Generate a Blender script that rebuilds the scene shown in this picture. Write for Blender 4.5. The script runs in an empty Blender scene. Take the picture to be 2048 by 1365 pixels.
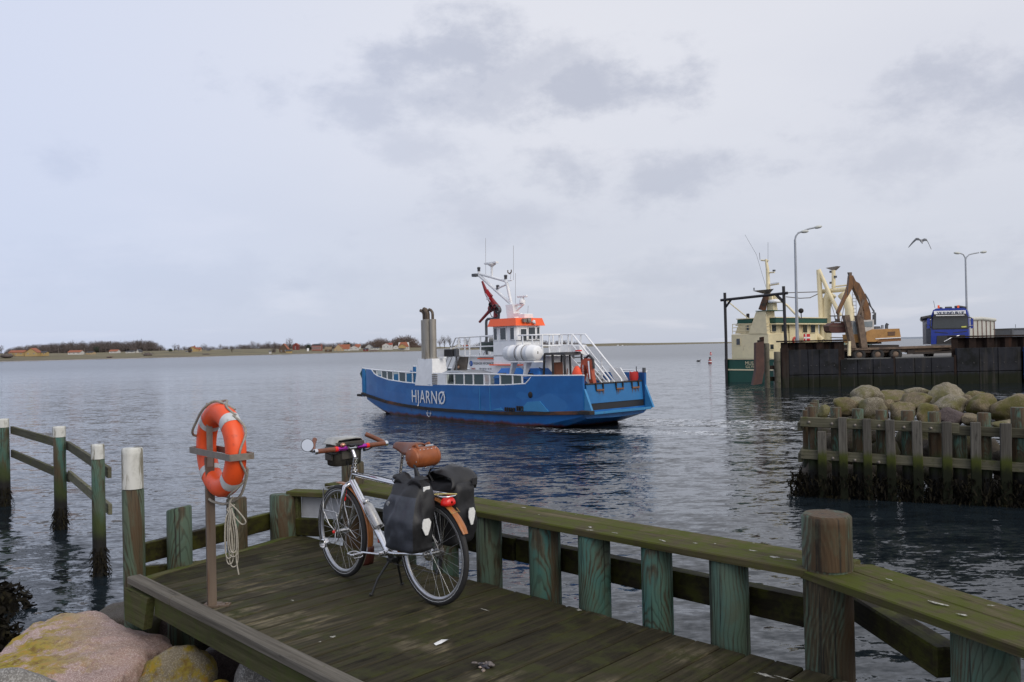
import bpy, bmesh, math, random
from mathutils import Vector, Matrix, noise as mnoise
R = math.radians
rnd = random.Random(7)
S = bpy.context.scene
COL = S.collection

# ------------------------------------------------------------------ camera
FPX, CAMZ = 1653.0, 3.2
cd = bpy.data.cameras.new('camera'); cam = bpy.data.objects.new('camera', cd); COL.objects.link(cam)
cd.sensor_width = 36.0; cd.lens = FPX * 36.0 / 2048.0
cd.clip_start = 0.1; cd.clip_end = 30000
TH, PT = R(1.2), math.atan(11.5 / FPX)
_f = Vector((0, math.cos(PT), math.sin(PT))); _u0 = Vector((0, -math.sin(PT), math.cos(PT))); _r0 = Vector((1, 0, 0))
_u = _u0 * math.cos(TH) + _r0 * math.sin(TH); _r = _r0 * math.cos(TH) - _u0 * math.sin(TH)
CP = Vector((0, 0, CAMZ))
cam.matrix_world = Matrix(((_r.x, _u.x, -_f.x, CP.x), (_r.y, _u.y, -_f.y, CP.y), (_r.z, _u.z, -_f.z, CP.z), (0, 0, 0, 1)))
S.camera = cam
def ray(px, py): return _f + _r * ((px - 1024) / FPX) + _u * ((682.5 - py) / FPX)
def at(px, py, Y):                       # measured point of the photograph at a known distance
    v = ray(px, py); return CP + v * (Y / v.y)
def on(px, py, z):                       # measured point of the photograph at a known height
    v = ray(px, py); return CP + v * ((z - CAMZ) / v.z)

# ------------------------------------------------------------------ sky and sun
SUN_EL, SUN_AZ = R(36), R(142)          # azimuth clockwise from +Y
W = bpy.data.worlds.new('World'); S.world = W; W.use_nodes = True
def build_world():
    nt = W.node_tree; N = nt.nodes; Lk = nt.links; N.clear()
    def n(t, **k):
        o = N.new(t)
        for a, b in k.items(): setattr(o, a, b)
        return o
    def math_(op, a, b=None, c=None, clamp=False):
        o = n('ShaderNodeMath', operation=op); o.use_clamp = clamp
        for i, v in enumerate((a, b, c)):
            if v is None: continue
            if isinstance(v, (int, float)): o.inputs[i].default_value = v
            else: Lk.new(v, o.inputs[i])
        return o.outputs[0]
    def mixc(f, a, b):
        o = n('ShaderNodeMix', data_type='RGBA')
        for i, v in ((0, f), (6, a), (7, b)):
            if isinstance(v, (int, float)): o.inputs[i].default_value = v
            elif isinstance(v, tuple): o.inputs[i].default_value = (*v, 1)
            else: Lk.new(v, o.inputs[i])
        return o.outputs[2]
    tc = n('ShaderNodeTexCoord'); d = tc.outputs['Generated']
    sp = n('ShaderNodeSeparateXYZ'); Lk.new(d, sp.inputs[0])
    z = math_('MAXIMUM', sp.outputs[2], 0.0)
    sky = n('ShaderNodeTexSky', sky_type='NISHITA'); sky.sun_disc = False
    sky.sun_elevation = SUN_EL; sky.sun_rotation = SUN_AZ
    nis = n('ShaderNodeVectorMath', operation='SCALE'); Lk.new(sky.outputs[0], nis.inputs[0]); nis.inputs['Scale'].default_value = 0.10
    # overcast layer: pale veil that brightens with height
    g = math_('POWER', z, 0.6)
    mr = n('ShaderNodeMapRange'); Lk.new(g, mr.inputs[0]); mr.inputs[1].default_value = 0.0; mr.inputs[2].default_value = 0.56; mr.interpolation_type = 'SMOOTHSTEP'
    veil = mixc(mr.outputs[0], (0.555, 0.595, 0.70), (0.80, 0.812, 0.878))
    # cloud plane coordinates
    den = math_('ADD', z, 0.12)
    pv = n('ShaderNodeVectorMath', operation='SCALE'); Lk.new(d, pv.inputs[0]); Lk.new(math_('DIVIDE', 1.0, den), pv.inputs['Scale'])
    fl = n('ShaderNodeCombineXYZ'); s2 = n('ShaderNodeSeparateXYZ'); Lk.new(pv.outputs[0], s2.inputs[0])
    Lk.new(s2.outputs[0], fl.inputs[0]); Lk.new(s2.outputs[1], fl.inputs[1])
    def noise(sc, det, ro, off, dist=0.0):
        m = n('ShaderNodeMapping'); m.inputs['Location'].default_value = off; Lk.new(fl.outputs[0], m.inputs[0])
        o = n('ShaderNodeTexNoise'); o.inputs['Scale'].default_value = sc; o.inputs['Detail'].default_value = det
        o.inputs['Roughness'].default_value = ro; o.inputs['Distortion'].default_value = dist; Lk.new(m.outputs[0], o.inputs['Vector']); return o.outputs['Fac']
    def rng(v, a, b, lo=0.0, hi=1.0):
        o = n('ShaderNodeMapRange'); o.interpolation_type = 'SMOOTHSTEP'; Lk.new(v, o.inputs[0])
        for i, q in zip((1, 2, 3, 4), (a, b, lo, hi)): o.inputs[i].default_value = q
        return o.outputs[0]
    big = noise(0.42, 5, 0.5, (3.1, 1.7, 0)); fine = noise(1.7, 9, 0.66, (0.4, 5.2, 0), 0.4)
    wisp = noise(0.9, 6, 0.55, (7.7, 2.2, 0), 0.3)
    soft = rng(big, 0.42, 0.70, 0.0, 0.35)
    c1 = mixc(soft, veil, (0.60, 0.625, 0.73))
    lite = rng(wisp, 0.5, 0.72, 0.0, 0.38)
    c2 = mixc(lite, c1, (0.80, 0.80, 0.87))
    # the grey cloud banks, each where it stands in the sky
    acc = None
    dn = n('ShaderNodeTexNoise'); dn.inputs['Scale'].default_value = 11; dn.inputs['Detail'].default_value = 7; dn.inputs['Roughness'].default_value = .62; dm = n('ShaderNodeMapping'); dm.inputs['Scale'].default_value = (1, 1, 1.7); Lk.new(d, dm.inputs[0]); Lk.new(dm.outputs[0], dn.inputs['Vector'])
    rip = math_('SUBTRACT', dn.outputs['Fac'], 0.5)
    for (px, py, rx, ry, amt) in ((900, 115, 170, 85, .75), (960, 160, 300, 75, .55), (1190, 190, 170, 62, .75), (700, 205, 95, 45, .6), (1290, 350, 270, 55, .6), (1010, 440, 190, 50, .38),
                                  (2010, 200, 190, 75, .65), (1800, 305, 130, 60, .38), (120, 320, 55, 38, .5), (850, 300, 100, 35, .42), (1640, 540, 420, 50, .35), (360, 560, 380, 60, .28), (600, 570, 70, 26, .4)):
        v = ray(px, py).normalized(); r_ = Vector((v.y, -v.x, 0)).normalized(); u_ = r_.cross(v)
        def dot(vec, k):
            o = n('ShaderNodeVectorMath', operation='DOT_PRODUCT'); Lk.new(d, o.inputs[0]); o.inputs[1].default_value = vec; return math_('MULTIPLY', o.outputs['Value'], k)
        fw = n('ShaderNodeVectorMath', operation='DOT_PRODUCT'); Lk.new(d, fw.inputs[0]); fw.inputs[1].default_value = v
        a_ = dot(r_, FPX / rx); b_ = dot(u_, FPX / ry)
        q = math_('ADD', math_('MULTIPLY', a_, a_), math_('MULTIPLY', b_, b_))
        q = math_('ADD', math_('SQRT', q), math_('MULTIPLY', rip, -4.2))
        m = math_('MULTIPLY', rng(q, 1.35, 0.0), math_('GREATER_THAN', fw.outputs['Value'], 0.3)); m = math_('MULTIPLY', m, amt)
        acc = m if acc is None else math_('MAXIMUM', acc, m)
    c3 = mixc(acc, c2, (0.475, 0.505, 0.61))
    lf = rng(sp.outputs[0], 0.1, -0.62); c3 = mixc(math_('MULTIPLY', lf, 0.55), c3, (0.60, 0.69, 0.94))      # clearer, bluer air to the left
    fin = mixc(0.93, nis.outputs[0], c3)
    bg = n('ShaderNodeBackground'); Lk.new(fin, bg.inputs[0]); bg.inputs[1].default_value = 1.0
    out = n('ShaderNodeOutputWorld'); Lk.new(bg.outputs[0], out.inputs[0])
build_world()
sl = bpy.data.lights.new('sun', 'SUN'); sun = bpy.data.objects.new('sun', sl); COL.objects.link(sun)
sl.energy = 1.5; sl.angle = R(40); sl.color = (1.0, 0.93, 0.82)
_sd = Vector((math.sin(SUN_AZ) * math.cos(SUN_EL), math.cos(SUN_AZ) * math.cos(SUN_EL), math.sin(SUN_EL)))
sun.rotation_euler = (-_sd).to_track_quat('-Z', 'Y').to_euler(); sun.location = (0, 0, 60)
S.view_settings.view_transform = 'Standard'; S.view_settings.look = 'None'; S.view_settings.exposure = 0.0; S.view_settings.gamma = 1.0
S.view_settings.use_curve_mapping = False
S.cycles.max_bounces = 6; S.cycles.diffuse_bounces = 2; S.cycles.glossy_bounces = 3; S.cycles.transmission_bounces = 4; S.cycles.transparent_max_bounces = 8
S.cycles.use_denoising = True

# ------------------------------------------------------------------ node helpers / materials
class NT:
    def __init__(s, name):
        s.m = bpy.data.materials.new(name); s.m.use_nodes = True; s.t = s.m.node_tree
        s.b = next(x for x in s.t.nodes if x.type == 'BSDF_PRINCIPLED')
        s.tc = s.t.nodes.new('ShaderNodeTexCoord')
    def n(s, t, **k):
        o = s.t.nodes.new(t)
        for a, b in k.items(): setattr(o, a, b)
        return o
    def put(s, sock, v):
        if isinstance(v, (int, float)): sock.default_value = v
        elif isinstance(v, (tuple, list)): sock.default_value = (*v, 1) if len(v) == 3 and sock.type == 'RGBA' else v
        else: s.t.links.new(v, sock)
    def math(s, op, a, b=0.0, c=None, clamp=False):
        o = s.n('ShaderNodeMath', operation=op, use_clamp=clamp); s.put(o.inputs[0], a); s.put(o.inputs[1], b)
        if c is not None: s.put(o.inputs[2], c)
        return o.outputs[0]
    def mix(s, f, a, b, bt='MIX'):
        o = s.n('ShaderNodeMix', data_type='RGBA', blend_type=bt); s.put(o.inputs[0], f); s.put(o.inputs[6], a); s.put(o.inputs[7], b); return o.outputs[2]
    def ramp(s, f, stops):
        o = s.n('ShaderNodeValToRGB'); e = o.color_ramp.elements
        while len(e) < len(stops): e.new(0.5)
        for el, (p, c) in zip(e, stops): el.position = p; el.color = (*c, 1)
        s.put(o.inputs[0], f); return o.outputs[0]
    def rng(s, v, a, b, lo=0.0, hi=1.0):
        o = s.n('ShaderNodeMapRange', interpolation_type='SMOOTHSTEP'); s.put(o.inputs[0], v)
        for i, q in zip((1, 2, 3, 4), (a, b, lo, hi)): o.inputs[i].default_value = q
        return o.outputs[0]
    def vec(s, scale=(1, 1, 1), loc=(0, 0, 0), rot=(0, 0, 0), rand=False, src=None):
        v = src if src is not None else s.tc.outputs['Object']
        if rand:
            oi = s.n('ShaderNodeObjectInfo'); a = s.n('ShaderNodeVectorMath', operation='MULTIPLY_ADD')
            s.put(a.inputs[0], oi.outputs['Random']); a.inputs[1].default_value = (37.0, 53.0, 71.0); s.put(a.inputs[2], v); v = a.outputs[0]
        m = s.n('ShaderNodeMapping'); s.put(m.inputs[0], v); m.inputs['Scale'].default_value = scale; m.inputs['Location'].default_value = loc; m.inputs['Rotation'].default_value = rot
        return m.outputs[0]
    def noise(s, vec, sc=1.0, det=4, ro=0.55, dist=0.0, col=False):
        o = s.n('ShaderNodeTexNoise'); s.put(o.inputs['Vector'], vec); o.inputs['Scale'].default_value = sc; o.inputs['Detail'].default_value = det
        o.inputs['Roughness'].default_value = ro; o.inputs['Distortion'].default_value = dist; return o.outputs['Color' if col else 'Fac']
    def bump(s, h, st=0.3, dist=0.01, nrm=None):
        o = s.n('ShaderNodeBump'); s.put(o.inputs['Height'], h); o.inputs['Strength'].default_value = st; o.inputs['Distance'].default_value = dist
        if nrm is not None: s.put(o.inputs['Normal'], nrm)
        return o.outputs[0]
    def up(s):
        g = s.n('ShaderNodeNewGeometry'); x = s.n('ShaderNodeSeparateXYZ'); s.put(x.inputs[0], g.outputs['Normal']); return x.outputs[2]
    def posz(s):
        g = s.n('ShaderNodeNewGeometry'); x = s.n('ShaderNodeSeparateXYZ'); s.put(x.inputs[0], g.outputs['Position']); return x.outputs[2]
    def done(s, col=None, ro=None, metal=None, nrm=None, spec=None):
        if col is not None: s.put(s.b.inputs['Base Color'], col)
        if ro is not None: s.put(s.b.inputs['Roughness'], ro)
        if metal is not None: s.put(s.b.inputs['Metallic'], metal)
        if nrm is not None: s.put(s.b.inputs['Normal'], nrm)
        if spec is not None: s.put(s.b.inputs['Specular IOR Level'], spec)
        return s.m

def dark(c, k): return tuple(x * k for x in c)
def M(name, c, ro=0.5, metal=0.0, var=0.18, sc=6.0, stretch=(1, 1, 1), over=(), bump=0.15, bdist=0.004, rand=False, spec=None, c2=None):
    """plain surface with grain, plus patches of other colours: over = (colour, scale, lo, hi[, stretch[, 'up']])"""
    t = NT(name); v = t.vec(stretch, rand=rand)
    f = t.noise(v, sc, 6, 0.62)
    a = c2 if c2 else dark(c, 1 - var); b = c if c2 else tuple(min(1, x * (1 + var)) for x in c)
    col = t.ramp(f, [(0.3, a), (0.7, b)])
    for o in over:
        oc, osc, lo, hi = o[:4]; st = o[4] if len(o) > 4 else (1, 1, 1)
        k = t.rng(t.noise(t.vec(st, (4.2 * osc, 1.3, 7.7), rand=rand), osc, 7, 0.65), lo, hi)
        if len(o) > 5 and o[5] == 'up': k = t.math('MULTIPLY', k, t.rng(t.up(), 0.15, 0.7))
        col = t.mix(k, col, oc)
    nr = t.bump(t.noise(v, sc * 3, 5, 0.6), bump, bdist) if bump else None
    rr = t.math('ADD', t.math('MULTIPLY', f, 0.25), ro - 0.12, clamp=True)
    return t.done(col, rr, metal, nr, spec)

def wood_round(name='treated_timber_round', bias=0.0):            # pressure treated round timber: cathedral grain, dull green copper salts, brown heart
    t = NT(name)
    warp = t.noise(t.vec((2.2, 2.2, 1.5), (4, 4, 4), rand=True), 1.0, 2, .5, col=True)
    wa = t.n('ShaderNodeVectorMath', operation='MULTIPLY_ADD'); t.put(wa.inputs[0], warp); wa.inputs[1].default_value = (.12, .12, .35); t.put(wa.inputs[2], t.vec((1, 1, .30), (0.31, 0.13, 0), rand=True))
    w = t.n('ShaderNodeTexWave', wave_type='RINGS', rings_direction='SPHERICAL'); w.inputs['Scale'].default_value = 17.0; w.inputs['Distortion'].default_value = 2.5; w.inputs['Detail'].default_value = 2.0; w.inputs['Detail Scale'].default_value = 1.5
    wf = t.n('ShaderNodeVectorMath', operation='FRACTION'); sc_ = t.n('ShaderNodeVectorMath', operation='SCALE'); t.put(sc_.inputs[0], wa.outputs[0]); sc_.inputs['Scale'].default_value = 2.0
    t.put(w.inputs['Vector'], wa.outputs[0])
    blot = t.noise(t.vec((1, 1, 0.30), rand=True), 7, 6, 0.62); fine = t.noise(t.vec((1, 1, 0.06), rand=True), 95, 4, 0.6)
    grn = t.ramp(t.noise(t.vec((1, 1, .4), (9, 2, 4), rand=True), 7, 4, .5), [(0.3, (0.082, 0.105, 0.070)), (0.5, (0.068, 0.138, 0.100)), (0.7, (0.040, 0.132, 0.116))])
    oi = t.n('ShaderNodeObjectInfo'); grn = t.mix(t.math('MULTIPLY', oi.outputs['Random'], .7), grn, (0.088, 0.105, 0.068))
    brn = t.ramp(fine, [(0.3, (0.030, 0.024, 0.013)), (0.7, (0.098, 0.072, 0.038))])
    k = t.math('ADD', t.math('MULTIPLY', w.outputs['Fac'], 0.10), t.math('MULTIPLY', blot, 0.95))
    col = t.mix(t.rng(k, 0.37 + bias, 0.52 + bias), brn, grn)
    col = t.mix(t.math('MULTIPLY', t.rng(w.outputs['Fac'], 0.24, 0.02), 0.42), col, (0.022, 0.026, 0.016))
    col = t.mix(t.math('MULTIPLY', t.rng(fine, .55, .75), .35), col, (.12, .15, .11))
    col = t.mix(t.math('MULTIPLY', t.rng(t.noise(t.vec((1, 1, .10), (3, 8, 1), rand=True), 6, 3, .5), .55 - bias * .5, .62 - bias * .5), 0.85), col, (0.078, 0.046, 0.022))
    col = t.mix(t.math('MULTIPLY', t.rng(t.noise(t.vec((1, 1, .022), (6, 1, 2), rand=True), 42, 3, .5), .60, .66), .8), col, (.014, .012, .009))
    col = t.mix(t.math('MULTIPLY', t.rng(t.noise(t.vec((1, 1, .5), (2, 7, 5), rand=True), 11, 7, .7), .50, .68), .6), col, (.075, .082, .05))
    pz = t.posz(); wl = t.math('ADD', pz, t.math('MULTIPLY', t.noise(t.vec((3, 3, 1)), 2, 3), -0.5))
    col = t.mix(t.rng(wl, 0.72, 0.48), col, (0.045, 0.06, 0.018)); col = t.mix(t.rng(wl, 0.50, 0.24), col, (0.012, 0.011, 0.009))
    h = t.math('ADD', t.math('MULTIPLY', w.outputs['Fac'], 0.5), fine)
    return t.done(col, 0.66, 0, t.bump(h, 0.5, 0.004), 0.3)

def wood_plank(name, a, b, moss, mosslo=0.45, mosshi=0.62, axis=1, rough=0.62, pale=None, gscale=40.0, grey=None):
    """sawn board; grain along local axis; moss patches mostly on faces that look up"""
    t = NT(name); st = [1, 1, 1]; st[axis] = 0.035
    g = t.noise(t.vec(tuple(st), rand=True), gscale, 5, 0.62); st2 = [1, 1, 1]; st2[axis] = 0.12
    g2 = t.noise(t.vec(tuple(st2), (3, 1, 9), rand=True), 16, 6, 0.65)
    col = t.ramp(g, [(0.28, a), (0.72, b)])
    oi = t.n('ShaderNodeObjectInfo')
    hv = t.n('ShaderNodeHueSaturation'); t.put(hv.inputs['Color'], col); t.put(hv.inputs['Value'], t.math('ADD', t.math('MULTIPLY', oi.outputs['Random'], 0.68), 0.68)); col = hv.outputs[0]
    if pale:
        wv = t.n('ShaderNodeNewGeometry'); pn = t.noise(t.vec((1, 1, 1), (2.2, 3.1, 0), src=wv.outputs['Position']), 1.5, 4, .5)
        pk = t.math('MULTIPLY', t.rng(pn, 0.50, 0.66), t.rng(g2, 0.42, 0.62)); col = t.mix(t.math('MULTIPLY', pk, 0.65), col, pale)
    mk = t.math('MULTIPLY', t.rng(t.noise(t.vec((1, 1, 1), (5, 5, 5), rand=True), 5.5, 8, 0.72), mosslo, mosshi), t.rng(t.up(), -0.3, 0.6, 0.35, 1.0))
    col = t.mix(mk, col, moss)
    col = t.mix(t.math('MULTIPLY', t.rng(g2, 0.60, 0.72), 0.8), col, dark(a, 0.45))
    if grey: col = t.mix(t.rng(g, 0.55, 0.75), col, grey)
    return t.done(col, t.math('ADD', t.math('MULTIPLY', g2, 0.35), rough - 0.1, clamp=True), 0, t.bump(t.math('ADD', g, g2), 0.6, 0.004), 0.14)

def granite(name, c, speck, lich=None, lk=(0.5, 0.6), moss=None, spk=120.0, lside=False):
    t = NT(name); v = t.vec(rand=True)
    n1 = t.noise(v, 3.0, 6, .6); n2 = t.noise(v, spk, 3, .7); n3 = t.noise(v, 30, 4, .6)
    col = t.ramp(n1, [(0.3, dark(c, 0.62)), (0.7, c)])
    col = t.mix(t.rng(n2, 0.48, 0.60), col, speck); col = t.mix(t.math('MULTIPLY', t.rng(n3, .55, .7), .6), col, dark(c, 0.4))
    if moss: col = t.mix(t.math('MULTIPLY', t.rng(t.noise(t.vec((1, 1, 1), (1, 9, 3), rand=True), 2.2, 8, .68), .44, .60), .85), col, moss)
    if lich:
        k = t.noise(t.vec((1, 1, 1), (8, 2, 1), rand=True), 3.4, 10, .74)
        k2 = t.noise(t.vec((1, 1, 1), (2, 6, 1), rand=True), 14, 5, .6)
        lc = t.ramp(k2, [(0.35, lich), (0.5, (lich[0] * .8, lich[1] * 1.15, lich[2])), (0.65, dark(lich, 0.45))])
        lm = t.math('MULTIPLY', t.rng(k, lk[0], lk[1]), t.rng(t.up(), 0.0, 0.5))
        if lside:                                            # lichen thick on one end of the slab, thinning out to specks
            ox = t.n('ShaderNodeSeparateXYZ'); t.put(ox.inputs[0], t.tc.outputs['Object']); lm = t.math('MULTIPLY', lm, t.rng(t.math('ADD', ox.outputs[0], t.math('MULTIPLY', ox.outputs[1], .55)), .34, -.40, .06, 1.0))
        col = t.mix(lm, col, lc)
    return t.done(col, 0.72, 0, t.bump(t.math('ADD', t.math('MULTIPLY', n2, 0.5), t.math('ADD', n3, n1)), 0.6, 0.012), 0.3)

MT = {}
def build_mats():
    m = MT
    m['post'] = wood_round(); m['post_brown'] = wood_round('brown_timber_round', .17); m['post_grey'] = wood_round('grey_timber_round', .07); m['post_pier'] = wood_round('pier_timber_round', .12)
    m['deck'] = wood_plank('deck_board', (0.014, 0.012, 0.007), (0.060, 0.051, 0.029), (0.040, 0.042, 0.014), .44, .66, 1, 0.70, pale=(0.23, 0.195, 0.125))
    m['cap'] = wood_plank('mossy_cap_board', (0.040, 0.032, 0.015), (0.120, 0.100, 0.056), (0.066, 0.076, 0.012), .37, .60, 0, 0.78)
    m['beam'] = wood_plank('dark_wet_beam', (0.012, 0.010, 0.006), (0.036, 0.029, 0.014), (0.065, 0.07, 0.010), .42, .6, 0, 0.6)
    m['grey'] = wood_plank('grey_weathered_board', (0.07, 0.062, 0.05), (0.17, 0.155, 0.13), (0.075, 0.085, 0.03), .62, .75, 0, 0.75)
    m['mosswood'] = wood_plank('mossy_side_board', (0.035, 0.035, 0.014), (0.095, 0.09, 0.045), (0.06, 0.085, 0.015), .45, .65, 0, 0.75)
    m['paling'] = wood_plank('grey_paling', (0.055, 0.05, 0.042), (0.15, 0.14, 0.12), (0.05, 0.06, 0.02), .6, .75, 2, 0.75)
    m['rail'] = wood_plank('weathered_rail', (0.07, 0.066, 0.045), (0.155, 0.15, 0.105), (0.085, 0.095, 0.02), .5, .66, 0, 0.75)
    m['whitetop'] = M('flaking_white_paint', (0.62, 0.62, 0.58), .7, 0, .12, 9, (1, 1, .15), over=(((0.20, 0.18, 0.13), 9, .50, .58, (1, 1, .16)), ((0.40, 0.40, 0.36), 4, .45, .65)), bump=.6)
    m['steel_post'] = M('rusty_galvanised_post', (0.155, 0.115, 0.085), .6, .25, .25, 14, (1, 1, .08), over=(((0.11, 0.055, 0.028), 9, .5, .66, (1, 1, .1)),))
    m['galv'] = M('galvanised_steel', (0.24, 0.21, 0.18), .55, .35, .2, 20, over=(((0.18, 0.10, 0.05), 7, .58, .7),))
    m['orange'] = M('orange_buoy_plastic', (0.86, 0.095, 0.018), .42, 0, .06, 5, over=(((0.60, 0.065, 0.02), 11, .58, .75),), bump=.12)
    m['tape'] = M('grey_reflective_tape', (0.55, 0.56, 0.56), .4, 0, .15, 14, over=(((0.3, 0.27, 0.22), 14, .58, .7),))
    m['rope'] = M('grey_rope', (0.30, 0.28, 0.24), .85, 0, .3, 60, bump=.6)
    m['rope2'] = M('pale_rope', (0.40, 0.37, 0.31), .85, 0, .25, 60, bump=.6)
    m['chrome'] = M('polished_steel', (0.78, 0.78, 0.79), .16, 1.0, .05, 6, bump=.02)
    m['alu'] = M('dull_aluminium', (0.58, 0.58, 0.58), .32, 1.0, .1, 12, bump=.05)
    m['tyre'] = M('black_rubber', (0.022, 0.021, 0.021), .7, 0, .2, 30)
    m['leather'] = M('brown_leather', (0.165, 0.055, 0.026), .45, 0, .25, 22, over=(((0.09, 0.028, 0.015), 8, .55, .7),))
    m['tan'] = M('tan_leather', (0.30, 0.085, 0.025), .42, 0, .18, 18, over=(((0.2, 0.05, 0.015), 7, .55, .72),))
    m['woodfend'] = M('varnished_bent_wood', (0.36, 0.13, 0.035), .3, 0, .3, 18, (1, 6, 1), bump=.05)
    m['pannier'] = M('black_pannier_fabric', (0.016, 0.016, 0.018), .55, 0, .25, 40, bump=.3)
    m['pannier_grey'] = M('slate_pannier_fabric', (0.040, 0.045, 0.058), .45, 0, .2, 40, bump=.3)
    m['clear_top'] = M('bag_map_window', (0.30, 0.30, 0.28), .16, 0, .3, 14, bump=.4, bdist=.006)
    m['olive'] = M('dark_olive_canvas', (0.035, 0.033, 0.026), .6, 0, .25, 40)
    m['red'] = M('red_lens', (0.75, 0.02, 0.015), .22, 0, .1, 9, bump=0)
    m['purple'] = M('purple_anodised', (0.45, 0.05, 0.42), .3, .9, .1, 9, bump=0)
    m['refl'] = M('white_reflector', (0.78, 0.78, 0.76), .25, 0, .08, 50)
    m['black'] = M('black_plastic', (0.02, 0.02, 0.022), .45, 0, .2, 20)
    m['glassm'] = M('mirror_glass', (0.66, 0.68, 0.72), .04, 1.0, 0.0, 3, bump=0)
    m['weed'] = M('black_bladderwrack', (0.008, 0.0065, 0.004), .8, 0, .5, 20, over=(((0.02, 0.017, 0.007), 9, .5, .65),), bump=.5, spec=.12)
    m['pink'] = granite('pink_granite', (0.40, 0.265, 0.235), (0.56, 0.45, 0.40), (0.36, 0.20, 0.018), (.44, .52), lside=True)
    m['tanrock'] = granite('tan_granite', (0.20, 0.165, 0.11), (0.29, 0.25, 0.18), (0.30, 0.16, 0.015), (.42, .52))
    m['greyrock'] = granite('grey_granite', (0.19, 0.18, 0.165), (0.33, 0.32, 0.30), None, spk=80)
    m['palerock'] = granite('pale_granite', (0.36, 0.34, 0.29), (0.5, 0.48, 0.42), None)
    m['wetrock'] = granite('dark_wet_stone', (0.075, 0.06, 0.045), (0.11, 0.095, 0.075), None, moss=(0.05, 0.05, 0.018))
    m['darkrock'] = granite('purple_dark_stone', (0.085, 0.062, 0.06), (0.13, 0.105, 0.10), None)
    m['pierrock'] = granite('mossy_pier_boulder', (0.165, 0.128, 0.076), (0.26, 0.21, 0.135), None, moss=(0.098, 0.092, 0.018), spk=60)
    m['pierrock2'] = granite('grey_pier_boulder', (0.195, 0.165, 0.112), (0.32, 0.285, 0.215), None, moss=(0.11, 0.102, 0.030), spk=60)
    m['bed'] = M('dark_shore_bed', (0.05, 0.042, 0.033), .8, 0, .4, 5, bump=.6, bdist=.05)
build_mats()
def tide(m, a, b_, streak=0.6, c1=(.012, .014, .007), c0=None):
    '''wet weed band that the sea leaves on whatever stands in it'''
    nt = m.node_tree; b = next(x for x in nt.nodes if x.type == 'BSDF_PRINCIPLED'); l0 = b.inputs['Base Color'].links[0].from_socket; t = NT.__new__(NT); t.m, t.t, t.b = m, nt, b; t.tc = nt.nodes.new('ShaderNodeTexCoord')
    zz = t.math('ADD', t.posz(), t.math('MULTIPLY', t.noise(t.vec((2.2, 2.2, .8)), 1.5, 6, .65), -.7)); col = l0
    if c0: col = t.mix(t.rng(zz, a + .22, a), col, c0)
    col = t.mix(t.rng(zz, a, b_), col, c1)
    if streak: col = t.mix(t.math('MULTIPLY', t.rng(t.noise(t.vec((2.5, 2.5, .12), (1, 4, 2)), 1.2, 6, .65), .54, .68), streak), col, (.05, .045, .04))
    t.put(b.inputs['Base Color'], col)
tide(MT['paling'], .46, .22, 0, c0=(.055, .065, .014))

# ------------------------------------------------------------------ mesh helpers
def I(): return Matrix.Identity(4)
def T(x, y=None, z=None): return Matrix.Translation(Vector((x, y, z)) if y is not None else Vector(x))
def RZ(a): return Matrix.Rotation(a, 4, 'Z')
def RX(a): return Matrix.Rotation(a, 4, 'X')
def RY(a): return Matrix.Rotation(a, 4, 'Y')
def frame(o, x, y, z): return Matrix(((x[0], y[0], z[0], o[0]), (x[1], y[1], z[1], o[1]), (x[2], y[2], z[2], o[2]), (0, 0, 0, 1)))

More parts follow.
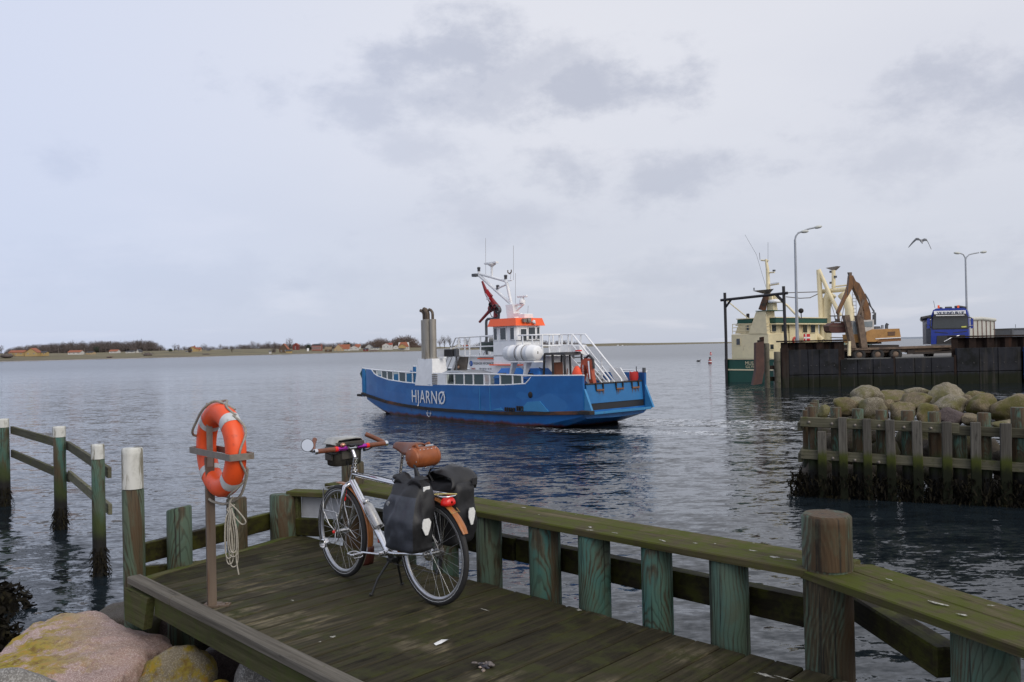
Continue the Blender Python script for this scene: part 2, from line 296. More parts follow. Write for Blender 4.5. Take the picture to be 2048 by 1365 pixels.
class MB:
    def __init__(s, m=None): s.v = []; s.f = []; s.sm = []; s.m = m or I()
    def add(s, vs, fs, smooth=False, m=None):
        mm = s.m @ m if m is not None else s.m; b = len(s.v)
        s.v += [mm @ Vector(v) for v in vs]
        s.f += [tuple(b + i for i in f) for f in fs]; s.sm += [smooth] * len(fs); return s
    def box(s, c, d, m=None, ch=0.0):
        hx, hy, hz = d[0] / 2, d[1] / 2, d[2] / 2; cx, cy, cz = c
        if ch <= 0:
            vs = [(cx + a * hx, cy + b * hy, cz + e * hz) for a in (-1, 1) for b in (-1, 1) for e in (-1, 1)]
            return s.add(vs, [(0, 1, 3, 2), (4, 6, 7, 5), (0, 4, 5, 1), (2, 3, 7, 6), (0, 2, 6, 4), (1, 5, 7, 3)], False, m)
        H = (hx, hy, hz); ch = min(ch, min(H) * .9); idx = {}; vs = []
        for a in (-1, 1):
            for b in (-1, 1):
                for e in (-1, 1):
                    for k in range(3):
                        sg = (a, b, e); idx[(a, b, e, k)] = len(vs)
                        vs.append(tuple((cx, cy, cz)[i] + sg[i] * (H[i] - (0 if i == k else ch)) for i in range(3)))
        fs = []
        for k in range(3):
            i, j = [q for q in range(3) if q != k]
            for sg in (-1, 1):
                q = []
                for (a, b) in ((-1, -1), (1, -1), (1, 1), (-1, 1)):
                    t = [0, 0, 0]; t[k] = sg; t[i] = a; t[j] = b; q.append(idx[(*t, k)])
                fs.append(q)
        for k in range(3):
            i, j = [q for q in range(3) if q != k]
            for a in (-1, 1):
                for b in (-1, 1):
                    t0 = [0, 0, 0]; t0[i] = a; t0[j] = b; t1 = list(t0); t0[k] = -1; t1[k] = 1
                    fs.append([idx[(*t0, i)], idx[(*t1, i)], idx[(*t1, j)], idx[(*t0, j)]])
        for a in (-1, 1):
            for b in (-1, 1):
                for e in (-1, 1): fs.append([idx[(a, b, e, k)] for k in range(3)])
        c0 = Vector(c); out = []
        for f in fs:
            p = [Vector(vs[i]) for i in f]; nn = (p[1] - p[0]).cross(p[2] - p[0]); ce = sum(p, Vector()) / len(p) - c0
            out.append(tuple(f) if nn.dot(ce) > 0 else tuple(reversed(f)))
        return s.add(vs, out, False, m)
    def tube(s, pts, r, n=8, closed=False, caps=True, m=None, flat=None):
        P = [Vector(p) for p in pts]; k = len(P); rr = r if isinstance(r, (list, tuple)) else [r] * k
        tan = []
        for i in range(k):
            if closed: d = P[(i + 1) % k] - P[i - 1]
            else: d = P[min(i + 1, k - 1)] - P[max(i - 1, 0)]
            tan.append(d.normalized() if d.length > 1e-9 else Vector((0, 0, 1)))
        ref = Vector((0, 0, 1)) if abs(tan[0].z) < .9 else Vector((1, 0, 0))
        x = tan[0].cross(ref).normalized(); vs = []
        for i in range(k):
            x = x - tan[i] * x.dot(tan[i]); x.normalize(); y = tan[i].cross(x)
            for j in range(n):
                a = 2 * math.pi * j / n; e = (1, 1) if flat is None else flat
                vs.append(P[i] + (x * math.cos(a) * e[0] + y * math.sin(a) * e[1]) * rr[i])
        fs = []
        for i in range(k if closed else k - 1):
            i2 = (i + 1) % k
            for j in range(n): j2 = (j + 1) % n; fs.append((i * n + j, i * n + j2, i2 * n + j2, i2 * n + j))
        s.add(vs, fs, n > 4, m)
        if not closed and caps:
            for e in (0, k - 1):
                ring = vs[e * n:(e + 1) * n]
                s.add(ring, [tuple(range(n)) if e else tuple(reversed(range(n)))], False, m)
        return s
    def cyl(s, a, b, r, n=12, r2=None, m=None): return s.tube([a, b], [r, r if r2 is None else r2], n, m=m)
    def lathe(s, prof, n=16, m=None, smooth=True):
        vs = []; fs = []
        for (r, z) in prof:
            for j in range(n): a = 2 * math.pi * j / n; vs.append((r * math.cos(a), r * math.sin(a), z))
        for i in range(len(prof) - 1):
            for j in range(n): j2 = (j + 1) % n; fs.append((i * n + j, i * n + j2, (i + 1) * n + j2, (i + 1) * n + j))
        return s.add(vs, fs, smooth, m)
    def prism(s, poly, h0, h1, m=None):        # poly in local xy, extruded along z
        a = sum(poly[i][0] * poly[(i + 1) % len(poly)][1] - poly[(i + 1) % len(poly)][0] * poly[i][1] for i in range(len(poly)))
        if a < 0: poly = list(reversed(poly))
        k = len(poly); vs = [(p[0], p[1], h0) for p in poly] + [(p[0], p[1], h1) for p in poly]
        fs = [tuple(reversed(range(k))), tuple(range(k, 2 * k))] + [(i, (i + 1) % k, k + (i + 1) % k, k + i) for i in range(k)]
        return s.add(vs, fs, False, m)
    def hexa(s, b, t):                          # two rings of points joined by side faces, both closed
        k = len(b); vs = list(b) + list(t)
        fs = [tuple(reversed(range(k))), tuple(range(k, 2 * k))] + [(i, (i + 1) % k, k + (i + 1) % k, k + i) for i in range(k)]
        return s.add(vs, fs)
    def grid(s, rows, smooth=False, closed=False):
        k = len(rows[0]); vs = [p for r in rows for p in r]; fs = []
        for i in range(len(rows) - 1):
            for j in range(k if closed else k - 1): j2 = (j + 1) % k; fs.append((i * k + j, i * k + j2, (i + 1) * k + j2, (i + 1) * k + j))
        return s.add(vs, fs, smooth)
    def ell(s, c, r, n=10, m=None):
        prof = [(max(1e-4, math.sin(math.pi * i / n)), -math.cos(math.pi * i / n)) for i in range(n + 1)]
        mm = T(c) @ Matrix.Diagonal((*r, 1)); return s.lathe(prof, max(8, n + 4), mm if m is None else m @ mm)
    def mesh(s, name):
        me = bpy.data.meshes.new(name); me.from_pydata([tuple(v) for v in s.v], [], s.f); me.polygons.foreach_set('use_smooth', s.sm); me.update(); return me

def fixn(me):
    b = bmesh.new(); b.from_mesh(me); bmesh.ops.recalc_face_normals(b, faces=b.faces); b.to_mesh(me); b.free()
def tag(o, label=None, cat=None, group=None, kind=None):
    if label: o['label'] = label
    if cat: o['category'] = cat
    if group: o['group'] = group
    if kind: o['kind'] = kind
    return o
def thing(name, label, cat, M_=None, group=None):
    o = bpy.data.objects.new(name, None); o.empty_display_size = .2; COL.objects.link(o)
    if M_ is not None: o.matrix_world = M_ if isinstance(M_, Matrix) else T(M_)
    return tag(o, label, cat, group)
def part(name, mb, mat, parent=None, label=None, fix=True):
    me = mb.mesh(name) if isinstance(mb, MB) else mb
    if fix and isinstance(mb, MB): fixn(me)
    me.materials.clear(); me.materials.append(MT[mat] if isinstance(mat, str) else mat)
    o = bpy.data.objects.new(name, me); COL.objects.link(o)
    if parent is not None: o.parent = parent
    if label: o['label'] = label
    return o
def solo(name, mb, mat, label, cat, M_=None, group=None):
    o = part(name, mb, mat); tag(o, label, cat, group)
    if M_ is not None: o.matrix_world = M_ if isinstance(M_, Matrix) else T(M_)
    return o
def inst(name, me, parent, loc=(0, 0, 0), rot=None, scale=None):
    o = bpy.data.objects.new(name, me); COL.objects.link(o); o.parent = parent; o.location = loc
    if rot: o.rotation_euler = rot
    if scale: o.scale = scale
    return o
def copy_tree(o, parent=None):
    c = o.copy(); COL.objects.link(c)
    if parent is not None: c.parent = parent
    for ch in list(o.children): copy_tree(ch, c)
    return c
def lerp(a, b, t): return a + (b - a) * t
def text_mb(txt, size, depth, xs=1.0, sp=1.0):
    cu = bpy.data.curves.new('lettering', 'FONT'); cu.body = txt; cu.size = size; cu.extrude = depth; cu.align_x = 'LEFT'; cu.resolution_u = 3; cu.space_character = sp
    ob = bpy.data.objects.new('lettering', cu); COL.objects.link(ob); dg = bpy.context.evaluated_depsgraph_get()
    me = bpy.data.meshes.new_from_object(ob.evaluated_get(dg)); bpy.data.objects.remove(ob); bpy.data.curves.remove(cu)
    for v in me.vertices: v.co.x *= xs
    return me
def rockmesh(seed, dims, nplanes=14, soft=0.12, sub=4, rough=0.03, flat=0.0):
    r = random.Random(seed); bm = bmesh.new(); bmesh.ops.create_icosphere(bm, subdivisions=sub, radius=1)
    pl = []
    for i in range(nplanes):
        v = Vector((r.gauss(0, 1), r.gauss(0, 1), r.gauss(0, 1))).normalized(); pl.append((v, r.uniform(0.68, 1.0)))
    if flat: pl.append((Vector((r.uniform(-.1, .1), r.uniform(-.1, .1), 1)).normalized(), flat))
    off = Vector((r.uniform(-50, 50), r.uniform(-50, 50), r.uniform(-50, 50)))
    for v in bm.verts:
        d = v.co.normalized(); acc = 0.0; p = 1.0 / max(soft, .01)
        for nn, h in pl:
            c = nn.dot(d)
            if c > 0.05: acc += (c / h) ** p
        rad = min(1.35, (1.0 / acc) ** (1 / p)) if acc > 0 else 1.2
        rad *= 1 + rough * (mnoise.fractal(d * 2.2 + off, 1.0, 2.0, 4)) + rough * .35 * mnoise.noise(d * 9 + off)
        v.co = Vector((d.x * rad * dims[0], d.y * rad * dims[1], d.z * rad * dims[2]))
    for f in bm.faces: f.smooth = True
    me = bpy.data.meshes.new('boulder'); bm.to_mesh(me); bm.free(); return me
# ------------------------------------------------------------------ water
def water_mat():
    t = NT('sea_water'); g = t.n('ShaderNodeNewGeometry'); P = g.outputs['Position']
    def nz(sc, st, rot, det, ro=.55, off=(0, 0, 0), dist=0.0):
        return t.noise(t.vec(st, off, (0, 0, rot), src=P), sc, det, ro, dist)
    a = nz(0.30, (1, 1.7, 1), R(12), 3); b = nz(1.25, (1, 1.8, 1), R(-14), 4, .6, (3, 7, 0), .3); c = nz(4.8, (1, 1.5, 1), R(20), 3, .6, (1, 2, 0), .4)
    gust = t.rng(nz(0.045, (1, 2.6, 1), R(6), 4, .6, (11, 4, 0)), .35, .68, .70, 1.15)
    # wake of the ferry: churned strip trailing from its stern, and foam along the hull
    sp = t.n('ShaderNodeSeparateXYZ'); t.put(sp.inputs[0], P)
    def seg(p, q, wid):
        p = Vector(p); q = Vector(q); d = q - p; L = d.length; d.normalize()
        rx = t.math('SUBTRACT', sp.outputs[0], p.x); ry = t.math('SUBTRACT', sp.outputs[1], p.y)
        al = t.math('ADD', t.math('MULTIPLY', rx, d.x), t.math('MULTIPLY', ry, d.y)); ac = t.math('ADD', t.math('MULTIPLY', rx, -d.y), t.math('MULTIPLY', ry, d.x))
        k = t.math('MULTIPLY', t.rng(t.math('ABSOLUTE', ac), wid, wid * .25), t.math('MULTIPLY', t.rng(al, -.6, .5), t.rng(al, L + 1.0, L * .7)))
        return k
    w1 = seg((4.6, 35.2), (12.5, 31.4), 1.2); w2 = seg((5.0, 33.2), (11.0, 30.0), .8); w3 = seg((1.5, 31.4), (8.5, 28.6), .9)
    h1 = seg((1.9, 31.4), (-3.5, 37.9), .45)
    wk = t.math('MAXIMUM', t.math('MAXIMUM', w1, w2), w3)
    fo = t.noise(t.vec((1, 2.2, 1), (0, 0, 0), (0, 0, R(35)), src=P), 3.2, 7, .72, .8)
    foam = t.math('MULTIPLY', t.rng(fo, .53, .58), t.math('MAXIMUM', t.rng(wk, 0, .6), t.math('MULTIPLY', h1, .8)))
    # faint far streaks of slick water
    # slopes of three sizes of waves, kept as slopes so that far water stays rough
    def slope(sc, st, rot, det, ro, off, amp):
        o = t.noise(t.vec(st, off, (0, 0, rot), src=P), sc, det, ro, .3, col=True); v = t.n('ShaderNodeVectorMath', operation='SUBTRACT'); t.put(v.inputs[0], o); v.inputs[1].default_value = (.5, .5, .5)
        q = t.n('ShaderNodeVectorMath', operation='MULTIPLY'); t.put(q.inputs[0], v.outputs[0]); q.inputs[1].default_value = amp; return q.outputs[0]
    def vadd(x, y): q = t.n('ShaderNodeVectorMath', operation='ADD'); t.put(q.inputs[0], x); t.put(q.inputs[1], y); return q.outputs[0]
    sl_ = vadd(slope(.45, (1, 2.1, 1), R(8), 2, .5, (0, 0, 0), (.20, .46, 0)), vadd(slope(1.7, (1, 2.2, 1), R(-10), 3, .6, (3, 7, 0), (.46, 1.05, 0)), slope(6.5, (1, 1.9, 1), R(14), 3, .6, (1, 2, 0), (.44, .85, 0))))
    sc = t.n('ShaderNodeVectorMath', operation='SCALE'); t.put(sc.inputs[0], sl_); t.put(sc.inputs['Scale'], t.math('MULTIPLY', t.math('ADD', t.math('MULTIPLY', gust, .66), t.math('MULTIPLY', wk, 1.5)), t.rng(sp.outputs[1], 40, 320, 1.0, .30)))
    nv = t.n('ShaderNodeVectorMath', operation='NORMALIZE'); t.put(nv.inputs[0], vadd(sc.outputs[0], (0, 0, 1)))
    col = t.mix(foam, (0.010, 0.015, 0.019), (0.82, 0.84, 0.86))
    return t.done(col, t.math('ADD', t.math('MULTIPLY', foam, .4), t.rng(sp.outputs[1], 25, 230, .06, .22)), 0, nv.outputs[0], 0.5)
MT['water'] = water_mat(); MT['water'].node_tree.nodes['Principled BSDF'].inputs['IOR'].default_value = 1.333
mb = MB(); xs = [-9000, -1500, -300, -60, 0, 60, 300, 1500, 9000]; ys = [-60, 0, 30, 80, 250, 900, 3000, 14000]
mb.grid([[(x, y, 0) for x in xs] for y in ys]); tag(part('water', mb, 'water', fix=False), kind='structure')
mb = MB(); mb.grid([[(x, y, -4.5) for x in (-9000, 0, 9000)] for y in (-60, 500, 14000)]); tag(part('seabed', mb, M('seabed_mud', (.02, .022, .02), .9)), kind='structure')

# ------------------------------------------------------------------ boat deck in the foreground (u along the railing, v across)
Uv = Vector((.716, -.698, 0)).normalized(); Vv = Vector((.698, .716, 0)).normalized(); Zv = Vector((0, 0, 1))
DZ = 1.5
DM = frame((0, 0, DZ), Uv, Vv, Zv)
def uvw(u, v, z): return Uv * u + Vv * v + Zv * z
def DMo(u, v, z=0.0): return frame(uvw(u, v, DZ + z), Uv, Vv, Zv)
deck = thing('jetty_deck', None, None, DM); tag(deck, kind='structure')
pitch = 0.1605
VL, VR = 2.475, 4.115
uA, uB, vB = -6.37, -6.80, 4.115
k = 0; uc = -1.30 - pitch * 0.5
plank_me = None
while uc > uB + .02:
    lo, hi = uc - pitch / 2 + .0045, uc + pitch / 2 - .0045
    def vs(u): return VL if u >= uA else VL + (uA - u) / (uA - uB) * (vB - VL)
    end = VR + rnd.uniform(-.012, .014)
    if lo >= uA:
        mb = MB(); L = end - VL; mb.box((0, 0, -.019), (hi - lo, L, .038), ch=.007)
        o = part('plank', mb, 'deck', deck); o.location = (uc, VL + L / 2, rnd.uniform(-.004, .003)); o.rotation_euler = (rnd.uniform(-.002, .002), rnd.uniform(-.012, .012), 0)
    else:
        y0 = vs(lo) ; y1 = vs(hi); c = (y0 + y1) / 2
        mb = MB(); mb.prism([(hi - uc, y1 - c), (hi - uc, end - c), (lo - uc, end - c), (lo - uc, min(y0, end - .02) - c)], -.038, 0)
        o = part('plank', mb, 'deck', deck); o.location = (uc, c, rnd.uniform(-.004, .003))
    k += 1; uc -= pitch
# kerb, side boards and rim on the shore side
mb = MB(); mb.box((0, 0, 0), (.78, .10, .055), ch=.006); o = part('kerb_board', mb, 'grey', deck); o.location = (-6.0, 2.432, .02); o.rotation_euler = (0, 0, -.024)
mb = MB(); mb.box((0, 0, 0), (4.6, .10, .055), ch=.006); o = part('kerb_board', mb, 'grey', deck); o.location = (-3.30, 2.365, .022); o.rotation_euler = (0, 0, -.024)
mb = MB(); mb.box((0, 0, 0), (4.7, .045, .15), ch=.004); o = part('side_board', mb, 'mosswood', deck); o.location = (-3.62, 2.385, -.09); o.rotation_euler = (0, 0, -.024)
mb = MB(); mb.prism([(-.22, -.12), (.12, -.12), (.20, .12), (-.22, .12)], -.03, .03); o = part('end_plate', mb, 'mosswood', deck); o.matrix_local = T(-6.17, 2.40, -.15) @ RX(R(90))
dAB = Vector((uB - uA, vB - VL, 0)); LAB = dAB.length; aAB = math.atan2(dAB.y, dAB.x)
mb = MB(); mb.box((0, 0, 0), (LAB, .07, .10), ch=.006); o = part('rim_board', mb, 'mosswood', deck); o.matrix_local = T((uA + uB) / 2 - .03, (VL + vB) / 2 - .01, -.045) @ RZ(aAB)
for u in (-5.6, -4.2, -2.8):
    mb = MB(); mb.box((0, 0, 0), (.1, 1.5, .2)); o = part('joist', mb, 'beam', deck); o.location = (u, 3.32, -.15)

def post_me(h, r, seed, tilt=0.0, n=22, top='flat', ch=.012):
    rr = random.Random(seed); mb = MB(); prof = []
    ph = [rr.uniform(0, 6.28) for _ in range(3)]; rows = []
    zs = [0, h * .15, h * .3, h * .5, h * .7, h * .85, h - ch, h]
    for i, z in enumerate(zs):
        row = []
        for j in range(n):
            a = 2 * math.pi * j / n; q = r * (1 + .03 * math.sin(2 * a + ph[0] + z) + .018 * math.sin(3 * a + ph[1] - z * 2) + .02 * (1 - z / h))
            if i == len(zs) - 1: q -= ch
            zz = z + (tilt * math.cos(a + ph[2]) * r if z > h * .6 else 0)
            row.append((q * math.cos(a), q * math.sin(a), zz))
        rows.append(row)
    mb.grid(rows, True, True)
    mb.add(rows[-1], [tuple(range(n))])
    return mb
MT['endgrain'] = M('grey_end_grain', (0.10, 0.095, 0.06), .8, 0, .35, 30, bump=.5, over=(((0.07, 0.09, 0.02), 5, .5, .62),))
# railing: round posts, a broad two-board cap, a heavy beam behind
PB = -2.2                                                  # posts reach down into the water
rail = thing('timber_railing', 'low mossy timber railing of stout green-stained posts under a broad two-board cap', 'railing', DM)
def rpost(u, v, r, top, seed, parent=rail, mat='post', tilt=0.0, label=None):
    rnd.random()
    mb = post_me(top - PB, r, seed, tilt); o = part('post', mb, mat, parent, label); o.location = (u, v, PB); o.rotation_euler = (0, 0, rnd.uniform(0, 6)); return o
for i, (u, r) in enumerate(((-5.42, .097), (-4.90, .10), (-4.41, .097), (-3.855, .108), (-3.42, .108), (-2.93, .098), (-2.435, .108))): rpost(u, 4.235, r, .465, 20 + i)
rpost(-1.86, 4.24, .123, .79, 40, mat='post_grey', label='thick tall post rising through the cap at its bend')
rpost(-6.22, 4.30, .10, .70, 41, mat='post_brown', label='tall post at the far corner of the railing')
rpost(-1.06, 3.98, .135, .465, 42)
mb = post_me(.275, .1245, 40, ch=.01); o = part('post_head', mb, 'post_brown', rail); o.location = (-1.86, 4.24, .517)
CT = .51
def board(u0, v0, u1, v1, w, th, ztop, mat='cap', name='cap_board', parent=rail, e0=0.0, e1=0.0, seed=0):
    d = Vector((u1 - u0, v1 - v0)); L = d.length; mb = MB(); h = w / 2
    segs = max(2, int(L / .35)); rr = random.Random(seed + int(L * 97)); b = []; t = []
    rows = []
    for i in range(segs + 1):
        x = -L / 2 + L * i / segs; s0 = e0 * (1 - i / segs) + e1 * (i / segs); j = rr.uniform(-.003, .003); c = .007
        rows.append([(x - s0 * h, -h + c + j, 0), (x - s0 * h, -h + j, -c), (x - s0 * h, -h + j, -th), (x + s0 * h, h - j, -th), (x + s0 * h, h - j, -c), (x + s0 * h, h - c - j, 0)])
    mb.grid(rows, False, True); mb.add(rows[0], [tuple(range(6))]); mb.add(rows[-1], [tuple(reversed(range(6)))])
    o = part(name, mb, mat, parent); o.matrix_local = T((u0 + u1) / 2, (v0 + v1) / 2, ztop) @ RZ(math.atan2(d.y, d.x)); return o
board(-6.40, 4.225, -1.92, 4.225, .208, .042, CT)
board(-6.42, 4.425, -1.80, 4.425, .186, .042, CT - .003, seed=3)
# after the bend: heads back along the quay past the right edge of the photograph
bd = (Vector((-.83, 3.60)) - Vector((-1.95, 4.10))).normalized(); bn = Vector((-bd.y, bd.x))
p0 = Vector((-1.90, 4.10)) + bn * .115 - bd * .02
board(*(p0), *(p0 + bd * 2.4), .222, .042, CT - .006, e0=.45, seed=5)
p1 = p0 + bn * .215 + bd * -.02
board(*p1, *(p1 + bd * 2.4), .19, .042, CT - .009, e0=.5, seed=6)
# wedge cleat boards under the joints and the beam behind the posts
for u in (-4.05, -3.12):
    mb = MB(); mb.prism([(-.30, 0), (.22, 0), (.10, -.05), (-.22, -.05)], -.09, .09); o = part('splice_cleat', mb, 'beam', rail); o.matrix_local = T(u, 4.43, CT - .048) @ RX(R(90))
mb = MB(); mb.box((0, 0, 0), (2.35, .10, .165), ch=.008); o = part('beam', mb, 'beam', rail); o.location = (-5.45, 4.40, .20)
mb = MB(); mb.box((0, 0, 0), (2.36, .10, .165), ch=.008); o = part('beam', mb, 'beam', rail); o.location = (-3.08, 4.405, .205)
q0 = Vector((-1.74, 4.535)); qd = (Vector((-1.24, 4.09)) - q0).normalized(); qc = q0 + qd * .16
mb = MB(); mb.box((0, 0, 0), (1.04, .135, .14), ch=.01); o = part('beam', mb, 'beam', rail); o.matrix_local = T(qc.x, qc.y, .215) @ RZ(math.atan2(qd.y, qd.x))
def blob(parent, pts_seed, u, v, z, rx, ry, mat='dropping', rot=0.0, h=.003, name='bird_dropping'):
    rr = random.Random(pts_seed); n = 15; mb = MB(); rim = []; ctr = (0, 0, h)
    for j in range(n): a = 2 * math.pi * j / n; q = rr.uniform(.25, 1.1); rim.append((q * rx * math.cos(a), q * ry * math.sin(a), .0005))
    mb.add([ctr] + rim, [(0, 1 + j, 1 + (j + 1) % n) for j in range(n)], True)
    o = part(name, mb, mat, parent); o.matrix_local = T(u, v, z) @ RZ(rot); return o
MT['dropping'] = M('chalky_dropping', (0.34, 0.33, 0.29), .85, 0, .5, 90, over=(((.10, .10, .05), 30, .5, .62),))
for i, (px, py, rx, ry) in enumerate(((1047, 1016, .035, .022), (1078, 1030, .02, .01), (1180, 1055, .04, .02), (1180, 1061, .06, .012), (1232, 1067, .06, .012), (1325, 1082, .065, .013), (1390, 1087, .03, .012), (1430, 1088, .03, .012), (1505, 1102, .05, .02),
        (1507, 1087, .02, .01), (1548, 1115, .06, .03), (1580, 1120, .08, .012), (1878, 1208, .10, .025), (1923, 1230, .05, .02), (1778, 1160, .05, .01), (1983, 1212, .03, .008), (1152, 1030, .012, .006))):
    w = on(px, py, DZ + CT); blob(rail, i, w.dot(Uv), w.dot(Vv), CT + .001, rx * .62, ry * .75, rot=rnd.uniform(-.6, .6))
for i, (px, py, rx, ry) in enumerate(((1158, 1221, .035, .02), (970, 1221, .05, .006), (1530, 1352, .06, .02), (1568, 1358, .06, .008), (585, 1202, .02, .008), (666, 1275, .02, .02), (640, 1285, .01, .01))):
    w = on(px, py, DZ); blob(deck, 50 + i, w.dot(Uv), w.dot(Vv), .003, rx, ry)

# low fence round the far end: short square-topped posts with two beams
lf = thing('end_fence', 'three stubby timber posts joined by dark beams at the far left deck end', 'fence', DM)
nAB = Vector((dAB.y, -dAB.x, 0)).normalized() * -1
if nAB.x > 0: nAB = -nAB
for i, (s_, top, r) in enumerate(((.27, .46, .095), (.62, .44, .088), (.95, .38, .128))):
    p = Vector((uA, VL, 0)) + dAB * s_ + nAB * .125
    rpost(p.x, p.y, r, top, 60 + i, lf, ('post', 'post_brown', 'post_grey')[i], tilt=.22 if i == 0 else .08)
c0 = Vector((uA, VL, 0)) + dAB * .09 + nAB * .27; c1 = Vector((uA, VL, 0)) + dAB * 1.02 + nAB * .25
d = c1 - c0
mb = MB(); mb.box((0, 0, 0), (d.length, .06, .155), ch=.006); o = part('beam', mb, 'beam', lf); o.matrix_local = T((c0.x + c1.x) / 2, (c0.y + c1.y) / 2, .13) @ RZ(math.atan2(d.y, d.x))
c0 = Vector((uA - .05, VL + .12, 0)) + nAB * .3; c1 = Vector((uA - .25, VL + 1.1, 0)) + nAB * .05; d = c1 - c0
mb = MB(); mb.box((0, 0, 0), (d.length, .06, .155), ch=.006); o = part('beam', mb, 'beam', lf); o.matrix_local = T((c0.x + c1.x) / 2, (c0.y + c1.y) / 2, -.10) @ RZ(math.atan2(d.y, d.x)) @ RY(R(6))
e0 = Vector((uA, VL, 0)) + dAB * .98 + nAB * .02; e1 = Vector((-6.28, 4.33, 0)); d = e1 - e0; ang = math.atan2(d.y, d.x); mid = (e0 + e1) / 2
mb = MB(); mb.box((0, 0, 0), (d.length + .12, .16, .045), ch=.006); o = part('cap_board', mb, 'cap', lf); o.matrix_local = T(mid.x, mid.y, .39) @ RZ(ang)
mb = MB(); mb.box((0, 0, 0), (d.length - .06, .02, .19)); o = part('white_board', mb, M('white_panel_paint', (.50, .51, .54), .5), lf); o.matrix_local = T(mid.x, mid.y, .255) @ RZ(ang) @ T(0, .05, 0)
mb = MB(); mb.box((0, 0, 0), (d.length + .1, .08, .155), ch=.006); o = part('beam', mb, 'beam', lf); o.matrix_local = T(mid.x, mid.y, .08) @ RZ(ang)
mb = MB(); mb.box((0, 0, 0), (.07, .07, .37), ch=.006); o = part('stud', mb, 'mosswood', lf); o.matrix_local = T(e0.x, e0.y, .18) @ RZ(ang)

# white topped mooring pole beside the deck corner
p = at(267, 1050, 6.42); zt = at(264, 896, 6.42).z; zw = at(264, 977, 6.42).z
pole = thing('mooring_pole', 'thick round mooring pole with flaking white top beside the deck corner', 'pole', T(p.x, p.y, 0))
mb = post_me(zw + .9, .078, 5); o = part('shaft', mb, 'post', pole); o.location = (0, 0, -.9)
mb = post_me(zt - zw, .0785, 9, .03, ch=.008); o = part('painted_top', mb, 'whitetop', pole); o.location = (0, 0, zw)

# guide fence in the water on the left: three white topped poles and four rails
gp = [(on(200, 1150, 0), at(201, 889, 12.1).z, at(201, 918, 12.1).z), (on(122, 1058, 0), 0, 0), (on(9, 1012, 0), 0, 0)]
g3, g2, g1 = gp[0][0], gp[1][0], gp[2][0]
gf = thing('guide_fence', 'slim white-topped poles joined by two weathered rails standing in the water', 'fence', T(g2.x, g2.y, 0))
def gpost(p, ptop, pw, r, seed):
    zt = at(*ptop, p.y).z; zw = at(*pw, p.y).z
    mb = post_me(zw + 1.5, r, seed); o = part('post', mb, 'post', gf); o.location = p - Vector((g2.x, g2.y, 1.5))
    mb = post_me(zt - zw, r * 1.01, seed + 1, ch=.006); o2 = part('painted_top', mb, 'whitetop', o); o2.location = (0, 0, zw + 1.5)
    mb = MB(); rr = random.Random(seed)
    for i in range(240):                                     # bladderwrack hanging round the waterline
        a = rr.uniform(0, 6.28); z = rr.uniform(-.1, .42) ; q = r * rr.uniform(1.0, 1.0 + .5 * max(0, 1 - abs(z - .1) / .35)); l = rr.uniform(.03, .11); s_ = rr.uniform(.006, .016)
        c = Vector((math.cos(a) * q, math.sin(a) * q, z + 1.5)); tx = Vector((-math.sin(a), math.cos(a), 0)) * s_; dn = Vector((math.cos(a) * .05, math.sin(a) * .05, -l))
        mb.add([c - tx, c + tx, c + dn + tx * .6, c + dn - tx * .7], [(0, 1, 2, 3)])
    w = part('seaweed', mb, 'weed', o, fix=False); w['kind'] = 'stuff'
    return zt
gpost(g3, (200, 889), (200, 918), .090, 70); gpost(g2, (129, 853), (128, 874), .108, 72); gpost(g1, (10, 838), (9, 855), .115, 74)
def grail(pa, pb, ya0, yb0, hpx):
    # centre line from photographed heights on the two posts, on the far side of them
    off = Vector((.10, .12, 0)); a = at(*ya0, pa.y); b = at(*yb0, pb.y)
    a = Vector((pa.x, pa.y, a.z)) + off; b = Vector((pb.x, pb.y, b.z)) + off; d = b - a; a = a - d * .04; b = b + d * .06
    h = Vector((d.x, d.y, 0)).length; mb = MB(); mb.box((0, 0, 0), (d.length, .055, .16), ch=.005)
    o = part('rail', mb, 'rail', gf); m = (a + b) / 2; o.matrix_local = T(m - Vector((g2.x, g2.y, 0))) @ RZ(math.atan2(d.y, d.x)) @ RY(-math.atan2(d.z, h))
grail(g2, g3, (135, 893), (200, 948), 0); grail(g2, g3, (135, 951), (200, 1022), 0)
ext = g1 + (g1 - g2) * .5
grail(g1, g2, (14, 861), (124, 894), 0); grail(g1, g2, (12, 908), (121, 958), 0)

# rubble shore: bed and boulders
bed = MB(); rows = []
for j in range(14):
    v = -1.2 + j * .33; row = []
    for i in range(26):
        u = -7.4 + i * .36; p = Uv * u + Vv * v
        z = .95 - .16 * max(0, v - 2.2) - .40 * max(0, -u - 5.6) - .10 * (i % 3) * 0 + .12 * mnoise.noise(Vector((u * 1.7, v * 1.7, 0)))
        if v > 2.6: z -= .9 * (v - 2.6)
        row.append((p.x, p.y, z))
    rows.append(row)
bed.grid(rows, True); tag(part('shore_bed', bed, 'bed'), kind='structure')
def rock(px, py, z, dims, seed, mat, label, rz=0.0, tilt=(0, 0), group='boulders on the rubble shore', **k):
    p = on(px, py, z); me = rockmesh(seed, dims, **k); me.materials.append(MT[mat])
    o = bpy.data.objects.new('boulder', me); COL.objects.link(o); o.location = p; o.rotation_euler = (tilt[0], tilt[1], rz); return tag(o, label, 'boulder', group)
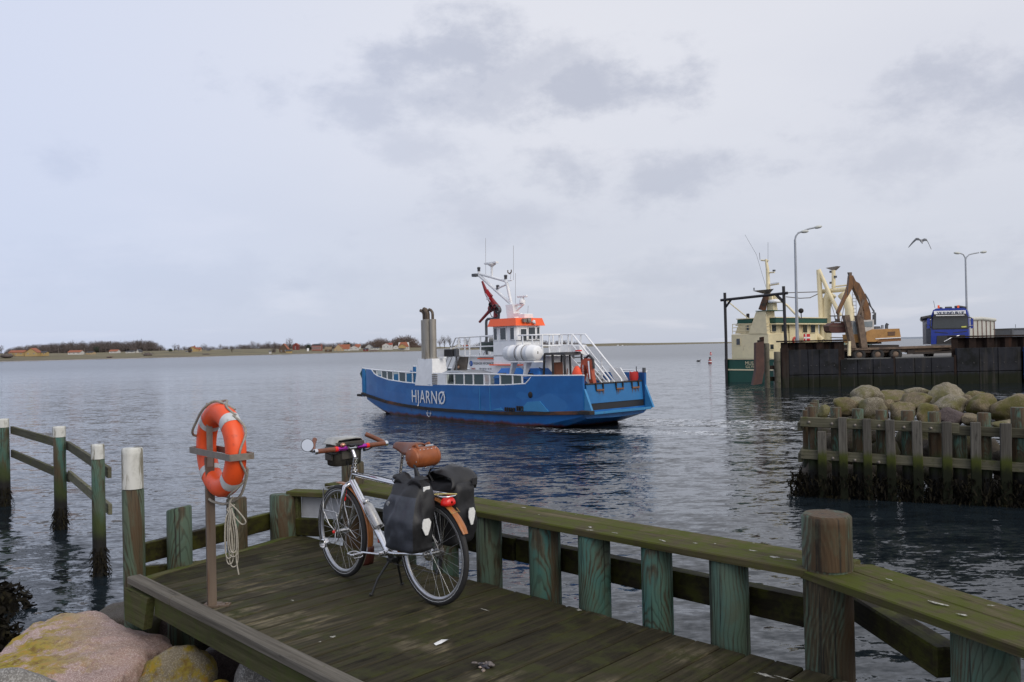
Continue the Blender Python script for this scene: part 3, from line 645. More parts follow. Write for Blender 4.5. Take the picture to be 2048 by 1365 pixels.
# the big pink slab is modelled from its plan outline
def slab():
    top = [(-20, 1312), (30, 1268), (75, 1238), (120, 1224), (170, 1221), (215, 1226), (248, 1246), (285, 1250), (325, 1264), (338, 1282), (300, 1305), (272, 1333), (235, 1362), (200, 1400), (120, 1450), (-30, 1470), (-120, 1430), (-110, 1360)]
    pts = [on(x, y, 1.12) for x, y in top]; c = sum(pts, Vector()) / len(pts)
    bm = bmesh.new(); n = len(pts); NR = 16; rings = []
    dense = []
    for i in range(n):
        for q in range(4): dense.append(pts[i].lerp(pts[(i + 1) % n], q / 4))
    sm = [(dense[i - 1] + dense[i] * 2 + dense[(i + 1) % len(dense)]) / 4 for i in range(len(dense))]
    n = len(sm)
    prof = [(k_ / 14, 0.0) for k_ in range(1, 13)] + [(.92, -.002), (.96, -.006), (.985, -.018), (.998, -.045), (1.0, -.10), (.995, -.16), (.985, -.24), (.96, -.34), (.93, -.45), (.9, -.56), (.86, -.68)]
    rows = [[(0, 0, 0)] * n]
    def nz(p, s, o): return mnoise.fractal(Vector((p.x * s + o, p.y * s, p.z * s)), 1.0, 2.0, 5)
    for s_, dz in prof:
        row = []
        for q in sm:
            d = q - c; p = Vector((d.x * s_, d.y * s_, dz))
            side = 1 if s_ >= .95 and dz < -.03 else 0
            p.z += .045 * nz(p, 1.6, 3) + .022 * nz(p, 5, 7) + .010 * nz(p, 16, 2) + .05 * (1 - s_) 
            p += Vector((d.x, d.y, 0)).normalized() * (.05 * nz(p, 2.5, 11) + .030 * nz(p, 9, 1)) * (1.6 if side else s_)
            row.append(tuple(p))
        rows.append(row)
    mb = MB(); mb.grid(rows[1:], True, True); mb.add([tuple(v) for v in rows[1]], [tuple(range(n))], True); mb.add(rows[-1], [tuple(reversed(range(n)))])
    o = part('boulder', mb, 'pink'); o.location = c; tag(o, 'large flat pink granite boulder with orange and yellow lichen', 'boulder', 'boulders on the rubble shore')
slab()
rock(333, 1384, .90, (.27, .24, .27), 11, 'tanrock', 'tan boulder with orange lichen just right of the big pink slab', .9, (0, .15), soft=.06, nplanes=9, rough=.09)
rock(40, 1388, 1.10, (.30, .14, .12), 12, 'greyrock', 'smooth grey boulder lapping the lower edge of the pink slab', .2)
rock(520, 1392, .95, (.24, .17, .20), 13, 'greyrock', 'speckled grey boulder under the side board at the bottom edge', .4, soft=.06, nplanes=9, rough=.08)
rock(556, 1412, 1.0, (.15, .10, .10), 23, 'palerock', 'small pale cream stone right of the speckled grey boulder', .4)
rock(438, 1392, .98, (.13, .11, .12), 14, 'tanrock', 'small rounded tan stone between the lichen boulder and speckled grey one', 1.4)
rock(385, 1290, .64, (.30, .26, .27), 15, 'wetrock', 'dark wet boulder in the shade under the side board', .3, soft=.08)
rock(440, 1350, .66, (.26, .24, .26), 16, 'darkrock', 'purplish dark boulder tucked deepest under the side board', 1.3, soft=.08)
rock(262, 1250, .88, (.40, .26, .22), 17, 'wetrock', 'brown wet boulder at the foot of the white topped pole', -.3, flat=.7, soft=.08)
rock(303, 1258, .86, (.13, .12, .17), 18, 'wetrock', 'narrow brown stone below the end plate of the deck', .7, soft=.07)
rock(330, 1270, .80, (.13, .10, .19), 19, 'darkrock', 'bluish grey stone under the corner of the deck', .2, soft=.05)
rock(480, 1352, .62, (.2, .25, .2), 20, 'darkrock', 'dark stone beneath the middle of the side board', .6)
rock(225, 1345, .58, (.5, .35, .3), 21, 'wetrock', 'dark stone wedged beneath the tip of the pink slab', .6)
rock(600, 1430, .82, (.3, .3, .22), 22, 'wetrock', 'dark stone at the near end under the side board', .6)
def weed_clump(px, py, r, h, seed, label, z0=0.0):
    p = on(px, py, z0); rr = random.Random(seed); mb = MB()
    mb.add(*[(lambda m: ([tuple(v.co) for v in m.vertices], [tuple(f.vertices) for f in m.polygons]))(rockmesh(seed, (r * .85, r * .7, h * .8), sub=3, rough=.12))][0], True)
    for i in range(420):
        a = rr.uniform(0, 6.28); e = rr.uniform(-.1, 1.4); q = rr.uniform(.75, 1.1)
        c = Vector((math.cos(a) * math.cos(e) * r * q, math.sin(a) * math.cos(e) * r * .85 * q, math.sin(e) * h * q)); d = Vector((rr.gauss(0, 1), rr.gauss(0, 1), rr.gauss(0, .6))).normalized() * rr.uniform(.05, .13); w = d.cross(Vector((rr.gauss(0, 1), rr.gauss(0, 1), 1))).normalized() * rr.uniform(.01, .028)
        mb.add([c - w, c + w, c + d + w * .7, c + d - w * .7], [(0, 1, 2, 3)])
    o = part('seaweed_clump', mb, 'weed', fix=False); o.location = p; tag(o, label, 'seaweed')
weed_clump(-14, 1218, .44, .30, 5, 'big dark heap of bladderwrack in the water at the left edge')
weed_clump(-25, 1290, .34, .30, 6, 'small dark tuft of seaweed between water and pink slab at left edge', .1)

# ------------------------------------------------------------------ lifebuoy on its stand
sp_ = on(424, 1212, DZ); sY = sp_.y
stand = thing('lifebuoy_stand', 'rusty square steel post with a hoop bracket on the deck edge', 'stand', T(sp_))
zt1 = at(413, 915, sY).z - DZ; zt2 = at(414, 806, sY).z - DZ
ox = at(409, 900, sY).x - sp_.x
mb = MB(); b = [(-.028, -.028, 0), (.028, -.028, 0), (.028, .028, 0), (-.028, .028, 0)]; mb.hexa(b, [(x + ox * .0, y, zt1) for x, y, z in b]); o = part('post', mb, 'steel_post', stand); o.matrix_local = RZ(R(28))
mb = MB(); mb.box((0, 0, (zt1 + zt2) / 2 - .03), (.038, .012, zt2 - zt1 + .06)); o = part('upright_bar', mb, 'galv', stand); o.matrix_local = T(.012, -.02, 0) @ RZ(R(28))
mb = MB(); mb.box((0, 0, .006), (.11, .10, .012)); mb.cyl((.10, 0, .012), (.10, 0, .02), .012, 8); mb.box((.07, 0, .006), (.1, .06, .010)); part('foot_plate', mb, 'steel_post', stand)
# hoop: long axis d1 runs from far left to near right, short axis d2 across the ring
h0 = at(380, 900, sY + .12); hz = h0.z; h1 = on(460, 917, hz); h2 = on(497, 912, hz); h3 = on(425, 896, hz)
d1 = (h1 - h0); L1 = d1.length; d1.normalize(); d2 = Vector((-d1.y, d1.x, 0)); L2 = .155
hm = h0 + d1 * L1 / 2 - sp_
mb = MB(); MMh = frame(hm, d1, d2, Zv)
for (c, dm) in (((0, 0, 0), (L1, .008, .042)), ((0, L2, 0), (L1, .008, .042)), ((L1 / 2, L2 / 2, 0), (.008, L2, .042)), ((-L1 / 2, L2 / 2, 0), (.008, L2, .042))): mb.box(c, dm, MMh)
part('hoop_bracket', mb, 'galv', stand)
# ring: hangs inside the hoop
rc = hm + sp_ + d2 * (L2 / 2); zc = at(438, 897, sY).z; rc = Vector((rc.x, rc.y, zc))
Ro, tr = .245, .067
LBm = frame(rc, d1, Zv, d1.cross(Zv))
lb = thing('lifebuoy', 'orange ring lifebuoy with four grey bands standing in the steel hoop', 'lifebuoy', LBm)
lb_pts = [(Ro * math.cos(2 * math.pi * i / 56), Ro * 1.0 * math.sin(2 * math.pi * i / 56), 0) for i in range(56)]
def ringseg(a0, a1, n, r, mbx, closed=False):
    pts = [(Ro * math.cos(lerp(a0, a1, i / n)), Ro * 1.0 * math.sin(lerp(a0, a1, i / n)), 0) for i in range(n if closed else n + 1)]
    rows = []
    for p in pts:
        p = Vector(p); e = p.normalized(); row = []
        for j in range(18):
            a = 2 * math.pi * j / 18; cx = math.copysign(abs(math.cos(a)) ** .8, math.cos(a)); sx = math.copysign(abs(math.sin(a)) ** .8, math.sin(a))
            row.append(tuple(p + e * (r * 1.02 * cx) + Vector((0, 0, 1)) * (r * .92 * sx)))
        rows.append(row)
    if closed: rows.append(rows[0])
    mbx.grid(rows, True, True)
    return rows
mb = MB(); ringseg(0, 2 * math.pi, 60, tr, mb, True); part('ring', mb, 'orange', lb)
for a in (R(48), R(135), R(222), R(312)):
    mb = MB(); ringseg(a - .11, a + .11, 6, tr * 1.03, mb); part('band', mb, 'tape', lb)
def rope(name, pts, r, mat, parent, sub=6):
    P = [Vector(p) for p in pts]; out = []
    for i in range(len(P) - 1):
        p0_, p1_, p2_, p3_ = P[max(i - 1, 0)], P[i], P[i + 1], P[min(i + 2, len(P) - 1)]
        for q in range(sub):
            t = q / sub; out.append(.5 * ((2 * p1_) + (p2_ - p0_) * t + (2 * p0_ - 5 * p1_ + 4 * p2_ - p3_) * t * t + (-p0_ + 3 * p1_ - 3 * p2_ + p3_) * t ** 3))
    out.append(P[-1]); mb = MB(); mb.tube(out, r, 7); return part(name, mb, mat, parent)
Rr = Ro + tr
gl = []
for i in range(49):
    a = 2 * math.pi * i / 48; kk = (i % 12) / 12; sag = math.sin(math.pi * kk)
    gl.append(((Rr + .004 + .008 * sag) * math.cos(a + .85), (Rr * 1.0 + .004 + .008 * sag) * math.sin(a + .85), .03 * math.sin(i * .8) - .02))
rope('grab_line', gl, .0075, 'rope', lb, 2)
rope('grab_line', [(-.31, .06, -.05), (-.27, .09, .08), (-.17, .19, .09), (-.06, .28, .08), (.02, Rr * 1.0 + .012, .03), (.15, .27, -.04)], .0085, 'rope', lb)
rope('grab_line', [(.19, -.11, -.09), (.20, -.13, -.095), (.17, -.22, -.09), (.12, -.31, -.07), (.02, -.36, -.02), (-.06, -.35, .03), (-.09, -.33, .05)], .009, 'rope', lb)
# throwing line hung in long loops under the ring
tp = rc + Vector((.02, 0, -.365)) + d1 * .09
tl = thing('throwing_line', 'pale coiled throwing line hanging in long loops below the orange lifebuoy', 'rope', T(tp))
for i in range(6):
    rr = random.Random(i + 3); L = (.30, .34, .40, .33, .38, .30)[i]; w = rr.uniform(.018, .035); ox_, oy_ = rr.uniform(-.02, .02), rr.uniform(-.02, .02)
    rope('loop', [(0, 0, -.02), (-w * .6 + ox_, oy_, -.08), (-w + ox_, oy_, -L * .6), (-w * .9 + ox_, oy_ + .01, -L * .92), (ox_, oy_, -L), (w * .9 + ox_, oy_ + .01, -L * .92), (w + ox_, oy_, -L * .55), (w * .5 + ox_, oy_, -.09), (0.01, 0, -.01)], .0036, 'rope2', tl, 5)
rope('loop', [(0, 0, .02), (.05, .0, -.03), (.10, .0, -.10), (.07, .01, -.12), (.02, .0, -.06), (-.02, 0, -.02), (.03, .0, .01)], .0045, 'rope2', tl)
rope('tail', [(.02, .01, -.05), (.035, .01, -.2), (.03, .01, -.34), (.045, .01, -.45)], .0042, 'rope2', tl)
rope('knot_line', [(.02, 0, .06), (.0, 0, .03), (-.005, 0, -.03)], .007, 'rope2', tl)

# litter on the deck
w = on(886, 1287, DZ); mb = MB()
mb.add([(-.05, -.02, .003), (-.02, -.028, .012), (.03, -.008, .02), (.065, .012, .016), (.03, .012, .008), (-.03, .01, .012), (-.055, .004, .006), (-.01, -.008, .026)], [(0, 1, 7, 6), (1, 2, 7), (2, 3, 4, 7), (7, 4, 5), (6, 7, 5)], True)
solo('shell', mb, 'refl', 'white broken shell lying alone on the planks in front of the rear wheel', 'shell', T(w) @ RZ(R(25)))
w = on(970, 1335, DZ); mb = MB(); rr = random.Random(4)
for i in range(24):
    a = Vector((rr.gauss(0, .028), rr.gauss(0, .022), rr.uniform(.004, .02))); mb.ell(a, (rr.uniform(.008, .02), rr.uniform(.006, .011), rr.uniform(.005, .012)), 6, None)
solo('mussel_shells', mb, M('crushed_mussel', (.13, .11, .10), .5, 0, .5, 70, over=(((.42, .32, .26), 20, .52, .6), ((.03, .03, .04), 26, .5, .6))), 'little heap of crushed mussel shells on the planks at the bottom', 'shells', T(w))
# ------------------------------------------------------------------ touring bicycle
BO = Vector((-.528, 5.461, DZ + .004)); BM = frame(BO, -Uv, -Vv, Zv)
bike = thing('touring_bicycle', 'silver touring bicycle with wooden mudguards on a two-legged stand on the deck', 'bicycle', BM)
WR, RA, FA = .342, Vector((.03, 0, .342)), Vector((1.09, 0, .342))
MT['rim'] = M('brushed_rim', (.50, .50, .51), .34, .9, .1, 8, bump=0); MT['spoke'] = M('spoke_steel', (.42, .42, .42), .35, .9, .1, 5, bump=0)
def wheel(c, steer=0.0):
    root = MB(); root.cyl((0, -.055, 0), (0, .055, 0), .014, 10); root.cyl((0, -.034, 0), (0, -.03, 0), .028, 12); root.cyl((0, .03, 0), (0, .034, 0), .028, 12)
    w = part('wheel', root, 'alu', bike); w.matrix_local = T(c) @ RZ(steer)
    tm = MB(); rows = []
    for i in range(64):
        a = 2 * math.pi * i / 64; e = Vector((math.cos(a), 0, math.sin(a))); rows.append([tuple(e * (WR - .021 + .021 * math.cos(b)) + Vector((0, .0195 * math.sin(b), 0))) for b in [2 * math.pi * j / 12 for j in range(12)]])
    rows.append(rows[0]); tm.grid(rows, True, True); part('tyre', tm, 'tyre', w)
    rm = MB(); rows = []
    for i in range(64):
        a = 2 * math.pi * i / 64; e = Vector((math.cos(a), 0, math.sin(a))); rows.append([tuple(e * q + Vector((0, y, 0))) for q, y in ((.309, -.012), (.308, .012), (.297, .0125), (.286, .007), (.284, 0), (.286, -.007), (.297, -.0125))])
    rows.append(rows[0]); rm.grid(rows, False, True); part('rim', rm, MT['rim'], w)
    dm = MB(); rows = []
    for sgn in (-1, 1):
        rows = []
        for i in range(65):
            a = 2 * math.pi * i / 64; e = Vector((math.cos(a), 0, math.sin(a))); rows.append([tuple(e * q + Vector((0, sgn * y, 0))) for q, y in ((.312, .0185), (.3145, .0187))])
        dm.grid(rows)
    part('reflex_stripe', dm, 'refl', w)
    sm = MB(); sm.tube([(0, 0, 0), (0, 0, .26)], .0012, 4); sme = sm.mesh('spoke'); sme.materials.append(MT['spoke'])
    for i in range(32):
        sd = 1 if i % 2 else -1; a = 2 * math.pi * i / 32; hb = a + (.85 if (i // 2) % 2 else -.85)
        p = Vector((.026 * math.cos(hb), sd * .032, .026 * math.sin(hb))); q = Vector((.286 * math.cos(a), 0, .286 * math.sin(a))); d = q - p
        o = bpy.data.objects.new('spoke', sme); COL.objects.link(o); o.parent = w; o.location = p; o.rotation_euler = d.to_track_quat('Z', 'Y').to_euler(); o.scale = (1, 1, d.length / .26)
    return w
wheel(RA); wheel(FA, R(-4))
HT, HB, BB, SC = Vector((.918, 0, .805)), Vector((.960, 0, .700)), Vector((.52, 0, .27)), Vector((.385, 0, .78))
mb = MB()
mb.cyl(HT, HB, .0185, 14); mb.cyl(HT + Vector((.003, 0, -.006)), HT + Vector((-.006, 0, .012)), .024, 14); mb.cyl(HB + Vector((-.004, 0, .01)), HB + Vector((.004, 0, -.008)), .023, 14)
mb.cyl(HB + Vector((-.012, 0, .03)), BB, .0245, 16); mb.cyl(HT + Vector((.008, 0, -.022)), SC + Vector((.01, 0, -.02)), .0175, 14)
mb.cyl(BB, SC, .017, 14); mb.cyl((.52, -.04, .27), (.52, .04, .27), .022, 14)
for s in (-1, 1):
    mb.tube([(.49, s * .02, .272), (.40, s * .035, .285), (.20, s * .058, .318), (.03, s * .068, .345)], [.012, .012, .010, .008], 10)
    mb.tube([(.38, s * .018, .75), (.25, s * .045, .60), (.03, s * .068, .352)], [.009, .008, .007], 8)
    mb.box((.03, s * .068, .345), (.035, .006, .04))
mb.box((.60, .0195, .335), (.03, .004, .02)); part('frame', mb, 'chrome', bike)
mb = MB(); mb.box((.600, .021, .344), (.028, .004, .028), T(0, 0, 0), ch=.002); part('badge', mb, M('red_badge', (.55, .06, .05), .4), bike)
mb = MB()
for s in (-1, 1): mb.tube([(.958, s * .02, .705), (.965, s * .05, .69), (.985, s * .058, .60), (1.025, s * .058, .47), (1.09, s * .058, .342)], [.018, .0175, .016, .0135, .009], 12)
mb.tube([(.962, -.035, .700), (.960, 0, .712), (.962, .035, .700)], .019, 10); part('fork', mb, 'chrome', bike)
mb = MB(); mb.cyl(HT + Vector((-.004, 0, .012)), (.895, 0, .905), .014, 12)
for z0, z1, r in ((.825, .838, .022), (.852, .866, .020), (.875, .905, .021), (.905, .912, .018)):
    f = lambda z: Vector((lerp(.921, .893, (z - .81) / .1), 0, z)); mb.cyl(f(z0), f(z1), r, 14)
mb.tube([(.897, 0, .895), (.915, 0, .93), (.94, 0, .972)], .014, 10); mb.cyl((.94, -.03, .975), (.94, .03, .975), .020, 12); part('stem', mb, 'chrome', bike)
mb = MB(); mb.cyl(SC, (.335, 0, 1.0), .0135, 12); mb.cyl(SC + Vector((.002, 0, -.012)), SC + Vector((-.004, 0, .02)), .019, 12); mb.box((.33, 0, 1.005), (.05, .05, .02), ch=.004); part('seat_post', mb, 'chrome', bike)
# handlebar with brown grips and bar ends
hx, hz_ = .94, .977
mb = MB(); mb.cyl((hx, -.30, hz_), (hx, .30, hz_), .0115, 12); hb = part('handlebar', mb, 'alu', bike)
mb = MB()
for s in (-1, 1): mb = MB(); mb.cyl((hx, s * .045, hz_), (hx, s * .125, hz_), .0175, 12); part('purple_sleeve', mb, 'purple', hb); mb = MB(); mb.cyl((hx, s * .125, hz_), (hx, s * .15, hz_), .0195, 12); part('red_collar', mb, 'red', hb)
for s in (-1, 1):
    mb = MB(); mb.cyl((hx, s * .15, hz_), (hx, s * .30, hz_), .0180, 14); part('grip', mb, 'leather', hb)
    ye = .31 * s; mb = MB(); pts = [(hx + .012, ye, hz_ + .004), (hx + .05, ye - s * .012, hz_ + .018), (hx + .10, ye - s * .045, hz_ + .045), (hx + .14, ye - s * .085, hz_ + .07)]
    mb.tube(pts, [.016, .0175, .018, .0175], 12); part('bar_end', mb, 'leather', hb)
    mb = MB(); mb.cyl((hx, s * .298, hz_), (hx, s * .322, hz_), .0205, 14); part('end_clamp', mb, 'chrome', hb)
mb = MB(); mb.ell((hx - .01, .085, hz_ + .026), (.022, .022, .017), 8); part('bell', mb, M('copper_bell', (.62, .30, .20), .25, .9, .08, 6, bump=0), hb)
mb = MB(); mb.box((hx - .03, .01, hz_ + .022), (.05, .075, .014), T(0, 0, 0), ch=.004); mb.box((hx - .03, -.05, hz_ + .018), (.04, .035, .014), ch=.004); part('bike_computer', mb, 'black', hb)
mb = MB()
for s in (-1, 1): mb.tube([(hx, s * .11, hz_ - .01), (hx + .02, s * .12, hz_ - .035), (hx + .03, s * .17, hz_ - .035), (hx + .025, s * .21, hz_ - .018)], [.008, .008, .006, .005], 7); mb.tube([(hx + .01, s * .1, hz_ - .02), (hx + .04, s * .05, hz_ - .06), (hx + .03, s * .02, hz_ - .13), (.97, s * .015, .75)], .003, 6)
part('brake_lever', mb, 'black', hb)
mb = MB(); mc = Vector((hx + .005, .372, hz_ + .052)); mn = Vector((-.93, .25, .12)).normalized(); q = mn.to_track_quat('Z', 'Y').to_matrix().to_4x4()
mb.lathe([(.001, -.016), (.03, -.012), (.044, -.002), (.046, .004), (.043, .006)], 22, T(mc) @ q); mb.tube([tuple(mc + Vector((.01, 0, -.02))), (hx + .02, .345, hz_ + .01), (hx, .325, hz_)], .007, 8); mr = part('mirror', mb, 'black', hb)
mb = MB(); mb.lathe([(.0005, .0055), (.043, .0055)], 22, T(mc) @ q); part('mirror_glass', mb, 'glassm', bike)
# saddle
mb = MB(); rows = []
for x, w, z, d in ((.425, .017, 1.045, .028), (.40, .022, 1.054, .034), (.35, .026, 1.056, .045), (.29, .038, 1.058, .06), (.23, .062, 1.062, .06), (.18, .078, 1.066, .055), (.145, .072, 1.064, .045), (.135, .055, 1.058, .03)):
    rows.append([(x, w * a, z - d * (abs(a) ** 2.4) * (1.0 if abs(a) < 1.2 else 1.6)) for a in (-1.12, -1, -.85, -.6, -.3, 0, .3, .6, .85, 1, 1.12)])
mb.grid(rows, True); sad = part('saddle', mb, 'leather', bike)
so_ = sad.modifiers.new('thick', 'SOLIDIFY'); so_.thickness = .006
mb = MB()
for s in (-1, 1): mb.tube([(.41, s * .01, 1.03), (.36, s * .018, 1.01), (.28, s * .022, 1.008), (.17, s * .03, 1.035)], .0035, 6)
mb.box((.15, 0, 1.045), (.01, .06, .018)); part('saddle_rail', mb, 'alu', bike)
# wooden mudguards
def guard(c, r, a0, a1, w, n=26, lift=0.0):
    mb = MB(); rows = []
    for i in range(n + 1):
        a = lerp(a0, a1, i / n); e = Vector((math.cos(a), 0, math.sin(a))); ww = w * (1.0 if 0 < i < n else .8); p = Vector(c) + e * r
        rows.append([tuple(p + Vector((0, y * ww, 0)) + e * (k_ + .004 * (1 - (y * 2) ** 2))) for y, k_ in ((-.5, 0), (-.25, 0), (0, 0), (.25, 0), (.5, 0), (.5, -.003), (0, -.003), (-.5, -.003))])
    mb.grid(rows, True, True); mb.add(rows[0], [tuple(range(8))]); mb.add(rows[-1], [tuple(range(8))]); return mb
part('mudguard', guard(RA, .364, R(-8), R(152), .052), 'woodfend', bike); part('mudguard', guard(FA, .362, R(84), R(193), .05), 'woodfend', bike)
mb = MB(); rows = []
for i in range(7):
    a = R(190 + 3.6 * i); e = Vector((math.cos(a), 0, math.sin(a))); w = lerp(.05, .088, i / 6); p = FA + e * (.368 + .012 * i / 6)
    rows.append([tuple(p + Vector((0, -w / 2, 0))), tuple(p + e * .006), tuple(p + Vector((0, w / 2, 0)))])
mb.grid(rows, True); fl_ = part('mud_flap', mb, M('dark_red_leather', (.085, .02, .012), .5, 0, .2, 20), bike); q_ = fl_.modifiers.new('t', 'SOLIDIFY'); q_.thickness = .004
mb = MB(); mb.tube([(-.17, -.034, .66), (-.20, -.036, .635), (-.215, 0, .648), (-.20, .036, .635), (-.17, .034, .66)], .0025, 6); part('mudguard_stay', mb, M('brass_wire', (.5, .36, .14), .35, .9), bike)
# low front rack, rear rack, lights
def rod(pts, r=.004): mb.tube(pts, r, 7)
mb = MB()
for s in (-1, 1):
    y = s * .095; rod([(1.085, s * .06, .345), (1.06, y, .42), (1.0, y, .47), (1.02, y, .50), (1.19, y, .50), (1.185, y, .60), (1.18, y, .665), (1.14, y * .9, .675)]); rod([(1.02, y, .50), (.99, y, .40), (1.0, y, .30), (1.04, y, .27), (1.085, s * .06, .345)]); rod([(1.19, y, .50), (1.13, y * .9, .40), (1.085, s * .06, .345)]); rod([(1.03, s * .055, .47), (1.04, y, .50)])
rod([(1.18, -.09, .668), (1.18, .09, .668)], .0035); rod([(1.10, -.095, .50), (1.0, -.05, .56)], .0035); part('front_rack', mb, 'alu', bike)
mb = MB()
rod([(.30, -.05, .735), (.0, -.055, .738), (-.14, -.055, .738), (-.165, -.03, .738), (-.165, .03, .738), (-.14, .055, .738), (0, .055, .738), (.30, .05, .735)], .005)
for x in (-.06, .03, .12, .22): rod([(x, -.055, .737), (x, .055, .737)])
rod([(-.14, -.018, .738), (.30, -.018, .738)], .003); rod([(-.14, .018, .738), (.30, .018, .738)], .003)
for s in (-1, 1):
    for x in (-.06, .03, .12): rod([(x, s * .055, .735), (.03, s * .075, .36)])
    rod([(.30, s * .05, .735), (.37, s * .02, .73)])
part('rear_rack', mb, 'chrome', bike)
mb = MB(); rod([(-.16, -.05, .745), (-.10, .0, .748), (-.05, .05, .745)], .0045); part('bungee', mb, M('yellow_cord', (.5, .42, .16), .6), bike)
mb = MB(); rows = []
for x, sy, sz in ((-.112, .052, .034), (-.145, .050, .033), (-.16, .036, .022), (-.165, .01, .006)): rows.append([(x, sy * math.cos(a), .697 + sz * math.sin(a) - .006 * math.cos(2 * a)) for a in [2 * math.pi * j / 18 for j in range(18)]])
mb.grid(rows, True, True); mb.add(rows[0], [tuple(range(18))]); part('rear_light', mb, 'red', bike)
mb = MB(); mb.ell((.985, .045, .60), (.016, .016, .02), 8); mb.tube([(.985, .04, .60), (.985, .02, .66)], .005, 6); part('fork_light', mb, 'red', bike)
mb = MB(); mb.ell((1.085, .075, .345), (.012, .01, .012), 8); part('skewer_nut', mb, 'red', bike)
mb = MB(); mb.lathe([(.030, -.026), (.033, -.02), (.033, .02), (.03, .026)], 18, T(1.09, .15, .275) @ RZ(R(12)) @ RX(R(90)) @ RY(0)); part('front_lamp', mb, 'chrome', bike)
# cranks, pedals, gears, chain
mb = MB(); mb.tube([(.52, .075, .27), (.60, .095, .268), (.69, .105, .262)], [.014, .012, .011], 10, flat=(1, .7)); mb.cyl((.52, .05, .27), (.52, .082, .27), .017, 12); mb.tube([(.52, -.075, .27), (.44, -.095, .272), (.35, -.105, .278)], [.014, .012, .011], 10); part('crank', mb, 'chrome', bike)
def pedal(x, z, s):
    mb = MB()
    for q in (-1, 1):
        mb.tube([(x + q * .038, s * .125, z + .012), (x + q * .046, s * .16, z + .014), (x + q * .038, s * .20, z + .012)], .006, 6); mb.tube([(x + q * .038, s * .125, z - .012), (x + q * .046, s * .16, z - .014), (x + q * .038, s * .20, z - .012)], .006, 6)
    mb.box((x, s * .125, z), (.08, .006, .026), ch=.003); mb.box((x, s * .20, z), (.08, .006, .026), ch=.003); mb.cyl((x, s * .1, z), (x, s * .205, z), .011, 8); part('pedal', mb, 'chrome', bike)
pedal(.69, .255, 1); pedal(.35, .275, -1)
mb = MB(); mb.lathe([(.045, 0), (.09, 0), (.094, .002), (.09, .004), (.045, .004)], 32, T(.52, -.05, .27) @ RX(R(90)))
for r, y in ((.055, -.045), (.047, -.041), (.038, -.037), (.03, -.033)): mb.lathe([(.012, 0), (r, 0), (r, .002)], 24, T(.03, y, .345) @ RX(R(90)))
mb.tube([(.52, -.05, .362), (.03, -.042, .398)], .0035, 5); mb.tube([(.52, -.05, .178), (.06, -.046, .19)], .0035, 5); part('drivetrain', mb, M('oily_steel', (.16, .15, .14), .4, .9, .2, 20), bike)
mb = MB(); mb.tube([(.03, -.075, .33), (.05, -.08, .27), (.07, -.06, .19)], .012, 7, flat=(.5, 1.4)); mb.ell((.065, -.055, .20), (.02, .008, .02), 6); part('derailleur', mb, 'black', bike)
mb = MB(); mb.lathe([(.02, 0), (.045, 0), (.046, .002)], 28, T(.03, .05, .345) @ RX(R(90))); mb.box((.05, .07, .40), (.04, .02, .03), ch=.004); mb.cyl((.03, .05, .345), (.03, .085, .345), .012, 10); part('disc_brake', mb, 'alu', bike)
mb = MB()
mb.box((.475, 0, .225), (.05, .07, .03), ch=.005); mb.tube([(.47, .035, .22), (.50, .11, .11), (.515, .15, .012)], [.009, .008, .008], 8); mb.ell((.517, .155, .01), (.016, .016, .011), 6)
mb.tube([(.47, -.035, .22), (.53, -.10, .11), (.555, -.14, .012)], [.009, .008, .008], 8); mb.ell((.557, -.145, .01), (.016, .016, .011), 6); part('kickstand', mb, M('black_stand_steel', (.05, .05, .05), .35, .6), bike)
mb = MB(); mb.tube([(.92, .02, .80), (.85, .022, .80), (.72, .022, .805), (.55, .02, .80), (.44, .018, .79), (.38, .02, .74)], .0028, 6); mb.tube([(.955, .018, .76), (.93, .026, .82), (.96, .03, .88), (1.0, .02, .84)], .003, 6); part('cable', mb, 'black', bike)
# things carried on the bicycle: each one lifts off
def softbag(mbs, cx, cy, levels, seed, nx=9, amp=.010, split=None):
    """levels: (z, x0, x1, y0, y1); rounded rectangle sections with creases; faces sorted into materials by direction"""
    off = seed * 3.7; rows = []; N = 44
    for (z, x0, x1, y0, y1) in levels:
        row = []
        for j in range(N):
            a = 2 * math.pi * j / N; c, s_ = math.cos(a), math.sin(a); p = 5.5; k_ = (abs(c) ** p + abs(s_) ** p) ** (-1 / p)
            x = (x0 + x1) / 2 + (x1 - x0) / 2 * c * k_; y = (y0 + y1) / 2 + (y1 - y0) / 2 * s_ * k_
            d = mnoise.fractal(Vector((x * 9 + off, y * 9, z * 6)), 1, 2, 3) * amp + mnoise.noise(Vector((x * 4 + off, y * 4 + 5, z * 11 + x * 12))) * amp * .9
            row.append((x + c * d, y + s_ * d, z + d * .3))
        rows.append(row)
    for i in range(len(rows) - 1):
        for j in range(N):
            j2 = (j + 1) % N; vs = [rows[i][j], rows[i][j2], rows[i + 1][j2], rows[i + 1][j]]; nn = (Vector(vs[1]) - Vector(vs[0])).cross(Vector(vs[3]) - Vector(vs[0]))
            if nn.length > 1e-9: nn.normalize()
            t = mbs[split(j / N, i / (len(rows) - 1)) if split else 0]; t.add(vs, [(0, 1, 2, 3)], True)
    for e in (0, -1): mbs[-1].add(rows[e], [tuple(range(N))], True)
def weld(me):
    b = bmesh.new(); b.from_mesh(me); bmesh.ops.remove_doubles(b, verts=b.verts, dist=.0008); bmesh.ops.recalc_face_normals(b, faces=b.faces); b.to_mesh(me); b.free(); return me
def lev(pairs, zs):
    out = []
    for z in zs:
        for (a, b) in zip(pairs, pairs[1:]):
            if a[0] <= z <= b[0]:
                t = (z - a[0]) / (b[0] - a[0]); out.append((z,) + tuple(lerp(a[i], b[i], t) for i in range(1, 5))); break
    return out
def zspan(a, b, n): return [lerp(a, b, i / n) for i in range(n + 1)]
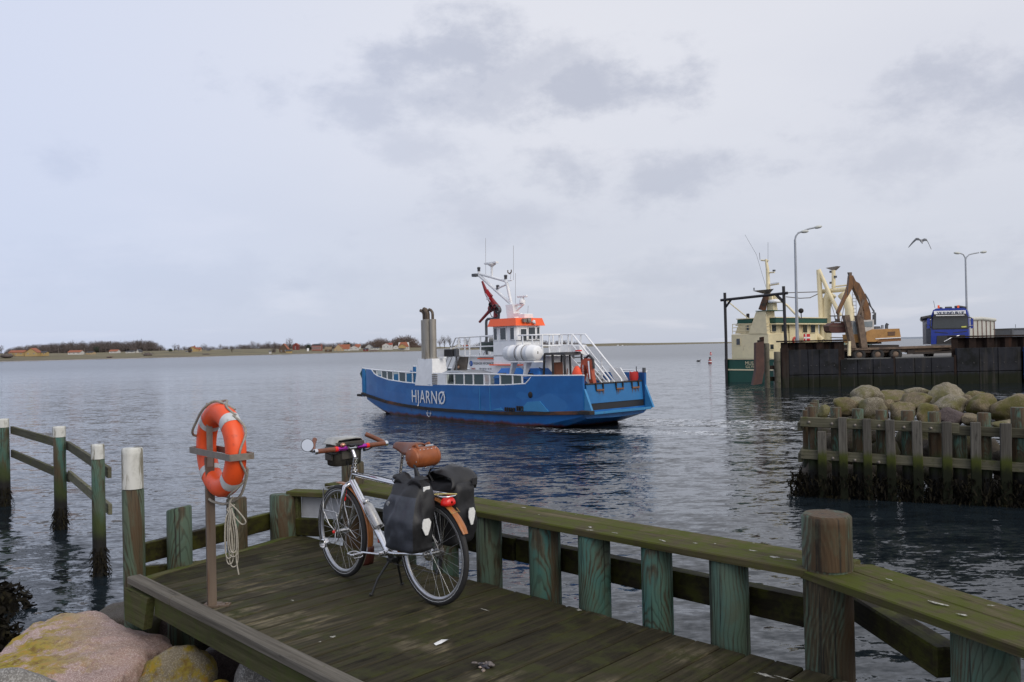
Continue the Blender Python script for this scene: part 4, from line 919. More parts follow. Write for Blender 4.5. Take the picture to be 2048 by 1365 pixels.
bg, bk = MB(), MB()
softbag([bg, bk], 0, 0, lev([(.392, -.055, .20, .095, .25), (.41, -.085, .215, .085, .275), (.60, -.10, .225, .08, .285), (.73, -.095, .21, .08, .25), (.80, -.07, .19, .085, .20), (.835, -.05, .17, .10, .165)], zspan(.392, .835, 26)), 3, amp=.022, split=lambda a, h: 0 if (a < .375 or a > .9) and h < .80 else 1)
pl_ = thing('pannier', 'near side pannier with slate grey outer face and crumpled open top', 'pannier', BM, 'panniers on the rear rack')
part('body', weld(bg.mesh('body')), 'pannier_grey', pl_); part('gusset', weld(bk.mesh('gusset')), 'pannier', pl_)
def refl_hex(c, u_, v_, n_, par, sx=.036, sy=.052):
    mb = MB(); pts = [(-.6, 1), (.55, 1), (1, .5), (.75, -.2), (.2, -1), (-.35, -1), (-1, -.1), (-.95, .55)]
    c = Vector(c); b = [tuple(c + u_ * (x * sx) + v_ * (y * sy)) for x, y in pts]; t = [tuple(Vector(p) + n_ * .006) for p in b]; mb.hexa(b, t); part('reflector', mb, 'refl', par)
refl_hex((-.118, .178, .565), Vector((0, -1, 0)), Vector((0, 0, 1)), Vector((-1, 0, 0)), pl_)
mb = MB(); rr = random.Random(3); rows = []
for i in range(9):                                      # gathered, floppy roll of the opened top
    t_ = i / 8; row = []
    for j in range(16):
        a = 2 * math.pi * j / 16; q = .035 + .018 * mnoise.noise(Vector((i * .8, j * .7, 2))); row.append((lerp(-.07, .20, t_) + .01 * math.sin(j), .14 + q * 1.3 * math.cos(a), .825 + .02 * math.sin(t_ * 9) + q * math.sin(a)))
    rows.append(row)
mb.grid(rows, True, True); mb.add(rows[0], [tuple(range(16))]); mb.add(rows[-1], [tuple(range(16))])
part('rolled_top', mb, 'pannier', pl_)
mb = MB(); rows = []
for i in range(8): t_ = i / 7; w = .055 * (1 - t_ * .75); rows.append([(.10 - t_ * .02 - w, .10 + .01 * t_, .80 + .13 * t_), (.10 - t_ * .02, .115, .80 + .135 * t_), (.115 - t_ * .02 + w * .2, .10, .80 + .13 * t_)])
rows = [[(x + .04 * (1 - i / 7) * -1.2, y, z) for x, y, z in r] for i, r in enumerate(rows)]
mb.grid(rows, True); o = part('stiff_flap', mb, 'pannier', pl_); q_ = o.modifiers.new('t', 'SOLIDIFY'); q_.thickness = .012
mb = MB(); mb.box((-.075, .135, .795), (.008, .055, .03), RZ(0), ch=.002); part('label_patch', mb, 'refl', pl_)
mb = MB(); mb.cyl((.13, .283, .70), (.13, .292, .70), .014, 12); part('snap_button', mb, 'alu', pl_)
b2 = MB()
softbag([b2], 0, 0, lev([(.375, -.04, .20, -.25, -.095), (.40, -.09, .22, -.285, -.085), (.60, -.11, .225, -.29, -.08), (.76, -.11, .22, -.275, -.08), (.80, -.10, .20, -.26, -.09)], zspan(.375, .80, 22)), 8, amp=.016)
pr_ = thing('pannier', 'far side all black pannier with its lid flopped open', 'pannier', BM, 'panniers on the rear rack')
part('body', weld(b2.mesh('body')), 'pannier', pr_)
refl_hex((-.132, -.20, .575), Vector((0, -1, 0)), Vector((0, 0, 1)), Vector((-1, 0, 0)), pr_, .030, .056)
mb = MB(); rows = []
for i in range(15):                                     # lid: rises, folds over and hangs back down
    t_ = i / 14; a = lerp(-.3, 3.35, t_); r_ = .105
    row = []
    for j in range(9):
        y = lerp(-.30, -.065, j / 8); k_ = 1 + .22 * math.sin(j / 8 * math.pi) - .15 * (j / 8); row.append((.06 + r_ * 1.45 * math.cos(a) * (1 + .05 * math.sin(j)), y + .012 * math.sin(i), .775 + r_ * 1.02 * k_ * max(-.55, math.sin(a)) + (.02 * mnoise.noise(Vector((i * .6, j * .5, 9))))))
    rows.append(row)
mb.grid(rows, True); o = part('lid', mb, 'pannier', pr_); q_ = o.modifiers.new('t', 'SOLIDIFY'); q_.thickness = .006
mb = MB(); mb.tube([(.10, -.07, .80), (.14, -.065, .85), (.12, -.07, .885), (.05, -.075, .89)], .010, 8, flat=(1, .4)); mb.box((-.12, -.245, .80), (.012, .045, .05), ch=.004); part('strap', mb, 'pannier', pr_)
# handlebar bag
hbm = BM @ T(1.045, 0, .945)
hbag = thing('handlebar_bag', 'dark olive handlebar bag with a clear map top in front of the bars', 'bag', hbm)
b3 = MB(); softbag([b3], 0, 0, [(-.105, -.055, .05, -.105, .105), (-.095, -.07, .065, -.118, .118), (0, -.078, .078, -.122, .122), (.05, -.078, .078, -.124, .124), (.075, -.07, .07, -.12, .12)], 4, amp=.006); part('body', weld(b3.mesh('body')), 'olive', hbag)
b4 = MB(); rows = []
for i in range(9):
    x = lerp(-.088, .088, i / 8); rows.append([(x, y, .088 + .022 * math.cos(x * 13) * (1 - (y / .14) ** 4) - .03 * (abs(y) > .126) + .003 * mnoise.noise(Vector((x * 30, y * 30, 1)))) for y in (-.132, -.128, -.10, -.05, 0, .05, .10, .128, .132)])
b4.grid(rows, True); o = part('map_window', b4, 'clear_top', hbag); q_ = o.modifiers.new('t', 'SOLIDIFY'); q_.thickness = .006
b5 = MB(); b5.box((-.084, 0, .06), (.012, .25, .03), ch=.004); b5.box((-.082, 0, -.02), (.012, .15, .07), ch=.005); b5.box((0, .13, -.01), (.09, .016, .1), ch=.006); part('pocket', b5, M('olive_trim', (.06, .055, .045), .5), hbag)
# saddle bag: tan leather barrel across the bike
sbm = BM @ T(.115, .0, .972)
sbag = thing('saddle_bag', 'tan leather barrel bag hanging behind the saddle', 'bag', sbm)
mb = MB(); mb.lathe([(.001, -.104), (.060, -.104), (.064, -.098), (.066, -.06), (.066, .06), (.064, .098), (.060, .104), (.001, .104)], 28, RX(R(90))); part('barrel', mb, 'tan', sbag)
mb = MB()
for y in (-.101, .101): mb.lathe([(.066, -.004), (.070, 0), (.066, .004)], 28, T(0, y * .80, 0) @ RX(R(90)))
mb.lathe([(.067, -.05), (.0685, -.04), (.0685, .04), (.067, .05)], 20, RX(R(90)));
for y in (-.05, .06): mb.tube([(-.02, y, .06), (0, y, .085), (.03, y, .075), (.045, y, .05)], .006, 6, flat=(1, 2.2))
part('strap', mb, 'tan', sbag)
mb = MB()
for i in range(5):
    y = lerp(-.07, .06, i / 4); a = R(128); mb.ell((.0685 * math.cos(a), y, .0685 * math.sin(a)), (.004, .004, .004), 4)
for a_ in (R(200), R(330), R(80)): mb.ell((.058 * math.cos(a_), .104, .058 * math.sin(a_)), (.004, .003, .004), 4)
mb.ell((-.01, -.01, -.072), (.008, .008, .006), 5); mb.box((-.055, -.01, .078), (.006, .07, .014), ch=.003); part('rivet', mb, 'chrome', sbag)
# bottle in a wire cage
ax = (BB - (HB + Vector((-.015, 0, .035)))).normalized(); nrm = Vector((-ax.z, 0, ax.x)); nrm = nrm if nrm.x < 0 else -nrm
bp = HB + ax * .19 + nrm * .064
q = frame(bp, Vector((0, 1, 0)), (-ax).cross(Vector((0, 1, 0))), -ax)
bot = thing('water_bottle', 'brushed steel water bottle in the cage on the down tube', 'bottle', BM @ q @ T(0, 0, -.235))
mb = MB(); mb.lathe([(.001, 0), (.034, 0), (.036, .004), (.036, .165), (.033, .185), (.022, .202), (.021, .208)], 24); part('flask', mb, M('brushed_flask', (.50, .49, .47), .38, .9, .15, 30, over=(((.25, .23, .2), 7, .6, .7),)), bot)
mb = MB(); mb.lathe([(.021, .206), (.025, .207), (.025, .232), (.020, .236), (.001, .236)], 20); mb.tube([(.024, 0, .222), (.032, 0, .235), (.02, 0, .247), (-.02, 0, .247), (-.03, 0, .235), (-.024, 0, .222)], .0025, 6); part('cap', mb, 'alu', bot)
mb = MB()
for s in (-1, 1): mb.tube([tuple(q @ Vector(p)) for p in ((s * .02, -.05, -.10), (s * .038, -.01, -.10), (s * .039, .01, -.24), (s * .02, .03, -.246), (0, .0, -.246))], .003, 6)
mb.lathe([(.0375, -.003), (.039, 0), (.0375, .003)], 20, q @ T(0, 0, -.13)); part('bottle_cage', mb, 'alu', bike)
# ------------------------------------------------------------------ the island ferry
def paint(name, c, rough=.4, rust=.62, streak=True, dirt=(.10, .055, .03), var=.08, rustscale=2.2):
    t = NT(name); f = t.noise(t.vec(), 2.5, 6, .6); col = t.ramp(f, [(.3, dark(c, 1 - var)), (.7, tuple(min(1, x * (1 + var)) for x in c))])
    k = t.math('MULTIPLY', t.rng(t.noise(t.vec((1, 1, .22), (3, 1, 2)), rustscale, 8, .68), rust, rust + .10), .75); col = t.mix(k, col, dirt)
    return t.done(col, rough, 0, t.bump(t.noise(t.vec(), 1.1, 3, .5), .12, .03), .45)
def hull_mat():
    t = NT('blue_hull_paint'); sp = t.n('ShaderNodeSeparateXYZ'); t.put(sp.inputs[0], t.tc.outputs['Object']); z = sp.outputs[2]
    f = t.noise(t.vec(), 1.3, 6, .6); col = t.ramp(f, [(.3, (.012, .105, .32)), (.7, (.018, .145, .42))])
    col = t.mix(t.math('MULTIPLY', t.rng(t.noise(t.vec((.6, 1, 1.2), (8, 3, 1)), 1.1, 2, .3), .57, .60), .28), col, (.05, .22, .50))
    n = t.noise(t.vec((1, 1, .3), (3, 1, 2)), 2.6, 8, .7)
    zz = t.math('ADD', z, t.math('MULTIPLY', t.math('SUBTRACT', n, .5), .35))
    rk = t.math('MULTIPLY', t.rng(n, .60, .72), t.rng(z, 1.0, .35)); col = t.mix(t.math('MULTIPLY', rk, .8), col, (.07, .04, .025))
    col = t.mix(t.rng(zz, .20, .06), col, (.10, .022, .014)); col = t.mix(t.rng(zz, .10, -.02), col, (.02, .014, .012))
    return t.done(col, .36, 0, t.bump(t.noise(t.vec(), .9, 3, .5), .15, .05), .45)
MT['hull'] = hull_mat(); MT['fblue'] = paint('ferry_blue_paint', (.018, .145, .36), .4, .63); MT['lblue'] = paint('light_blue_frame_paint', (.045, .23, .47), .4, .64)
MT['fwhite'] = paint('ferry_white_paint', (.84, .845, .85), .38, .66, dirt=(.42, .30, .18)); MT['strake'] = M('rusty_black_fender', (.022, .018, .016), .75, 0, .4, 4, over=(((.12, .045, .02), 1.2, .52, .64, (.5, 1, 1)),))
MT['orangep'] = M('dayglo_orange_paint', (.95, .13, .03), .4, 0, .05, 4); MT['steelx'] = M('stainless_exhaust', (.36, .33, .28), .45, .5, .2, 3, (1, 1, .2), over=(((.25, .2, .14), 2.5, .55, .7, (1, 1, .2)),))
MT['soot'] = M('sooty_pipe', (.12, .09, .065), .6, .4, .5, 8); MT['fgrey'] = M('dark_grey_paint', (.085, .09, .10), .5); MT['winglass'] = M('dark_window_glass', (.025, .032, .036), .06, 0, .2, 2, bump=0, spec=.8)
MT['deckpaint'] = M('grey_deck_paint', (.12, .12, .115), .7, 0, .25, 3, over=(((.16, .08, .04), 1.2, .58, .7),)); MT['redp'] = paint('red_paint', (.50, .035, .03), .42, .64); MT['dkred'] = M('dark_red_paint', (.24, .02, .022), .45, 0, .2, 6)
MT['brownp'] = M('brown_stair_panel', (.20, .17, .14), .6); MT['kub'] = M('faded_orange_steel', (.42, .085, .04), .55, 0, .25, 7, over=(((.18, .05, .03), 3, .52, .66), ((.5, .25, .15), 5, .66, .76)))
def glass_mat(name, tint, alpha):
    t = NT(name); tr = t.n('ShaderNodeBsdfTransparent'); tr.inputs[0].default_value = (*tint, 1); mx = t.n('ShaderNodeMixShader'); fr = t.n('ShaderNodeFresnel'); fr.inputs[0].default_value = 1.5
    t.b.inputs['Base Color'].default_value = (.05, .08, .08, 1); t.b.inputs['Roughness'].default_value = .05
    t.put(mx.inputs[0], t.math('ADD', fr.outputs[0], alpha, clamp=True)); t.t.links.new(tr.outputs[0], mx.inputs[1]); t.t.links.new(t.b.outputs[0], mx.inputs[2])
    out = next(x for x in t.t.nodes if x.type == 'OUTPUT_MATERIAL'); t.t.links.new(mx.outputs[0], out.inputs[0]); return t.m
MT['pane'] = glass_mat('weathered_rail_glass', (.72, .80, .78), .10); MT['carglass'] = glass_mat('car_glass', (.25, .3, .3), .25)

sA = Vector((-.66, .7513, 0)).normalized(); sN = Vector((-.7513, -.66, 0)).normalized()      # bow direction, near side
FO = Vector((2.63, 31.07, 0)) - sN * 1.95
FM = frame(FO, sA, sN, Zv)
fy = thing('car_ferry', 'small blue and white open deck car ferry with orange wheelhouse roof', 'ferry', FM)
HBk = [(0, 1.95), (1, 2.12), (3, 2.36), (6, 2.46), (9, 2.42), (12, 2.26), (14, 2.08), (15.2, 1.92), (16.2, 1.72)]
def tab(T_, s):
    for (a, b), (c, d) in zip(T_, T_[1:]):
        if s <= c: return lerp(b, d, max(0, (s - a) / (c - a)))
    return T_[-1][1]
ZS = [(0, 2.05), (2.44, 2.02), (2.72, 1.70), (4, 1.62), (5.5, 1.58), (8.7, 1.55), (10.3, 1.555), (11.5, 1.59), (13.1, 1.68), (14.3, 1.86), (14.75, 2.0), (14.95, 2.17), (16.2, 2.22)]
ZB = [(0, .72), (1.9, .62), (4.3, .53), (7.5, .50), (9.5, .50), (11.6, .57), (13.3, .67), (14.7, .83), (16.2, .96)]
KZ = [(0, .38), (1.0, .02), (3.6, -.8), (12, -.8), (14.2, -.1), (15.2, .25), (16.2, .62)]
st = [0, .6, 1.2, 2, 2.44, 2.58, 2.72, 3.4, 4.2, 5.2, 6.2, 7.2, 8.2, 9.2, 10.2, 11.2, 12.2, 13.0, 13.7, 14.3, 14.75, 14.95, 15.3, 15.65]
def outer(s, sg):
    b, zt, zb, kz = tab(HBk, s) * (1 if sg > 0 else .89), tab(ZS, s), tab(ZB, s), tab(KZ, s); f = min(1, max(0, (zb - kz) / 1.0))
    fl = .0 if 2 < s < 14 else .0
    return [(s, sg * (b + .02), zt), (s, sg * b, lerp(zt, zb, .5)), (s, sg * b, zb), (s, sg * (b - .02 * f), lerp(zb, kz, .25)), (s, sg * (b - .07 * f), lerp(zb, kz, .55)), (s, sg * (b - .4 * f - .05), lerp(zb, kz, .85)), (s, sg * .3, kz)]
def inner(s, sg): b, zt = tab(HBk, s) * (1 if sg > 0 else .89), tab(ZS, s); return [(s, sg * (b - .09), zt), (s, sg * (b - .09), .64)]
mb = MB(); rows = [list(reversed(outer(s, 1))) [:0] + list(outer(s, 1)) + list(reversed(outer(s, -1))) for s in st]
mb.grid(rows, False); mb.add(rows[0][2:12], [tuple(range(10))]); mb.add(rows[-1][2:12], [tuple(range(10))])
for sg in (1, -1):
    mb.grid([[outer(s, sg)[0], inner(s, sg)[0], inner(s, sg)[1]] for s in st])
    for s in (st[0], st[-1]): mb.add([outer(s, sg)[0], inner(s, sg)[0], inner(s, sg)[1], outer(s, sg)[2]], [(0, 1, 2, 3)])
hull = part('hull', mb, 'hull', fy, fix=True)
for s0_, s1_ in ((0, 1),):
    mb = MB()
    for i in range(44):
        for sg in (1, -1):
            a, b = 16.2 * i / 44, 16.2 * (i + 1) / 44
            kf = 1 if sg > 0 else .89; pa, pb = (a, sg * kf * tab(HBk, a), tab(ZB, a)), (b, sg * kf * tab(HBk, b), tab(ZB, b))
            mb.hexa([(pa[0], pa[1] - sg * .03, pa[2] + .02), (pa[0], pa[1] + sg * .10, pa[2] + .01), (pa[0], pa[1] + sg * .10, pa[2] - .11), (pa[0], pa[1] - sg * .03, pa[2] - .13)], [(pb[0], pb[1] - sg * .03, pb[2] + .02), (pb[0], pb[1] + sg * .10, pb[2] + .01), (pb[0], pb[1] + sg * .10, pb[2] - .11), (pb[0], pb[1] - sg * .03, pb[2] - .13)])
    o = part('rubbing_strake', mb, 'strake', fy); weld(o.data)
mb = MB(); mb.grid([[(s, tab(HBk, s) - .05, .66), (s, 0, .68), (s, -tab(HBk, s) + .05, .66)] for s in st]); part('car_deck', mb, 'deckpaint', fy)
mb = MB(); mb.box((-.12, .1, .62), (.40, 3.5, .07), ch=.01); mb.box((-.30, .1, .66), (.05, 3.5, .05)); part('stern_platform', mb, 'lblue', fy)
for sg in (1, -1):
    mb = MB(); mb.box((-.20 if sg > 0 else .08, 1.98 if sg > 0 else -1.82, .68), (.55 if sg > 0 else .4, .28, .14), ch=.01); part('platform_fender', mb, 'strake', fy)
    mb = MB(); w = .05; pr = [(-.02, 1.55), (-.42, .66), (.0, .66)]; yb2 = 1.86 if sg > 0 else -1.68; b_ = [(x, yb2 - w, z) for x, z in pr]; mb.hexa(b_, [(x, yb2 + w, z) for x, z in pr]); part('stern_bracket', mb, 'lblue', fy)
mb = MB(); mb.box((16.55, 0, .80), (.75, 3.3, .12), ch=.01); part('bow_platform', mb, 'strake', fy)
mb = MB()
for sg in (1, -1): mb.box((16.25, sg * 1.62, 1.50), (.12, .14, 1.45)); mb.box((16.32, sg * 1.45, 1.40), (.10, .10, 1.2))
mb.box((16.27, 0, 1.35), (.06, 3.0, 1.0)); part('bow_ramp', mb, 'fblue', fy)
mb = MB(); mb.tube([(16.42, 1.55, 2.15), (16.5, 1.62, 1.95), (16.44, 1.55, 1.7), (16.4, 1.5, 1.4), (16.45, 1.45, 1.0)], .06, 6); mb.tube([(16.5, 1.3, 2.1), (16.55, 1.4, 1.9), (16.5, 1.5, 2.0)], .05, 6); part('mooring_rope', mb, M('teal_rope', (.03, .10, .09), .8, 0, .4, 20), fy)
# stern ramp, closed, with hinge brackets and rust
rp = MB(); rp.hexa([(.0, 1.66, .98), (.0, -1.52, .98), (.11, -1.52, .98), (.11, 1.66, .98)], [(.12, 1.66, 1.70), (.12, -1.60, 1.70), (.24, -1.60, 1.70), (.24, 1.66, 1.70)]); ramp = part('stern_ramp', rp, 'fblue', fy)
mb = MB(); mb.box((.17, .03, 1.715), (.15, 3.28, .05), ch=.006); part('ramp_edge', mb, 'strake', ramp)
for y in (1.15, .75, .0, -.4, -.95, -1.35):
    mb = MB(); mb.box((.075, y, 1.60), (.05, .05, .28)); part('ramp_bracket', mb, 'strake', ramp)
for y in (.95, -.2, -1.15):
    mb = MB(); mb.box((.045, y, 1.47), (.05, .42, .06)); part('ramp_bar', mb, M('rusty_bar', (.20, .09, .045), .75, 0, .4, 8), ramp)
    mb = MB(); rr = random.Random(int(y * 10))
    for i in range(9):
        yy = y + rr.uniform(-.22, .22); l = rr.uniform(.06, .24); mb.add([(.066, yy - .014, 1.44), (.066, yy + .018, 1.44), (.066 - .17 * l, yy + .004, 1.44 - l)], [(0, 1, 2)])
    sk = part('rust_streak', mb, M('rust_streak', (.13, .07, .04), .8), ramp, fix=False)
mb = MB(); mb.box((.14, .05, .82), (.2, 3.3, .32)); part('ramp_recess_shade', mb, 'black', fy)  # solid black block stands in for the shade in the gap under the ramp
# name on the bow quarter and little markings
nm = text_mb('HJARNØ', .86, .006, .74, 1.12)
xm = max(v.co.x for v in nm.vertices)
for v in nm.vertices:
    x, y, z = v.co; s = 10.76 - x / xm * 2.78; v.co = (s, tab(HBk, s) + .020 + z + .02 * ((y + .70) / .95), .70 + y * .98)
part('name_lettering', nm, M('white_lettering', (.80, .81, .82), .45), fy)
mb = MB(); s = 9.3; y = tab(HBk, s) + .02
mb.tube([(s - .16, y, .26), (s - .10, y, .14), (s, y - .01, .08), (s + .10, y, .14), (s + .16, y, .26)], .014, 5); mb.tube([(s - .2, y, .25), (s + .2, y, .25)], .013, 5); mb.tube([(s - .19, y, .45), (s - .13, y, .27)], .013, 4); mb.tube([(s + .06, y, .45), (s + .11, y, .27)], .013, 4); part('load_mark', mb, 'fwhite', fy)
mb = MB()
for a, b, z0, z1 in ((4.75, 4.05, .60, .70), (3.1, 1.6, .64, 1.05)): mb = MB(); pts = [(a, z0), (b, z0), (b + (a - b) * .30, z1), (b + (a - b) * .72, z1 - .05)]; mb.hexa([(x, tab(HBk, x) - .01, z) for x, z in pts], [(x, tab(HBk, x) + .035, z) for x, z in pts]); part('hull_plate', mb, 'lblue', fy)

mb = MB()
for i in range(5): mb.box((3.95 - i * .13, tab(HBk, 3.9) + .03, .66), (.05, .05, .16))
for i in range(4): mb.box((3.25 - i * .11, tab(HBk, 3.2) + .03, .72), (.045, .05, .20))
part('freeing_port', mb, 'strake', fy)
mb = MB(); mb.lathe([(.001, .02), (.10, .03), (.13, .0)], 16, T(2.55, tab(HBk, 2.55) + .005, 1.28) @ RX(R(-90))); part('hawse_hole', mb, 'strake', fy)
for s_ in (5.55, 4.9): mb = MB(); mb.box((s_, tab(HBk, s_) + .012, .98), (.03, .02, 1.1)); part('weld_seam', mb, 'lblue', fy)
# rail with glazing along the low part of the bulwark
RT = [(2.44, 2.04), (5.5, 2.09), (8.0, 2.06), (11.5, 2.09), (14.5, 2.17), (14.95, 2.19)]
def along(name, s0, s1, zf, off, r, sg=1, n=14, mat='fwhite', par=None):
    mb = MB(); mb.tube([(lerp(s0, s1, i / n), sg * (tab(HBk, lerp(s0, s1, i / n)) - .045 + off) * (1 if sg > 0 else .89), zf(lerp(s0, s1, i / n))) for i in range(n + 1)], r, 6); return part(name, mb, mat, par or fy)
for sg in (1, -1):
    along('top_rail', 2.44, 8.25, lambda s: tab(RT, s), 0, .035, sg); along('top_rail', 10.4, 14.95, lambda s: tab(RT, s), 0, .035, sg); along('foot_rail', 2.5, 14.9, lambda s: tab(ZS, s) + .025, .02, .03, sg, 40)
    along('gunwale_edge', -.05, 2.44, lambda s: tab(ZS, s) + .02, .02, .03, sg, 6); along('gunwale_edge', 14.95, 16.2, lambda s: tab(ZS, s) + .02, .02, .03, sg, 4)
    ss = [14.85, 14.35, 13.8, 13.2, 12.6, 12.0, 11.35, 10.75, 8.05, 7.95, 7.35, 6.65, 6.0, 5.3, 4.95, 4.3, 3.55, 3.0]
    for s in ss:
        mb = MB(); y = sg * (1 if sg > 0 else .89) * (tab(HBk, s) - .045); mb.box((s, y, (tab(ZS, s) + tab(RT, s)) / 2), (.055, .05, tab(RT, s) - tab(ZS, s))); part('stanchion', mb, 'fwhite', fy)
    pv = [14.85, 14.35, 13.8, 13.2, 12.6, 12.0, 11.35, 10.75, 10.42]
    for P_ in (pv, [7.95, 7.35, 6.65, 6.0, 5.3], [4.95, 4.3, 3.55, 3.0]):
        for a, b in zip(P_, P_[1:]):
            mb = MB(); A1, B1 = a - .04, b + .04; kf = sg * (1 if sg > 0 else .89); mb.add([(A1, kf * (tab(HBk, A1) - .05), tab(ZS, A1) + .05), (B1, kf * (tab(HBk, B1) - .05), tab(ZS, B1) + .05), (B1, kf * (tab(HBk, B1) - .05), tab(RT, B1) - .03), (A1, kf * (tab(HBk, A1) - .05), tab(RT, A1) - .03)], [(0, 1, 2, 3)]); part('pane', mb, 'pane', fy)
# funnel casing with stainless exhausts
cs = MB(); cs.hexa([(10.42, 2.38, 1.50), (8.95, 2.44, 1.50), (8.95, 1.55, 1.50), (10.42, 1.5, 1.50)], [(10.25, 2.30, 2.73), (9.05, 2.36, 2.73), (9.05, 1.6, 2.73), (10.25, 1.55, 2.73)]); cas = part('funnel_casing', cs, 'fwhite', fy)
cs = MB(); cs.hexa([(8.95, 2.42, 1.52), (8.0, 2.43, 1.52), (8.0, 1.6, 1.52), (8.95, 1.6, 1.52)], [(8.95, 2.40, 2.09), (8.0, 2.41, 2.09), (8.0, 1.6, 2.09), (8.95, 1.6, 2.09)]); part('engine_vent', cs, 'fwhite', fy)
for i in range(6):
    mb = MB(); mb.box((8.78, 2.44, 1.60 + i * .085), (.36, .04, .035), T(0, 0, 0)); part('vent_slat', mb, 'brownp', fy)
for i, (x, y, r, zt, rz_) in enumerate(((9.95, 2.12, .155, 4.52, 0), (9.63, 2.16, .20, 4.55, 0), (9.30, 2.10, .155, 4.54, 0))):
    mb = MB(); mb.lathe([(r, 2.72), (r, 3.62), (r, zt)], 22, T(x, y, 0)); mb.lathe([(r, zt), (.07, zt + .01)], 22, T(x, y, 0)); mb.lathe([(r, 3.60), (r + .012, 3.60), (r + .012, 3.64), (r, 3.64)], 22, T(x, y, 0), False); e = part('exhaust', mb, 'steelx', fy)
    rr_ = (.075, .115, .065)[i]; mb = MB(); mb.tube([(x, y, zt - .02), (x, y, zt + .22), (x + .02, y, zt + .32), (x + .10, y + .02, zt + .42), (x + .22, y + .04, zt + .46)], rr_, 12, caps=False); part('exhaust_tip', mb, 'soot', e)
mb = MB(); mb.box((9.6, 1.85, 2.78), (1.7, .16, .06)); part('exhaust_foot', mb, 'fwhite', fy)
mb = MB(); mb.box((9.95, 1.3, 2.98), (1.9, .10, .40), T(0, 0, 0)); part('sign_beam', mb, 'fwhite', fy)
for s, l in ((10.95, .30), (9.0, .62)): mb = MB(); mb.box((s, 1.35, 2.98), (l, .3, .34), ch=.02); part('lamp_box', mb, 'black', fy)
mb = MB(); mb.cyl((8.62, 1.3, .66), (8.62, 1.3, 2.9), .045, 8); mb.box((8.6, 1.3, 2.98), (.14, .2, .36)); part('lamp_post', mb, 'fgrey', fy)
# deckhouse under the bridge, with notice lettering
mb = MB(); mb.box((5.75, -.05, 1.72), (5.1, 1.7, 2.14)); part('deckhouse', mb, 'fwhite', fy)
mb = MB(); mb.box((5.9, -.1, 2.815), (6.3, 2.2, .06)); part('bridge_deck', mb, 'fwhite', fy)
def wall_text(txt, s0, y, z, size, mat, xs=1.0, name='notice_text'):
    me = text_mb(txt, size, .003, xs)
    for v in me.vertices: x, yy, zz = v.co; v.co = (s0 - x, y + zz, z + yy)
    part(name, me, mat, fy)
MT['ink'] = M('dark_grey_print', (.10, .11, .13), .6); MT['inkr'] = M('red_print', (.4, .08, .06), .6)
wall_text('PASSAGER INFORMATION', 8.0, .806, 2.42, .16, 'ink', .86); wall_text('i', 8.205, .812, 2.40, .24, 'fwhite')
mb = MB(); mb.lathe([(.001, .004), (.125, .004), (.125, 0)], 20, T(8.17, .803, 2.47) @ RX(R(-90))); part('info_badge', mb, M('blue_print', (.02, .13, .5), .5), fy)
wall_text('PRISER', 8.15, .806, 2.20, .10, 'inkr'); wall_text('TUR  RETUR  30  KR', 7.6, .806, 2.20, .10, 'ink'); wall_text('BIL  CYKEL', 7.6, .806, 2.05, .10, 'ink')
# bridge
WS0, WS1, WY0, WY1 = 4.78, 6.37, -.40, 1.0
mb = MB(); mb.box(((WS0 + WS1) / 2, (WY0 + WY1) / 2, 3.27), (WS1 - WS0, WY1 - WY0, 1.76), ch=.05); wh = part('wheelhouse', mb, 'fwhite', fy)
mb = MB(); b_ = [(WS0 - .16, WY1 + .16, 4.10), (WS1 + .14, WY1 + .16, 4.10), (WS1 + .14, WY0 - .16, 4.10), (WS0 - .16, WY0 - .16, 4.10)]; mb.hexa(b_, [(x + (.1 if x < 5 else -.1), y + (-.08 if y > 0 else .08), 4.43) for x, y, z in b_]); part('roof_band', mb, 'orangep', wh)
def win(par, c, dx, dz, ax, fr=.03):
    """framed window standing proud of a wall; ax 'y' faces the near side, 'x' faces astern"""
    m = T(c) if ax == 'y' else T(c) @ RZ(R(90)); f = MB()
    for q in (-1, 1): f.box((q * (dx / 2), 0, 0), (fr, .04, dz + fr), m); f.box((0, 0, q * (dz / 2)), (dx, .04, fr), m)
    w = part('window', f, 'fwhite', par); g = MB(); g.box((0, .0, 0), (dx - fr, .024, dz - fr), m); part('pane', g, 'winglass', w)
for s, w_ in ((6.13, .24), (5.62, .40), (5.02, .28)): win(wh, (s, WY1 + .012, 3.77), w_, .54, 'y')
for y, w_, z_ in ((.60, .36, 3.70), (.12, .42, 3.77), (-.26, .18, 3.77)): win(wh, (WS0 - .012, y, z_), w_, .54, 'x')
mb = MB(); mb.tube([(WS0 - .06, WY1 + .06, 3.46), (WS0 - .06, WY0 - .05, 3.46)], .018, 6); mb.tube([(WS1 + .05, WY1 + .03, 3.42), (6.9, 1.05, 3.42)], .025, 6); part('grab_rail', mb, 'fgrey', wh)
mb = MB(); mb.box((5.5, 1.0, 2.42), (2.1, .14, .05)); mb.box((7.0, .86, 2.70), (1.1, .14, .05)); part('orange_ledge', mb, 'orangep', fy)
mb = MB(); mb.cyl((WS0 - .2, .55, 4.30), (WS0 - .2, .40, 4.30), .09, 10); mb.box((WS0 - .2, .70, 4.32), (.14, .18, .17), ch=.01); mb.box((WS0 - .18, .42, 4.32), (.12, .2, .2), ch=.01); part('flood_lamp', mb, 'galv', wh)
mb = MB(); mb.lathe([(.05, .0), (.11, .14), (.1, .14)], 12, T(WS0 - .2, .12, 4.32) @ RX(R(25)) @ RY(R(180))); part('loud_hailer', mb, 'fwhite', wh)
mb = MB(); mb.box((5.2, .05, 4.53), (.42, .52, .2), ch=.02); mb.box((5.6, .15, 4.60), (.5, .12, .14)); part('roof_box', mb, 'fwhite', wh)
